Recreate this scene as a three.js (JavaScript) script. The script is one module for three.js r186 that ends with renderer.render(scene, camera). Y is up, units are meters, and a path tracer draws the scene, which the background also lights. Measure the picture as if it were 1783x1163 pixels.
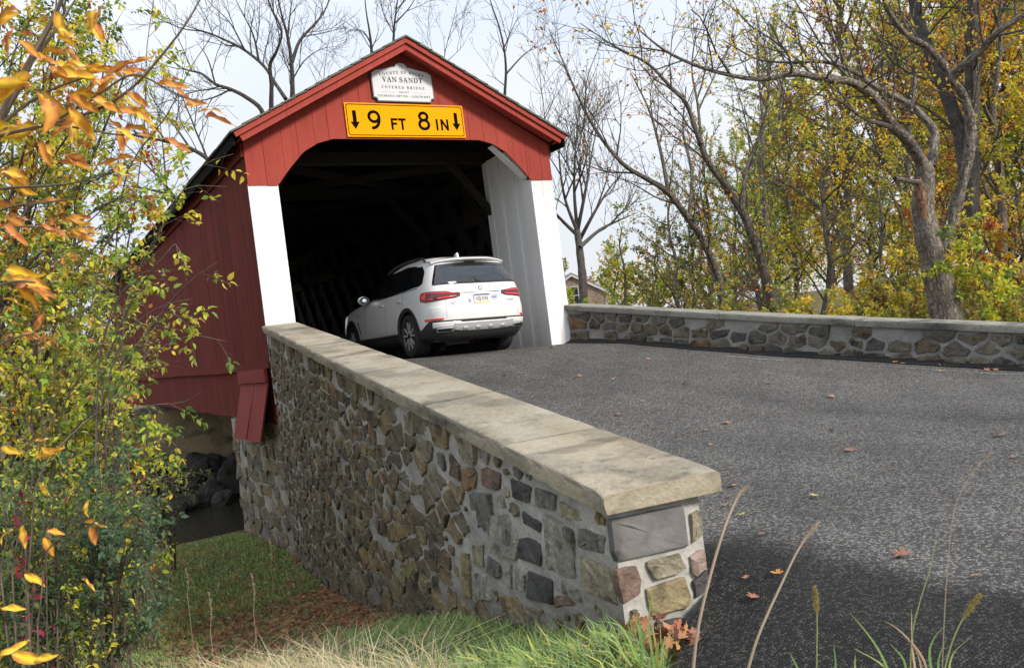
import * as THREE from 'three';
import { mergeGeometries, mergeVertices, toCreasedNormals } from 'three/addons/utils/BufferGeometryUtils.js';
import { RoundedBoxGeometry } from 'three/addons/geometries/RoundedBoxGeometry.js';
import { Brush, Evaluator, SUBTRACTION } from 'three-bvh-csg';

// ---------- camera, sky, sun, exposure ----------
const scene = new THREE.Scene();
const camera = new THREE.PerspectiveCamera(42.98, 1024 / 667, 0.05, 900);
camera.position.set(-5.970, 0.216, 12.549);
camera.rotation.order = 'YXZ';
camera.rotation.set(0.0006, -0.5344, -0.1279);
camera.focus = 9; camera.userData.fStop = 9;
const renderer = new THREE.WebGLRenderer({ antialias: true });
renderer.toneMapping = THREE.LinearToneMapping;
renderer.toneMappingExposure = 1.25;
renderer.shadowMap.enabled = true;
const sun = new THREE.DirectionalLight(0xfff6e9, 3.3);
sun.position.set(16, 24, 36);
sun.castShadow = true; sun.shadow.radius = 20;
Object.assign(sun.shadow.camera, { left: -30, right: 30, top: 30, bottom: -30, near: 1, far: 120 });
sun.shadow.mapSize.set(4096, 4096);
scene.add(sun); scene.add(sun.target);

// ---------- randomness and noise ----------
function rng(seed) { let a = seed >>> 0; return () => { a = (a + 0x6D2B79F5) | 0; let t = Math.imul(a ^ (a >>> 15), 1 | a); t = (t + Math.imul(t ^ (t >>> 7), 61 | t)) ^ t; return ((t ^ (t >>> 14)) >>> 0) / 4294967296; }; }
const hash = (x, y, s) => { let h = Math.imul(x, 374761393) + Math.imul(y, 668265263) + Math.imul(s, 1274126177); h = Math.imul(h ^ (h >>> 13), 1274126177); return ((h ^ (h >>> 16)) >>> 0) / 4294967296; };
const mod = (a, n) => ((a % n) + n) % n;
function vnoise(x, y, s = 1, px = 0, py = 0) {           // value noise, tiling when px, py are set
  const xi = Math.floor(x), yi = Math.floor(y), xf = x - xi, yf = y - yi;
  const u = xf * xf * (3 - 2 * xf), v = yf * yf * (3 - 2 * yf);
  const X = px ? mod(xi, px) : xi, X1 = px ? mod(xi + 1, px) : xi + 1, Y = py ? mod(yi, py) : yi, Y1 = py ? mod(yi + 1, py) : yi + 1;
  const a = hash(X, Y, s), b = hash(X1, Y, s), c = hash(X, Y1, s), d = hash(X1, Y1, s);
  return a + (b - a) * u + (c - a) * v + (a - b - c + d) * u * v;
}
function fbm(x, y, s, oct = 4, px = 0, py = 0) { let r = 0, a = 0.5, n = 0; for (let i = 0; i < oct; i++) { r += a * vnoise(x, y, s + i * 17, px, py); n += a; a *= 0.5; x *= 2; y *= 2; px *= 2; py *= 2; } return r / n; }
const clamp = (x, a = 0, b = 1) => Math.min(b, Math.max(a, x));
const lerp = (a, b, t) => a + (b - a) * t;
const smooth = (a, b, x) => { const t = clamp((x - a) / (b - a)); return t * t * (3 - 2 * t); };
function interp(pts, x) { if (x <= pts[0][0]) return pts[0][1]; for (let i = 1; i < pts.length; i++) if (x <= pts[i][0]) { const t = (x - pts[i - 1][0]) / (pts[i][0] - pts[i - 1][0]); return lerp(pts[i - 1][1], pts[i][1], t); } return pts[pts.length - 1][1]; }
const V = (x, y, z) => new THREE.Vector3(x, y, z);

// ---------- sky ----------
{
  const w = 1024, h = 512, d = new Float32Array(w * h * 4);
  for (let j = 0; j < h; j++) {
    const el = ((j + 0.5) / h - 0.5) * Math.PI, e = Math.max(0, Math.sin(el));
    for (let i = 0; i < w; i++) {
      const az = (i / w) * 2 * Math.PI;
      const qx = Math.cos(az) * Math.cos(el), qz = Math.sin(az) * Math.cos(el), k = 1 / (e + 0.25);
      const c = clamp(fbm(qx * k * 1.5 + 31.3, qz * k * 1.5 + 17.1, 5, 5) * 1.9 - 0.42);
      const cl = 0.40 + 0.60 * c;
      const br = [0.47, 0.64, 0.93], wh = [0.92, 0.945, 0.985];
      const hz = Math.pow(1 - e, 5), o = (j * w + i) * 4;
      for (let q = 0; q < 3; q++) { let v = lerp(br[q], wh[q], cl); v = lerp(v, [0.86, 0.91, 0.97][q], hz * 0.8); d[o + q] = v * 0.80 * (0.92 + 0.6 * e); }
      d[o + 3] = 1;
      if (el <= 0) { d[o] = 0.12; d[o + 1] = 0.12; d[o + 2] = 0.10; }
    }
  }
  const t = new THREE.DataTexture(d, w, h, THREE.RGBAFormat, THREE.FloatType);
  t.mapping = THREE.EquirectangularReflectionMapping; t.magFilter = THREE.LinearFilter; t.minFilter = THREE.LinearFilter; t.needsUpdate = true;
  scene.background = t; scene.environment = t;
}

// ---------- objects, names, labels ----------
const names = {};
function numbered(n) { const k = (names[n] = (names[n] ?? -1) + 1); return k ? n + '_' + String(k).padStart(3, '0') : n; }
function tag(o, label, category, group, kind) { if (label) o.userData.label = label; if (category) o.userData.category = category; if (group) o.userData.group = group; if (kind) o.userData.kind = kind; return o; }
function thing(name, label, category, pos = [0, 0, 0], turn = 0, group) {
  const o = new THREE.Group(); o.name = numbered(name); o.position.set(...pos); o.rotation.y = turn; scene.add(o); return tag(o, label, category, group);
}
function obj(name, geo, mat, parent = scene) {
  const g = Array.isArray(geo) ? (geo.length === 1 ? geo[0] : mergeGeometries(geo.map((x) => { const y = x.index ? x.toNonIndexed() : x; for (const k of Object.keys(y.attributes)) if (!['position', 'normal', 'uv'].includes(k)) y.deleteAttribute(k); return y; }))) : geo;
  const m = new THREE.Mesh(g, mat); m.name = parent === scene ? numbered(name) : name; m.castShadow = m.receiveShadow = true; parent.add(m); return m;
}
function struct(name, geo, mat) { const m = obj(name, geo, mat); m.userData.kind = 'structure'; return m; }

// metres as uv, by the dominant normal
function muv(g, sc = 1, ox = 0, oy = 0) {
  const p = g.attributes.position, n = g.attributes.normal, uv = new Float32Array(p.count * 2);
  for (let i = 0; i < p.count; i++) {
    const ax = Math.abs(n.getX(i)), ay = Math.abs(n.getY(i)), az = Math.abs(n.getZ(i));
    let a, b;
    if (ay >= ax && ay >= az) { a = p.getX(i); b = p.getZ(i); } else if (ax >= az) { a = p.getZ(i); b = p.getY(i); } else { a = p.getX(i); b = p.getY(i); }
    uv[2 * i] = a * sc + ox; uv[2 * i + 1] = b * sc + oy;
  }
  g.setAttribute('uv', new THREE.BufferAttribute(uv, 2)); return g;
}
function box(x0, x1, y0, y1, z0, z1) { const g = new THREE.BoxGeometry(x1 - x0, y1 - y0, z1 - z0); g.translate((x0 + x1) / 2, (y0 + y1) / 2, (z0 + z1) / 2); return g; }
function beam(a, b, w, h, up = V(0, 1, 0)) {              // a bar of section w x h from a to b
  const d = b.clone().sub(a), L = d.length(); d.normalize();
  const s = new THREE.Vector3().crossVectors(up, d).normalize(), u = new THREE.Vector3().crossVectors(d, s);
  const g = new THREE.BoxGeometry(w, h, L); const c = a.clone().add(b).multiplyScalar(0.5);
  g.applyMatrix4(new THREE.Matrix4().makeBasis(s, u, d).setPosition(c)); return g;
}
function prism(pts, z0, z1, bevel = 0) {                   // polygon in xy pushed from z0 to z1
  const s = new THREE.Shape(pts.map((p) => new THREE.Vector2(p[0], p[1])));
  const g = new THREE.ExtrudeGeometry(s, { depth: z1 - z0 - 2 * bevel, bevelEnabled: bevel > 0, bevelThickness: bevel, bevelSize: bevel, bevelOffset: -bevel, bevelSegments: 1 });
  g.translate(0, 0, z0 + bevel); return g;
}

// ---------- textures ----------
function tex(w, h, fn, srgb, rep = true) {
  const d = new Uint8Array(w * h * 4);
  for (let j = 0; j < h; j++) for (let i = 0; i < w; i++) { const c = fn(i / w, j / h), o = (j * w + i) * 4; if (typeof c === 'number') d[o] = d[o + 1] = d[o + 2] = clamp(c) * 255; else { d[o] = clamp(c[0]) * 255; d[o + 1] = clamp(c[1]) * 255; d[o + 2] = clamp(c[2]) * 255; } d[o + 3] = 255; }
  const t = new THREE.DataTexture(d, w, h); t.magFilter = THREE.LinearFilter; t.minFilter = THREE.LinearMipmapLinearFilter; t.generateMipmaps = true;
  if (rep) t.wrapS = t.wrapT = THREE.RepeatWrapping; if (srgb) t.colorSpace = THREE.SRGBColorSpace; t.needsUpdate = true; return t;
}
function rep(t, x, y) { const c = t.clone(); c.repeat.set(x, y); c.needsUpdate = true; return c; }
const std = (o) => new THREE.MeshStandardMaterial({ roughness: 0.85, ...o });
const lin = (r, g, b) => new THREE.Color().setRGB(r, g, b);

// painted boards: 1 m wide, 2 m high, grain upright
const woodN = (u, v, s) => fbm(u * 48, v * 4, s, 3, 48, 4);
const woodMap = tex(512, 512, (u, v) => { const g = woodN(u, v, 3), big = fbm(u * 5, v * 3, 9, 3, 5, 3), st = smooth(0.66, 0.8, fbm(u * 90, v * 3, 21, 2, 90, 3)); return 0.90 + 0.13 * (g - 0.5) + 0.22 * (big - 0.5) - 0.20 * st; });
const woodBump = tex(512, 512, (u, v) => 0.5 + 0.8 * (woodN(u, v, 3) - 0.5) - 0.35 * smooth(0.64, 0.8, fbm(u * 90, v * 3, 21, 2, 90, 3)));
const woodR = rep(woodMap, 1, 0.5), woodB = rep(woodBump, 1, 0.5);
const plainMap = tex(512, 512, (u, v) => { const g = woodN(u, v, 3), big = fbm(u * 5, v * 3, 9, 3, 5, 3); return 0.95 + 0.05 * (g - 0.5) + 0.07 * (big - 0.5); });
const plainR = rep(plainMap, 1, 0.5);
// stone faces
const stoneMap = tex(512, 512, (u, v) => {
  const a = fbm(u * 6, v * 6, 41, 5, 6, 6), b = fbm(u * 30, v * 30, 47, 3, 30, 30), li = smooth(0.58, 0.72, fbm(u * 9, v * 9, 53, 4, 9, 9)), dk = smooth(0.56, 0.7, fbm(u * 7, v * 7, 59, 4, 7, 7));
  const k = 0.72 + 0.5 * (a - 0.5) + 0.35 * (b - 0.5) - 0.30 * dk; return [k + 0.22 * li, k + 0.21 * li, k * 0.97 + 0.18 * li];
});
const stoneBump = tex(512, 512, (u, v) => 0.5 * fbm(u * 10, v * 10, 61, 5, 10, 10) + 0.5 * fbm(u * 40, v * 40, 67, 2, 40, 40));
const mortarMap = tex(512, 512, (u, v) => { const a = fbm(u * 5, v * 5, 71, 5, 5, 5), b = fbm(u * 50, v * 50, 73, 2, 50, 50), w = smooth(0.55, 0.75, fbm(u * 8, v * 8, 79, 4, 8, 8)); const k = 0.74 + 0.45 * (a - 0.5) + 0.18 * (b - 0.5); return [k + 0.15 * w, k + 0.15 * w, k + 0.15 * w]; });
const concMap = tex(1024, 1024, (u, v) => {
  const a = fbm(u * 4, v * 4, 81, 5, 4, 4), b = fbm(u * 60, v * 60, 83, 3, 60, 60), st = smooth(0.52, 0.72, fbm(u * 3, v * 9, 85, 5, 3, 9)), sp = smooth(0.7, 0.8, fbm(u * 40, v * 40, 87, 2, 40, 40));
  const c = smooth(0.5, 0.68, fbm(u * 6 + 3, v * 6, 89, 5, 6, 6)); const k = 0.95 + 0.30 * (a - 0.5) + 0.28 * (b - 0.5) - 0.40 * st - 0.26 * c - 0.16 * sp; return [k, k * (0.985 + 0.015 * c), k * (0.95 + 0.04 * c)];
});
const concBump = tex(512, 512, (u, v) => 0.6 * fbm(u * 24, v * 24, 91, 4, 24, 24) + 0.4 * fbm(u * 90, v * 90, 93, 2, 90, 90));
// ---------- materials ----------
const phys = (o) => new THREE.MeshPhysicalMaterial({ specularIntensity: 0.3, ...o });
const M = {
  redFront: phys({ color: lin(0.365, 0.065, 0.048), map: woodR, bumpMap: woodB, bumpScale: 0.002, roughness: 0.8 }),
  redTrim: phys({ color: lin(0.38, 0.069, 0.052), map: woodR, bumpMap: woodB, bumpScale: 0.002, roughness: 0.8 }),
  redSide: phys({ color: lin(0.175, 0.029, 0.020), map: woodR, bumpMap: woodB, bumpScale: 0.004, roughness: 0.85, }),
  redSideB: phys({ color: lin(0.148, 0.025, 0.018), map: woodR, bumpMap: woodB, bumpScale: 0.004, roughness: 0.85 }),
  redPatch: phys({ color: lin(0.30, 0.052, 0.045), map: woodR, bumpMap: woodB, bumpScale: 0.004, roughness: 0.7 }),
  white: std({ color: lin(0.80, 0.80, 0.80), map: plainR, bumpMap: woodB, bumpScale: 0.002, roughness: 0.6 }),
  whiteWing: std({ color: lin(0.78, 0.78, 0.78), map: plainR, bumpMap: woodB, bumpScale: 0.002, roughness: 0.65 }),
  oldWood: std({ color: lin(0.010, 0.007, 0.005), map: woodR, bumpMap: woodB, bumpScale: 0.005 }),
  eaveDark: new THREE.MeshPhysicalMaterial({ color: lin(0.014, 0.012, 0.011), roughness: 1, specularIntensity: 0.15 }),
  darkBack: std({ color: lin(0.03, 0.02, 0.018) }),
  shingle: std({ color: lin(0.15, 0.145, 0.125), map: woodR, bumpMap: woodB, bumpScale: 0.006, roughness: 0.95 }),
  mortar: std({ color: lin(0.43, 0.415, 0.385), map: mortarMap, bumpMap: stoneBump, bumpScale: 0.012, roughness: 0.95, vertexColors: true }),
  mortarPale: std({ color: lin(0.52, 0.51, 0.485), map: mortarMap, bumpMap: stoneBump, bumpScale: 0.01, roughness: 0.95, vertexColors: true }),
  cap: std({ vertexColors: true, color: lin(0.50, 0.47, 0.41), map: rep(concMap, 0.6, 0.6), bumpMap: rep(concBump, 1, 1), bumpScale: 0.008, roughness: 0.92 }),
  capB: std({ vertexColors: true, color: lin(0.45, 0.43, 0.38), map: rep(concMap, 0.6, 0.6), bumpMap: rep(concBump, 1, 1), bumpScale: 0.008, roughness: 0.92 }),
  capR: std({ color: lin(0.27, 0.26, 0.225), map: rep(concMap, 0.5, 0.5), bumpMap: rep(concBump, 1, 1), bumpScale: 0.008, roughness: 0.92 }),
  concrete: std({ color: lin(0.40, 0.31, 0.19), map: rep(concMap, 0.4, 0.4), bumpMap: rep(concBump, 1, 1), bumpScale: 0.01, roughness: 0.95 }),
  metal: std({ color: lin(0.35, 0.35, 0.36), metalness: 0.9, roughness: 0.4 }),
};
const stoneTints = [[0.155, 0.118, 0.072], [0.19, 0.145, 0.085], [0.125, 0.10, 0.068], [0.17, 0.148, 0.108], [0.21, 0.165, 0.095], [0.09, 0.08, 0.068], [0.24, 0.175, 0.07], [0.18, 0.11, 0.062], [0.235, 0.21, 0.16], [0.145, 0.128, 0.10]];
const stoneMats = stoneTints.map((c) => std({ color: lin(c[0] * 1.3, c[1] * 1.29, c[2] * 1.3), map: stoneMap, bumpMap: stoneBump, bumpScale: 0.012, roughness: 0.92 }));
const namedStone = {
  slate: std({ color: lin(0.20, 0.19, 0.195), map: rep(stoneMap, 0.4, 0.4), bumpMap: stoneBump, bumpScale: 0.004 }),
  black: std({ color: lin(0.075, 0.072, 0.075), map: stoneMap, bumpMap: stoneBump, bumpScale: 0.012 }),
  streak: std({ color: lin(0.17, 0.165, 0.155), map: rep(stoneMap, 2, 0.8), bumpMap: stoneBump, bumpScale: 0.014 }),
  grey: std({ color: lin(0.30, 0.285, 0.25), map: rep(stoneMap, 1.6, 1), bumpMap: stoneBump, bumpScale: 0.012 }),
  redbrown: std({ color: lin(0.19, 0.125, 0.10), map: stoneMap, bumpMap: stoneBump, bumpScale: 0.012 }),
  tan: std({ color: lin(0.33, 0.29, 0.21), map: stoneMap, bumpMap: stoneBump, bumpScale: 0.012 }),
  ochre: std({ color: lin(0.32, 0.255, 0.145), map: stoneMap, bumpMap: stoneBump, bumpScale: 0.012 }),
  pink: std({ color: lin(0.34, 0.25, 0.225), map: stoneMap, bumpMap: stoneBump, bumpScale: 0.01 }),
};
// ---------- lie of the land ----------
const roadY = (z) => interp([[-1, 0.03], [0.2, 0.02], [1.2, -0.07], [3.9, -0.55], [6.7, -0.95], [8.2, -1.02], [9.6, -1.03], [11, -1.06], [14, -1.08], [40, -1.1]], z);
const A0 = V(-2.76, 0.81, 0), LW = 9.667, LDX = -0.11606, LDZ = 0.99324;   // left parapet: start, length, direction
const roadL = (z) => (z < 9.58 ? -2.2 + LDX / LDZ * Math.max(z, -0.1) : interp([[9.58, -3.3], [9.72, -3.60], [9.98, -3.96], [10.25, -4.12], [10.7, -4.0], [11.2, -3.5], [12, -2.8], [14, -2.2], [40, -2]], z));
const roadR = (z) => 2.66 + 0.306 * Math.max(0, z) + 0.02;
const roadH = (x, z) => { const xl = roadL(z), xr = z > 9 ? Math.max(roadR(z), 5) : roadR(z), u = clamp((x - xl) / (xr - xl)); return roadY(z) + 0.03 * Math.sin(Math.PI * u) * smooth(0, 3, z) - 0.13 * smooth(9.35, 10.0, z) * smooth(0.75, 0.0, x - xl) * smooth(11.5, 10.5, z) - (0.016 + 0.020 * smooth(5, 1, z)) * Math.max(x, -2.2) * smooth(9.4, 7, z) + 0.07 * smooth(0.36, 0.02, Math.hypot(x + 3.2, (z - 9.42) * 0.75)) * (0.7 + 0.6 * fbm(x * 9, z * 9, 128, 3)); };
const leftBase = (z) => interp([[-11, -3.3], [-7, -3.25], [-4.6, -2.95], [-2.8, -2.68], [0.6, -2.62], [3.2, -2.5], [5.7, -2.08], [7.8, -1.64], [8.8, -1.43], [9.5, -1.25], [10.3, -1.17], [11, -1.16], [12.5, -1.22], [18, -1.4], [40, -1.5]], z);
function groundY(x, z) {
  let yl = leftBase(z);
  const away = clamp((-3.2 - x) / 6);
  yl += (z > -5 ? 0.18 * away * smooth(-5, 1, z) : 0);
  yl += 0.10 * (fbm(x * 0.7 + 50, z * 0.7 + 50, 101, 3) - 0.5);
  let yr = interp([[-30, -1.8], [-12, -2.3], [-11, -2.7], [-9, -3.3], [-4, -3.3], [-2, -2.6], [4, -2.0], [12, -1.6], [40, -1.6]], z) + 0.3 * (fbm(x * 0.3 + 9, z * 0.3 + 5, 103, 3) - 0.5);
  // far bank and beyond
  if (z < -10) { const t = smooth(-10.2, -14, z); yl = lerp(-3.3, -1.3, t); yr = lerp(yr, -1.2, t * 0.8); }
  const ctr = smooth(-3.4, -2.4, x);
  let y = lerp(yl, yr, smooth(0.5, 3.5, x));
  if (x > -2.9 && z > 0) y = Math.min(y, roadY(z) - 0.25 - 1.2 * smooth(9.6, 7, z));
  if (z > 9.4) { const t = smooth(9.4, 9.9, z), inR = smooth(roadL(z) - 0.15, roadL(z) + 0.25, x); y = lerp(y, Math.min(y, roadH(x, z) - 0.07), inR * t); y = lerp(y, roadH(roadL(z), z) - 0.03, (1 - inR) * t * smooth(roadL(z) - 1.2, roadL(z) - 0.2, x)); }
  const far = Math.hypot(x + 3, z - 5);
  y += smooth(60, 220, far) * (z < 0 ? 3 : 1.0) * (0.5 + fbm(x * 0.012 + 3, z * 0.012 + 8, 107, 3));
  return y;
}
const groundMap = tex(1024, 1024, (u, v) => {
  const a = fbm(u * 8, v * 8, 111, 4, 8, 8), b = fbm(u * 90, v * 90, 113, 3, 90, 90), c = smooth(0.5, 0.62, fbm(u * 14, v * 14, 117, 4, 14, 14));
  const g = [0.20, 0.24, 0.10], br = [0.42, 0.29, 0.18], k = 0.55 + 0.9 * b * (0.6 + 0.8 * a); return [lerp(g[0], br[0], c) * k * 1.25, lerp(g[1], br[1], c) * k * 1.25, lerp(g[2], br[2], c) * k * 1.25];
}, true);
{
  const n = 300, pos = [], idx = [], uv = [], ax = Math.asinh(420 / 8);
  for (let j = 0; j <= n; j++) for (let i = 0; i <= n; i++) {
    const x = -2 + 8 * Math.sinh((i / n * 2 - 1) * ax), z = 3 + 8 * Math.sinh((j / n * 2 - 1) * ax);
    pos.push(x, groundY(x, z), z); uv.push(x / 3, z / 3);
  }
  for (let j = 0; j < n; j++) for (let i = 0; i < n; i++) { const a = j * (n + 1) + i; idx.push(a, a + n + 1, a + 1, a + 1, a + n + 1, a + n + 2); }
  const g = new THREE.BufferGeometry(); g.setAttribute('position', new THREE.Float32BufferAttribute(pos, 3)); g.setAttribute('uv', new THREE.Float32BufferAttribute(uv, 2)); g.setIndex(idx); g.computeVertexNormals();
  struct('ground', g, std({ color: lin(1.0, 0.94, 0.78), map: groundMap, bumpMap: stoneBump, bumpScale: 0.03, roughness: 1 }));
}
// stream under the bridge
{
  const g = new THREE.PlaneGeometry(140, 9); g.rotateX(-Math.PI / 2); g.translate(10, -3.0, -7.4);
  struct('stream_water', g, new THREE.MeshPhysicalMaterial({ color: lin(0.03, 0.028, 0.02), roughness: 0.12, bumpMap: rep(stoneBump, 60, 6), bumpScale: 0.01 }));
}
// ---------- asphalt ----------
const aggr = (() => {                                        // chips in a tile of 1.2 m, as cells
  const N = 86, r = rng(7), cx = new Float32Array(N * N), cy = new Float32Array(N * N), ct = new Float32Array(N * N);
  for (let i = 0; i < N * N; i++) { cx[i] = 0.15 + 0.7 * r(); cy[i] = 0.15 + 0.7 * r(); ct[i] = r(); }
  return (u, v) => { const x = u * N, y = v * N, xi = Math.floor(x), yi = Math.floor(y); let d1 = 9, d2 = 9, id = 0; for (let j = -1; j <= 1; j++) for (let i = -1; i <= 1; i++) { const k = mod(yi + j, N) * N + mod(xi + i, N), dx = xi + i + cx[k] - x, dy = yi + j + cy[k] - y, d = dx * dx + dy * dy; if (d < d1) { d2 = d1; d1 = d; id = k; } else if (d < d2) d2 = d; } return [Math.sqrt(d2) - Math.sqrt(d1), ct[id]]; };
})();
const aspA = [];
const aspMap = tex(1024, 1024, (u, v) => { const [e, t] = aggr(u, v); const big = fbm(u * 5, v * 5, 121, 4, 5, 5); aspA.push(e, t); const k = (0.18 + 0.90 * Math.pow(t, 2.3)) * smooth(0.0, 0.25, e) + 0.07; const s = k * (0.80 + 0.4 * big); return t > 0.93 ? [s * 1.05, s * 0.92, s * 0.78] : [s, s * 0.99, s * 0.985]; });
let qa = 0;
const aspBump = tex(1024, 1024, () => { const e = aspA[qa++], t = aspA[qa++]; return smooth(0, 0.4, e) * (0.55 + 0.45 * t); });
M.asphalt = phys({ specularIntensity: 0.5, color: lin(0.31, 0.30, 0.288), map: aspMap, bumpMap: aspBump, bumpScale: 0.006, roughness: 0.88, vertexColors: true });
M.newAsphalt = std({ color: lin(0.125, 0.123, 0.124), map: aspMap, bumpMap: aspBump, bumpScale: 0.009, roughness: 0.8 });
function sheet(rows, cols, fn) {
  const pos = [], uv = [], idx = [], col = [];
  for (let j = 0; j <= rows; j++) for (let i = 0; i <= cols; i++) { const p = fn(i / cols, j / rows); pos.push(p[0], p[1], p[2]); uv.push(p[0] / 1.2, p[2] / 1.2); const c = p[3] ?? 1; col.push(c, c, c); }
  for (let j = 0; j < rows; j++) for (let i = 0; i < cols; i++) { const a = j * (cols + 1) + i; idx.push(a, a + cols + 1, a + 1, a + 1, a + cols + 1, a + cols + 2); }
  const g = new THREE.BufferGeometry(); g.setAttribute('position', new THREE.Float32BufferAttribute(pos, 3)); g.setAttribute('uv', new THREE.Float32BufferAttribute(uv, 2)); g.setAttribute('color', new THREE.Float32BufferAttribute(col, 3)); g.setIndex(idx); g.computeVertexNormals(); return g;
}
struct('road', sheet(300, 110, (u, v) => {
  const z = -0.3 + 30 * v * (0.4 + 0.6 * v), xl = roadL(z), xr = z > 9 ? Math.max(roadR(z), 5) : roadR(z), x = lerp(xl, xr, u);
  let c = 0.92 + 0.35 * (fbm(x * 0.5 + 4, z * 0.35 + 2, 131, 4) - 0.5) + 0.18 * (fbm(x * 3, z * 3, 133, 3) - 0.5);
  const tr = (x0, w) => smooth(w, 0, Math.abs(x - x0 - 0.04 * z + 0.25 * (fbm(z * 0.4, x0, 137, 2) - 0.5)));
  c *= 1 - 0.26 * tr(0.75, 0.5) * smooth(3, 6, z) - 0.10 * tr(-0.9, 0.45) - 0.12 * smooth(0.55, 0.7, fbm(x * 0.35 + 20, z * 0.7 + 11, 135, 3));   // wheel tracks and oil
  c *= 1 + 0.16 * smooth(0.45, 0.6, fbm(x * 1.1, z * 0.6 + 3, 139, 3)) * smooth(5, 8, z);
  c *= 1 - 0.42 * smooth(0.45, 0.15, Math.hypot(x + 3.15, (z - 9.4) * 0.8) + 0.15 * (fbm(x * 6, z * 6, 129, 3) - 0.5));
  // newer, darker asphalt along the verge past the wall end
  const e = x + 0.55 * (fbm(x * 1.6 + 3, z * 1.6, 123, 4) - 0.5) + 0.10 * (fbm(x * 14, z * 14, 124, 2) - 0.5); c *= 1 - 0.74 * smooth(-2.55, -2.87, e) * smooth(8.9, 9.25, z + 0.3 * (fbm(x * 4, z * 4, 126, 2) - 0.5));
  return [x, roadH(x, z), z, c];
}), M.asphalt);
const rwx = (z) => 2.66 + 0.306 * z;                       // face of the right parapet
{ // black asphalt fillet along the foot of the right wall
  const r = rng(3); const rag = []; for (let i = 0; i < 200; i++) rag.push(r());
  struct('asphalt_berm', sheet(120, 6, (u, v) => { const z = -0.15 + 11 * v, k = Math.floor(v * 110), w = 0.15 + 0.06 * lerp(rag[k], rag[k + 1], v * 110 - k), x = rwx(z) + 0.02 - w * u; return [x, roadH(x, z) + 0.012 + 0.07 * Math.pow(1 - u, 1.6) * (0.8 + 0.4 * fbm(z * 2, 3, 5, 2)), z, 1]; }), std({ color: lin(0.05, 0.05, 0.052), map: aspMap, bumpMap: aspBump, bumpScale: 0.006, roughness: 0.75 }));
  // worn white edge line
  const wl = std({ color: lin(0.55, 0.55, 0.53), map: aspMap, roughness: 0.9 });
  const gs = []; for (const [z0, z1, w] of [[3.3, 4.15, 0.07], [5.3, 6.3, 0.035], [6.45, 8.2, 0.05], [8.6, 9.6, 0.05]]) gs.push(sheet(30, 2, (u, v) => { const z = lerp(z0, z1, v), x = rwx(z) - 0.52 - w * (u + 0.4 * (fbm(z * 9, u * 3, 8, 2) - 0.5)); const xl = roadL(z), uu = clamp((x - xl) / (roadR(z) - xl)); return [x, roadH(x, z) + 0.006, z]; }));
  struct('edge_line', gs, wl);
}
// ---------- rubble masonry ----------
// cut a cell out of the plane by bisectors with its neighbours
function voronoi(seeds, bound, anis = 1) {
  return seeds.map(([sx, sy], i) => {
    let poly = bound(sx, sy);
    for (let j = 0; j < seeds.length; j++) {
      if (j === i) continue; const [tx, ty] = seeds[j]; const dx = (tx - sx) * anis, dy = ty - sy; if (dx * dx + dy * dy > 1.2) continue;
      const mx = (sx + tx) / 2, my = (sy + ty) / 2, out = [];
      for (let k = 0; k < poly.length; k++) {
        const a = poly[k], b = poly[(k + 1) % poly.length], f = (p) => (p[0] - mx) * dx * anis + (p[1] - my) * dy, fa = f(a), fb = f(b);
        if (fa <= 0) out.push(a); if (fa * fb < 0) { const t = fa / (fa - fb); out.push([lerp(a[0], b[0], t), lerp(a[1], b[1], t)]); }
      }
      poly = out; if (poly.length < 3) break;
    }
    return poly;
  });
}
function area(p) { let a = 0; for (let i = 0; i < p.length; i++) { const q = p[(i + 1) % p.length]; a += p[i][0] * q[1] - q[0] * p[i][1]; } return a / 2; }
function centre(p) { let x = 0, y = 0; for (const q of p) { x += q[0]; y += q[1]; } return [x / p.length, y / p.length]; }
function inside(p, x, y) { let c = false; for (let i = 0, j = p.length - 1; i < p.length; j = i++) if ((p[i][1] > y) !== (p[j][1] > y) && x < (p[j][0] - p[i][0]) * (y - p[i][1]) / (p[j][1] - p[i][1]) + p[i][0]) c = !c; return c; }
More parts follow.
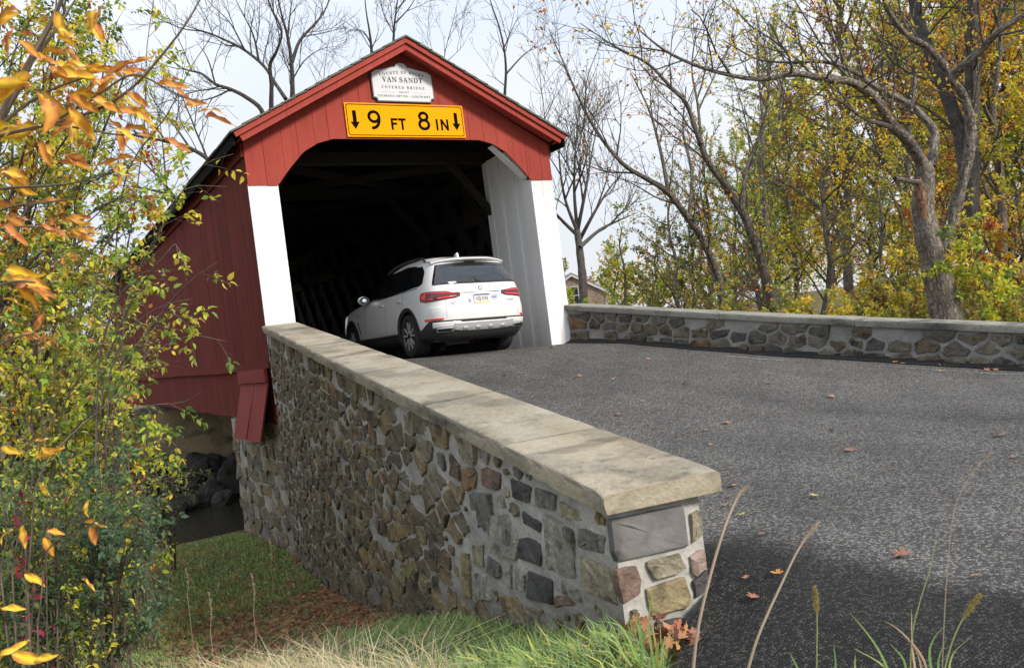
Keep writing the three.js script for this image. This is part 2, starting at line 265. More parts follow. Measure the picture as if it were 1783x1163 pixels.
// one stone: rounded outline in (s, y), pushed out along n; place(s, y, n) -> world
function stoneGeo(poly, gap, out, r, place, seed, flat = 0.5) {
  const [cx, cy] = centre(poly), P = [];
  const n0 = poly.length;
  for (let i = 0; i < n0; i++) {                            // inset and split sides
    const a = poly[i], b = poly[(i + 1) % n0], L = Math.hypot(b[0] - a[0], b[1] - a[1]); if (L < 0.012) continue;
    const m = Math.max(1, Math.min(4, Math.round(L / 0.06)));
    for (let k = 0; k < m; k++) { const t = (k + 0.06 + 0.25 * r()) / m; P.push([lerp(a[0], b[0], t), lerp(a[1], b[1], t)]); }
    if (r() < 0.7) P.push([lerp(a[0], b[0], 0.97), lerp(a[1], b[1], 0.97)]);
  }
  if (P.length < 4) return null;
  const ins = P.map((p) => { const d = Math.hypot(p[0] - cx, p[1] - cy), k = Math.max(0.35, 1 - gap * (0.7 + 0.8 * r()) / d); return [cx + (p[0] - cx) * k, cy + (p[1] - cy) * k]; });
  const N = ins.length, pos = [], uv = [], idx = [], tx = (r() - 0.5) * 0.5 * flat, ty = (r() - 0.5) * 0.5 * flat, u0 = r() * 5, v0 = r() * 5;
  const ring = (sc, n, wob) => { for (let i = 0; i < N; i++) { const x = cx + (ins[i][0] - cx) * sc, y = cy + (ins[i][1] - cy) * sc; const d = n + (n > 0 ? (x - cx) * tx + (y - cy) * ty + wob * (r() - 0.5) : 0); const w = place(x, y, d); pos.push(w.x, w.y, w.z); uv.push((x + u0) * 1.6, (y + v0) * 1.6); } };
  ring(1.03, -0.02, 0); ring(1.0, out * 0.75, 0.005); ring(0.93, out * 1.0, 0.007); ring(0.55, out * 1.02, 0.012);
  const c = place(cx, cy, out * 1.06); pos.push(c.x, c.y, c.z); uv.push((cx + u0) * 1.6, (cy + v0) * 1.6);
  for (let k = 0; k < 3; k++) for (let i = 0; i < N; i++) { const a = k * N + i, b = k * N + (i + 1) % N, d = a + N, e = b + N; idx.push(a, b, d, b, e, d); }
  for (let i = 0; i < N; i++) idx.push(3 * N + i, 3 * N + (i + 1) % N, 4 * N);
  const g = new THREE.BufferGeometry(); g.setAttribute('position', new THREE.Float32BufferAttribute(pos, 3)); g.setAttribute('uv', new THREE.Float32BufferAttribute(uv, 2)); g.setIndex(idx);
  return toCreasedNormals(g, 0.55);
}
// a rough mortar face over a patch of (s, y)
function mortarFace(s0, s1, yTop, yBot, ds, dy, place, seed, stain) {
  const nx = Math.max(2, Math.round((s1 - s0) / ds)), pos = [], uv = [], col = [], idx = []; let H = 0; for (let i = 0; i <= nx; i++) { const s = lerp(s0, s1, i / nx); H = Math.max(H, yTop(s) - yBot(s)); } const ny = Math.max(2, Math.round(H / dy));
  for (let j = 0; j <= ny; j++) for (let i = 0; i <= nx; i++) {
    const s = lerp(s0, s1, i / nx), y = lerp(yBot(s), yTop(s), j / ny), edge = (i === 0 || i === nx) ? 0 : 1;
    const n = 0.020 * (fbm(s * 7 + seed, y * 9, 141, 4) - 0.5) + 0.012 * (fbm(s * 25, y * 25 + seed, 143, 2) - 0.5), w = place(s, y, n * edge);
    pos.push(w.x, w.y, w.z); uv.push(s, y); const c = stain(s, y); col.push(c[0], c[1], c[2]);
  }
  for (let j = 0; j < ny; j++) for (let i = 0; i < nx; i++) { const a = j * (nx + 1) + i, b = a + nx + 1; idx.push(a, a + 1, b, a + 1, b + 1, b); }
  const g = new THREE.BufferGeometry(); g.setAttribute('position', new THREE.Float32BufferAttribute(pos, 3)); g.setAttribute('uv', new THREE.Float32BufferAttribute(uv, 2)); g.setAttribute('color', new THREE.Float32BufferAttribute(col, 3)); g.setIndex(idx); g.computeVertexNormals(); return g;
}
function colMesh(name, gs, mat, parent) { const m = new THREE.Mesh(Array.isArray(gs) ? mergeGeometries(gs) : gs, mat); m.name = name; m.castShadow = m.receiveShadow = true; parent.add(m); return m; }
function white(g) { const c = new Float32Array(g.attributes.position.count * 3).fill(1); g.setAttribute('color', new THREE.BufferAttribute(c, 3)); return g; }

// --- the long left parapet ---
const leftWall = tag(new THREE.Group(), 'long grey rubble stone parapet with pale concrete coping beside the grassy bank', 'stone wall'); leftWall.name = 'stone_wall'; leftWall.position.copy(A0); scene.add(leftWall);
const capTop = (s) => -0.1364 * s, CAPT = 0.095;              // relative to A0.y
const LP = (s, y, n) => V(LDX * s - LDZ * (n - 0.07), y - A0.y, LDZ * s + LDX * (n - 0.07));   // side face; n outward
const wallTopY = (s) => A0.y + capTop(s) - CAPT, lbase = (s) => leftBase(s * LDZ) - 0.25;
const wW = (s) => lerp(0.40, 0.49, s / LW);
const EP = (w, y, n) => { const s = LW - 0.075 + n; return V(LDX * s + LDZ * w, y - A0.y, LDZ * s - LDX * w); };
const sideStones = [['redbrown', [[8.1, -.56], [8.19, -.54], [8.38, -.56], [8.35, -.64], [8.27, -.66], [8.09, -.65]]], ['black', [[8.55, -.57], [8.78, -.59], [8.74, -.68], [8.53, -.67]]], ['streak', [[8.84, -.58], [9.07, -.6], [9.04, -.67], [8.82, -.68]]], ['streak', [[7.84, -.74], [8.18, -.71], [8.18, -.83], [8.1, -1.02], [7.8, -1.01]]], ['grey', [[8.2, -.83], [8.43, -.78], [8.5, -.87], [8.44, -1.03], [8.15, -1.03]]], ['black', [[8.63, -.74], [8.85, -.77], [8.82, -.82], [8.61, -.8]]], ['grey', [[8.93, -.72], [9.2, -.76], [9.15, -.99], [8.83, -1.01], [8.9, -.83]]], ['black', [[8.53, -.91], [8.64, -.88], [8.81, -.89], [8.77, -1.0], [8.5, -1.01]]], ['black', [[8.61, -1.07], [8.89, -1.06], [8.87, -1.18], [8.56, -1.22]]], ['tan', [[9.13, -.62], [9.34, -.65], [9.32, -.69], [9.14, -.69]]], ['streak', [[9.31, -.72], [9.51, -.73], [9.49, -.81], [9.28, -.81]]], ['tan', [[9.27, -.87], [9.51, -.87], [9.54, -1.02], [9.25, -1.02]]], ['ochre', [[7.5, -1.18], [7.67, -1.16], [7.62, -1.43], [7.44, -1.46]]], ['streak', [[7.97, -1.09], [8.19, -1.12], [8.18, -1.2], [7.95, -1.21]]], ['tan', [[7.76, -1.08], [7.95, -1.04], [7.91, -1.18], [7.73, -1.2]]], ['grey', [[7.76, -1.26], [7.97, -1.23], [7.99, -1.37], [7.72, -1.42]]], ['redbrown', [[8.9, -1.13], [9.06, -1.1], [9.14, -1.12], [8.91, -1.19]]], ['grey', [[8.29, -1.09], [8.36, -1.08], [8.34, -1.21], [8.25, -1.22]]], ['grey', [[8.42, -1.09], [8.55, -1.1], [8.51, -1.21], [8.38, -1.21]]], ['grey', [[9.02, -.95 - .08], [9.17, -1.04], [9.2, -1.09], [8.98, -1.1]]]];
const endStones = [['slate', [[.075, -.645], [.42, -.655], [.42, -.825], [.07, -.815]]], ['redbrown', [[.06, -.85], [.15, -.865], [.17, -.94], [.15, -.98], [.07, -1.0], [.05, -.92]]], ['tan', [[.215, -.86], [.395, -.86], [.405, -.94], [.24, -.94]]], ['ochre', [[.2, -.975], [.39, -.97], [.41, -1.06], [.39, -1.1], [.2, -1.09]]], ['pink', [[.44, -.87], [.515, -.87], [.52, -.95], [.46, -.98], [.435, -.95]]], ['black', [[.44, -1.0], [.52, -.965], [.525, -1.05], [.44, -1.07]]], ['tan', [[.47, -.70], [.525, -.69], [.52, -.80], [.465, -.82]]], ['redbrown', [[.1, -1.04], [.14, -1.05], [.13, -1.08], [.1, -1.07]]], ['black', [[.22, -1.13], [.35, -1.14], [.35, -1.2], [.24, -1.2]]]];
{
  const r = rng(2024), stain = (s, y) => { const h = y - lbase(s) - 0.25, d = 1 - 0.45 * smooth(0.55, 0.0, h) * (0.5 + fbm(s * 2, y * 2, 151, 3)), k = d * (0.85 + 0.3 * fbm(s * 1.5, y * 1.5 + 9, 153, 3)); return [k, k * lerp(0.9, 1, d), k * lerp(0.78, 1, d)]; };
  const seeds = []; let y = 0.72, row = 0;
  // courses run with the slope; smaller stones towards the bridge
  const topAt = (s) => wallTopY(s), H = 3.6;
  for (let d = 0.07; d < H; ) { const h = 0.10 + 0.07 * r(); let s = -0.05 + r() * 0.2; while (s < LW) { const w = lerp(0.24, 0.36, s / LW) * (0.55 + 0.9 * r()); const yy = topAt(s) - d - h / 2 + (r() - 0.5) * h * 0.55; if (yy > lbase(s) && s + w / 2 < LW - 0.1) seeds.push([s + w / 2, yy]); s += w; } d += h; row++; }
  const cells = voronoi(seeds, (x, yy) => [[Math.max(0.0, x - 0.6), yy - 0.4], [Math.min(LW - 0.12, x + 0.6), yy - 0.4], [Math.min(LW - 0.12, x + 0.6), Math.min(topAt(x) - 0.015, yy + 0.4)], [Math.max(0.0, x - 0.6), Math.min(topAt(x) - 0.015, yy + 0.4)]], 0.62);
  let list = [];
  cells.forEach((c) => { if (c.length < 3) return; const [cx, cy] = centre(c); for (const [, m] of sideStones) if (inside(m, cx, cy) || c.some((p) => inside(m, lerp(p[0], cx, 0.35), lerp(p[1], cy, 0.35))) || m.some((p) => inside(c, p[0], p[1]))) return; if (r() < 0.06) return; list.push(['', c]); });
  const big = (m, k) => { const [cx, cy] = centre(m); return m.map(([x, y]) => [cx + (x - cx) * k, cy + (y - cy) * k]); };
  list = list.concat(sideStones.map(([k, m]) => [k, big(m, 1.10)]));
  { // chinking stones in the wide joints round the big ones
    const hitAny = (x, y, rad) => list.some(([, m]) => { const [cx, cy] = centre(m); if (Math.abs(cx - x) > 0.5 || Math.abs(cy - y) > 0.4) return false; if (inside(m, x, y)) return true; for (let i = 0; i < m.length; i++) { const a = m[i], b = m[(i + 1) % m.length], L2 = (b[0] - a[0]) ** 2 + (b[1] - a[1]) ** 2, t = clamp(((x - a[0]) * (b[0] - a[0]) + (y - a[1]) * (b[1] - a[1])) / (L2 || 1)); if (Math.hypot(a[0] + t * (b[0] - a[0]) - x, (a[1] + t * (b[1] - a[1]) - y) * 1.3) < rad) return true; } return false; });
    for (let k = 0; k < 5000; k++) { const rad = lerp(0.13, 0.048, Math.pow(k / 5000, 0.5)), x = lerp(7.0, LW - 0.14, r()), y = lerp(-1.5, wallTopY(x) - rad * 0.6 - 0.01, r()); if (y < lbase(x)) continue; if (hitAny(x, y, rad)) continue; const n = 5 + Math.floor(r() * 2), P = []; const rot = r() * 6; for (let i = 0; i < n; i++) { const a = rot + i / n * 6.28 + (r() - .5) * .5; P.push([x + Math.cos(a) * rad * 0.95, y + Math.sin(a) * rad * 0.72]); } list.push([['grey', 'tan', 'streak', '', '', '', ''][Math.floor(r() * 7)], P]); }
  }
  const vis = list.map(([k, c]) => { const [cx, cy] = centre(c); const ok = cy > leftBase(cx * LDZ) - 0.02; const d = 12.9 - cx; return { k, c, w: ok ? Math.abs(area(c)) / (d * d * d) : 0 }; }).sort((a, b) => b.w - a.w);
  const rest = [];
  vis.forEach(({ k, c, w }, i) => {
    if (w === 0) return; const [cx, cy] = centre(c);
    const g = stoneGeo(area(c) > 0 ? c : c.slice().reverse(), k ? 0.002 : 0.011 + 0.016 * r(), k ? 0.008 + 0.008 * r() : 0.008 + 0.016 * r(), r, LP, i); if (!g) return;
    if (i < 290) obj('stone', g, k ? namedStone[k] : stoneMats[Math.floor(r() * (r() < 0.75 ? 5 : 10))], leftWall); else rest.push(g);
  });
  if (rest.length) for (let q = 0; q < 3; q++) { const part = rest.filter((_, i) => i % 3 === q); if (part.length) obj('rubble', part, stoneMats[[0, 3, 2][q]], leftWall).userData.kind = 'stuff'; }
  endStones.forEach(([k, c], i) => { const g = stoneGeo(area(c) > 0 ? big(c, 1.10) : big(c, 1.10).reverse(), 0.002, 0.020, r, EP, i, 0.1); if (g) obj('stone', g, namedStone[k], leftWall); });
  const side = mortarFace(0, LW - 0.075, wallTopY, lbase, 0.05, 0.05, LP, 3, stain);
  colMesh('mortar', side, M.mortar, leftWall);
  // end face, with paler fresh pointing; then the hidden road side and core
  colMesh('fresh_mortar', mortarFace(0.07, 0.53, () => wallTopY(LW - 0.075), () => -1.35, 0.02, 0.03, EP, 8, (s, y) => { const k = 0.62 + 0.75 * fbm(s * 7, y * 7, 155, 4) - 0.5 * smooth(-1.05, -1.2, y); return [k, k * 0.985, k * 0.95]; }), M.mortarPale, leftWall);
  const back = mortarFace(0, LW - 0.075, wallTopY, (s) => roadY(s) - 0.3, 0.08, 0.08, (s, yy, n) => V(LDX * s + LDZ * (wW(s) + 0.04 + n), yy - A0.y, LDZ * s - LDX * (wW(s) + 0.04 + n)), 5, () => [0.9, 0.9, 0.88]);
  back.setIndex(Array.from(back.index.array).reverse()); back.computeVertexNormals(); colMesh('road_face', back, M.mortar, leftWall);
  // coping slabs
  const J = [-0.02, 0.68, 1.55, 2.70, 3.58, 4.59, 8.61, LW];
  for (let i = 0; i < J.length - 1; i++) {
    const s0 = J[i] + 0.004, s1 = J[i + 1] - (i === J.length - 2 ? 0 : 0.004), L = s1 - s0, nx = Math.max(4, Math.round(L / 0.08)), nw = 8, W = (s) => lerp(0.525, 0.615, s / LW);
    const pos = [], uv = [], idx = [], prof = []; // cross-section with eased arris
    const dyj = (r() - 0.5) * 0.006;
    for (let k = 0; k <= nx; k++) {
      const s = lerp(s0, s1, k / nx), w = W(s), e = (k === 0 || k === nx) ? 1 : 0;
      const rag = 0.020 * (fbm(s * 11, 1.5, 161, 4) - 0.5), rg2 = 0.038 * (fbm(s * 13, 8.5, 163, 4) - 0.55);
      const top = (q) => 0.004 * (fbm(s * 4, q * 4, 165, 3) - 0.5) - e * 0.006;
      const pr = [[rag + 0.004 + e * 0.004, -CAPT - rg2 * 0.8], [rag, -CAPT * 0.55], [rag * 0.6, -0.02], [0.012, -0.005 + top(0)], [0.03, top(0.05)], [w * 0.33, top(0.33)], [w * 0.66, top(0.66)], [w - 0.03, top(0.95)], [w - 0.010, -0.006 + top(1)], [w, -0.022], [w - rag, -CAPT + rg2], [w * 0.5, -CAPT]];
      for (const [q, yy] of pr) { const y2 = capTop(s) + yy + dyj; pos.push(LDX * s + LDZ * q, y2, LDZ * s - LDX * q); uv.push(s + i * 3.3, q + (yy < -0.03 ? yy : 0)); }
    }
    const m = 12; for (let k = 0; k < nx; k++) for (let q = 0; q < m; q++) { const a = k * m + q, b = k * m + (q + 1) % m; idx.push(a, b, a + m, b, b + m, a + m); }
    for (const k of [0, nx]) { const b0 = k * m; for (let q = 1; q < m - 1; q++) k ? idx.push(b0, b0 + q, b0 + q + 1) : idx.push(b0, b0 + q + 1, b0 + q); }
    const g = new THREE.BufferGeometry(); g.setAttribute('position', new THREE.Float32BufferAttribute(pos, 3)); g.setAttribute('uv', new THREE.Float32BufferAttribute(uv, 2)); g.setIndex(idx);
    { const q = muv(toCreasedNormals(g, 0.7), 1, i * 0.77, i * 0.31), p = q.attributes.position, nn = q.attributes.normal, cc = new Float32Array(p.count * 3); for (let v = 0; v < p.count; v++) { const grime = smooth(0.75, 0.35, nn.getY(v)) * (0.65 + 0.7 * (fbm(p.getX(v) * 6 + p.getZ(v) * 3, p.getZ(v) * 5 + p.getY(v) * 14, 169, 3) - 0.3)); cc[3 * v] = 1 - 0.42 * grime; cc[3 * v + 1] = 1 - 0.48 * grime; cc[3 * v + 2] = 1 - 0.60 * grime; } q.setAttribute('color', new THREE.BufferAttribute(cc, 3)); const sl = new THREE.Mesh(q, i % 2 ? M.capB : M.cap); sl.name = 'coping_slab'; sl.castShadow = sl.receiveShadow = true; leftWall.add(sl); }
  }
}
// --- abutment below the bridge end: runs on from the parapet ---
{
  const ab = tag(new THREE.Group(), 'rubble stone abutment carrying the near end of the red bridge above the stream', 'abutment'); ab.name = 'stone_abutment'; ab.position.set(-2.66, 0, 0); scene.add(ab);
  const P = (s, y, n) => V(-n, y, -s), r = rng(77), S1 = 3.35;
  const top = () => -0.64, bot = (s) => -3.4;
  const seeds = []; for (let y = -0.66; y > -2.95;) { const h = 0.16 + 0.1 * r(); let s = r() * 0.2; while (s < S1) { const w = 0.3 + 0.35 * r(); if (s + w / 2 < S1) seeds.push([s + w / 2, y - h / 2 + (r() - .5) * .05]); s += w; } y -= h; }
  const cells = voronoi(seeds, (x, y) => [[Math.max(0.0, x - 0.6), y - 0.5], [Math.min(S1, x + 0.6), y - 0.5], [Math.min(S1, x + 0.6), Math.min(-0.65, y + 0.5)], [Math.max(0.0, x - 0.6), Math.min(-0.65, y + 0.5)]], 0.7);
  cells.forEach((c, i) => { if (c.length < 3 || r() < 0.1) return; const g = stoneGeo(area(c) > 0 ? c : c.slice().reverse(), 0.012 + 0.015 * r(), 0.012 + 0.012 * r(), r, P, i); if (g) obj('stone', g, stoneMats[[0, 3, 4, 8, 9][i % 5]], ab); });
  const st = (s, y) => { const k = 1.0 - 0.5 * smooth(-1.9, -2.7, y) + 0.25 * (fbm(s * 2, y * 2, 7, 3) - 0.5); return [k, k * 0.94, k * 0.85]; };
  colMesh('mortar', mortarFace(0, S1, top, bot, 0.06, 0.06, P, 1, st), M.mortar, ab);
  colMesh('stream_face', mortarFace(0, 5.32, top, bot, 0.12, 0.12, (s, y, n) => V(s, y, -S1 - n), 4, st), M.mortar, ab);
  obj('core', muv(box(0.02, 5.3, -3.4, -0.4, -S1 + 0.03, -0.2)), M.concrete, ab);
}
// --- the right parapet ---
{
  const rw = tag(new THREE.Group(), 'low rubble stone parapet along the far right side of the road below the trees', 'stone wall'); rw.name = numbered('stone_wall'); rw.name = 'stone_wall_001'; rw.position.set(2.66, 0, 0); scene.add(rw);
  const dx = 0.2926, dz = 0.9562, L = 11.5, topY = (s) => interp([[-0.4, 0.655], [0, 0.62], [3.9 / dz, -0.04], [6.75 / dz, -0.475], [11 / dz, -0.62], [14, -0.66]], s), T = 0.095;
  const P = (s, y, n) => V(dx * s - dz * n, y, dz * s + dx * n), r = rng(31), base = (s) => roadY(s * dz) - 0.05;
  const seeds = []; for (let d = 0.02; d < 0.75;) { const h = 0.12 + 0.10 * r(); let s = r() * 0.2; while (s < L) { const w = 0.18 + 0.26 * r(); const y = topY(s) - T - d - h / 2 + (r() - .5) * 0.10; if (y > base(s) - 0.05) seeds.push([s + w / 2, y]); s += w; } d += h; }
  const cells = voronoi(seeds, (x, y) => [[Math.max(0, x - .6), y - .4], [x + .6, y - .4], [x + .6, Math.min(topY(x) - T - .02, y + .4)], [Math.max(0, x - .6), Math.min(topY(x) - T - .02, y + .4)]], 0.75);
  cells.forEach((c, i) => { if (c.length < 3 || r() < 0.06) return; const g = stoneGeo(area(c) > 0 ? c : c.slice().reverse(), 0.014 + 0.02 * r(), 0.014 + 0.022 * r(), r, (s, y, n) => P(s, y, n), i, 0.8); if (g) obj('stone', g, stoneMats[r() < 0.05 ? 7 : [9, 3, 5, 9, 5, 5, 2, 2, 9, 5, 3, 2][Math.floor(r() * 12)]], rw); });
  const st = (s, y) => { const k = 0.74 + 0.5 * (fbm(s * 2, y * 3, 17, 3) - 0.5); return [k, k, k]; };
  const fc = mortarFace(0, L, (s) => topY(s) - T, base, 0.06, 0.05, P, 6, st); colMesh('mortar', fc, M.mortar, rw);
  const bk = mortarFace(0, L, (s) => topY(s) - T, () => -2.6, 0.3, 0.3, (s, y, n) => P(s, y, -0.42 + n), 6, st); bk.setIndex(Array.from(bk.index.array).reverse()); bk.computeVertexNormals(); colMesh('outer_face', bk, M.mortar, rw);
  const J = [-0.02, 3.0, 5.05, 7.7, 11.6];
  for (let i = 0; i < 4; i++) {
    const s0 = J[i] + (i ? 0.005 : -0.2), s1 = J[i + 1] - 0.005, nx = Math.round((s1 - s0) / 0.12), pos = [], uv = [], idx = [];
    for (let k = 0; k <= nx; k++) { const s = lerp(s0, s1, k / nx), e = k === 0 || k === nx ? 1 : 0, rag = 0.012 * (fbm(s * 7, i, 171, 3) - .5), pr = [[0.05 + rag, -T], [0.055 + rag, -0.02], [0.045, -0.004 - e * 0.006], [0.02, 0], [-0.46, 0], [-0.475, -0.02], [-0.475, -T]]; for (const [n, yy] of pr) { const w = P(s, topY(s) + yy + (i % 2) * 0.006, n); pos.push(w.x, w.y, w.z); uv.push(s + i * 2.7, n + (yy < -.03 ? yy : 0)); } }
    const m = 7; for (let k = 0; k < nx; k++) for (let q = 0; q < m; q++) { const a = k * m + q, b = k * m + (q + 1) % m; idx.push(a, b, a + m, b, b + m, a + m); }
    for (const k of [0, nx]) { const b0 = k * m; for (let q = 1; q < m - 1; q++) k ? idx.push(b0, b0 + q, b0 + q + 1) : idx.push(b0, b0 + q + 1, b0 + q); }
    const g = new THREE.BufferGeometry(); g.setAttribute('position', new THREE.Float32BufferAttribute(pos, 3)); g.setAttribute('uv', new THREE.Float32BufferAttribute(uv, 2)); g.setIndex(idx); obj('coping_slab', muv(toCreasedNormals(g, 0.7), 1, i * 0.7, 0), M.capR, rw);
  }
}
// ---------- the covered bridge ----------
const bridge = thing('covered_bridge', 'red wooden covered bridge with white portal posts and a gabled shingle roof', 'covered bridge');
const BL = 21, BW = 2.70, OPN = 2.25;                          // length, half width, half opening
const arch = (x) => { const a = Math.abs(x); return a >= OPN ? 2.875 : interp([[0, 3.59], [1.30, 3.585], [1.55, 3.52], [1.80, 3.38], [2.04, 3.13], [2.16, 2.99], [2.25, 2.875]], a); };
const soffit = (x) => 5.04 - 0.562 * Math.abs(x);              // where the gable boards meet the roof
{
  const r = rng(5);
  // gable boards
  const xs = [-BW]; while (xs[xs.length - 1] < BW - 0.34) xs.push(xs[xs.length - 1] + 0.22 + 0.1 * r()); xs.push(BW);
  for (let i = 0; i < xs.length - 1; i++) {
    const a = xs[i] + 0.002, b = xs[i + 1] - 0.002, pts = [], N = 6, lowj = (r() - 0.5) * 0.006;
    for (let k = 0; k <= N; k++) { const x = lerp(a, b, k / N); pts.push([x, arch(x) + (Math.abs(x) > OPN ? lowj : 0)]); }
    const tops = [[b, soffit(b)], [a, soffit(a)]]; if (a < 0 && b > 0) tops.splice(1, 0, [0, soffit(0)]);
    const z = 0.006 * r(); const g = prism(pts.concat(tops), -0.025 + z, z, 0.0015); obj('gable_board', muv(g, 1, i * 0.37, i * 0.71), M.redFront, bridge);
  }
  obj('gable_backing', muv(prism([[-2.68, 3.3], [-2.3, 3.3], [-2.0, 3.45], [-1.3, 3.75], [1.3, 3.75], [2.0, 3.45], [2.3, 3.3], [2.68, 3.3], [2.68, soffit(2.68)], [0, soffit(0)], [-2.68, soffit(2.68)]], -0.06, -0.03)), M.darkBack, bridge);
  // white posts, two boards each, under the red boards
  for (const s of [-1, 1]) for (const [a, b, z] of [[OPN, 2.476, -0.008], [2.479, BW, -0.006]]) { const g = box(s < 0 ? -b : a, s < 0 ? -a : b, s > 0 ? -0.3 : -0.35, 2.905, z - 0.028, z); obj('post_board', muv(g, 1, a * 3.1, s), M.white, bridge); }
  // edge casing of the opening and corner boards on the side
  for (const s of [-1, 1]) obj('jamb', muv(box(s > 0 ? OPN - 0.002 : -OPN - 0.03, s > 0 ? OPN + 0.03 : -OPN + 0.002, -0.3, 2.9, -0.16, -0.037)), M.white, bridge);
  // inner wing of white boards on the right, and its twin
  for (const s of [-1, 1]) { let z = -0.165; let k = 0; while (z > -1.70) { const w = 0.18 + 0.08 * r(), z1 = Math.max(-1.72, z - w), x = s * (OPN + (k % 2 ? 0.022 : 0) + 0.012 * r()); const g = box(Math.min(x, x + s * 0.03), Math.max(x, x + s * 0.03), -0.3, 3.585, z1 + 0.010, z); g.rotateX(0); obj('wing_board', muv(g, 1, k * 0.43, k), M.whiteWing, bridge); z = z1; k++; } }
  // pale knee boards behind the curved corners of the opening
  for (const s of [1]) obj('knee_board', muv(beam(V(s * 1.60, 3.52, -0.16), V(s * 2.225, 2.95, -0.16), 0.03, 0.16, V(0, 0, 1))), M.whiteWing, bridge);

  // side walls: upper boards lap over lower ones
  for (const s of [-1, 1]) {
    let z = -0.03, k = 0;
    while (z > -BL + 0.1) {
      const w = 0.17 + 0.16 * r(), z1 = Math.max(-BL + 0.02, z - w), slit = s > 0 && z < -7 && r() < 0.3 ? 0.007 : 0.0016;
      const o = 0.006 * r(), x0 = s * (BW + o), x1 = s * (BW + o - 0.022), lo = 0.19 + 0.03 * Math.sin(z * 0.5) + (s < 0 && z < -3.2 ? -0.012 * (z + 3.2) : 0);
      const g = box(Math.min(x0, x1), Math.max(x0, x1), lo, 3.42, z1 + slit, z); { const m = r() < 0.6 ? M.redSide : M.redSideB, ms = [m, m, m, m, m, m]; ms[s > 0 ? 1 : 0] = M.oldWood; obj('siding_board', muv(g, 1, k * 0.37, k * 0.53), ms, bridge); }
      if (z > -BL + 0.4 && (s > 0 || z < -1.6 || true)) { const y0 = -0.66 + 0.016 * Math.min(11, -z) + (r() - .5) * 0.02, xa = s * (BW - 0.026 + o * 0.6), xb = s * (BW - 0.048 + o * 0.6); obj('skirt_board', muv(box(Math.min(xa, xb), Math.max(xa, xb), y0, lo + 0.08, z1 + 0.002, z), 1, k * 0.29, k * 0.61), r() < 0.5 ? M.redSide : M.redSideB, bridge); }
      z = z1; k++;
    }
    // batten over the lap, in lengths that sag apart
    const bz = [0, -3.35, -7.6, -12, -16.5, -BL]; const by = [0.245, 0.24, 0.30, 0.33, 0.33, 0.30];
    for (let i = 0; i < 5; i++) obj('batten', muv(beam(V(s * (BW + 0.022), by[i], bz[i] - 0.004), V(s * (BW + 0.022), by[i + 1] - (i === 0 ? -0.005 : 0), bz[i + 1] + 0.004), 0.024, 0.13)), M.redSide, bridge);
    // frieze under the eave
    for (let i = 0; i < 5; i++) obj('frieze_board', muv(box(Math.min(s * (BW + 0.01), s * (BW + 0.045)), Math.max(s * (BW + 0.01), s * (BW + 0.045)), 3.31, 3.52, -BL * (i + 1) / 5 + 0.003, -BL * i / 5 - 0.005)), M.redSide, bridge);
  }
  // splayed boards that cover the joint between bridge and abutment
  obj('flashing_board', muv(box(-2.80, -2.755, -0.02, 0.185, -1.80, -0.05)), M.redPatch, bridge);
  for (const [a, b, c, d, e] of [[-0.06, -0.86, -0.28, -1.12, 0], [-0.87, -1.76, -1.13, -1.98, 0.012]]) {
    const q = [V(-2.765, -0.03, a), V(-2.765, -0.03, b), V(-2.93 - e, -0.90, d), V(-2.93 - e, -0.90 + e, c)], pos = [], nrm = V(-0.98, -0.18, 0).multiplyScalar(0.025);
    const all = q.concat(q.map((p) => p.clone().sub(nrm))); const f = [[0, 1, 2, 3], [7, 6, 5, 4], [0, 4, 5, 1], [1, 5, 6, 2], [2, 6, 7, 3], [3, 7, 4, 0]];
    for (const [i, j, k, l] of f) for (const v of [i, j, k, i, k, l]) pos.push(...all[v].toArray());
    const g = new THREE.BufferGeometry(); g.setAttribute('position', new THREE.Float32BufferAttribute(pos, 3)); g.computeVertexNormals(); obj('flashing_board', muv(g), M.redPatch, bridge);
  }
  // roof: decking, shingle courses, fascia boards on the rake
  const ang = Math.atan(0.541), ye = 3.60, xe = 2.90, zf = 0.335;
  for (const s of [-1, 1]) {
    const P = (d, h) => V(s * (d * Math.cos(ang) + h * Math.sin(ang)), 5.16 - d * Math.sin(ang) + h * Math.cos(ang), 0);   // d down the slope, h above it
    const slab = (d0, d1, h0, h1, z0, z1) => { const q = (d0 === 0 ? [P(-h0 * Math.tan(ang), h0), P(d1, h0), P(d1, h1), P(-h1 * Math.tan(ang), h1)] : [P(d0, h0), P(d1, h0), P(d1, h1), P(d0, h1)]).map((p) => [p.x, p.y]); return muv(prism(s > 0 ? q : q.reverse(), z0, z1)); };
    const D = xe / Math.cos(ang);
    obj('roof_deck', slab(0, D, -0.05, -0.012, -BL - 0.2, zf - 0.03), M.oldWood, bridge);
    const n = 15; for (let i = 0; i < n; i++) {             // courses, each in several lengths with uneven butts
      const d0 = D * i / n, d1 = D * (i + 1) / n + 0.03; let z = zf + 0.03;
      while (z > -BL - 0.2) { const L = 0.45 + 0.5 * r(), big = z < -3 ? 8 : L, z1 = Math.max(-BL - 0.22, z - big); const hh = 0.02 + 0.012 * r(); const q = [P(d0, -0.008), P(d1 + 0.012 * r(), 0.004), P(d1 + 0.012 * r(), 0.004 + hh), P(d0, hh - 0.004)].map((p) => [p.x, p.y]); obj('shingle_course', muv(prism(s > 0 ? q : q.reverse(), z1 + 0.003, z), 1, r() * 3, r() * 3), M.shingle, bridge); z = z1; }
    }
    // rake: proud upper fascia, lower fascia set back
    obj('upper_fascia', slab(0, D, -0.085, -0.014, zf - 0.035, zf), M.redTrim, bridge);
    obj('lower_fascia', slab(0, D - 0.06, -0.175, -0.087, zf - 0.075, zf - 0.038), M.redTrim, bridge);
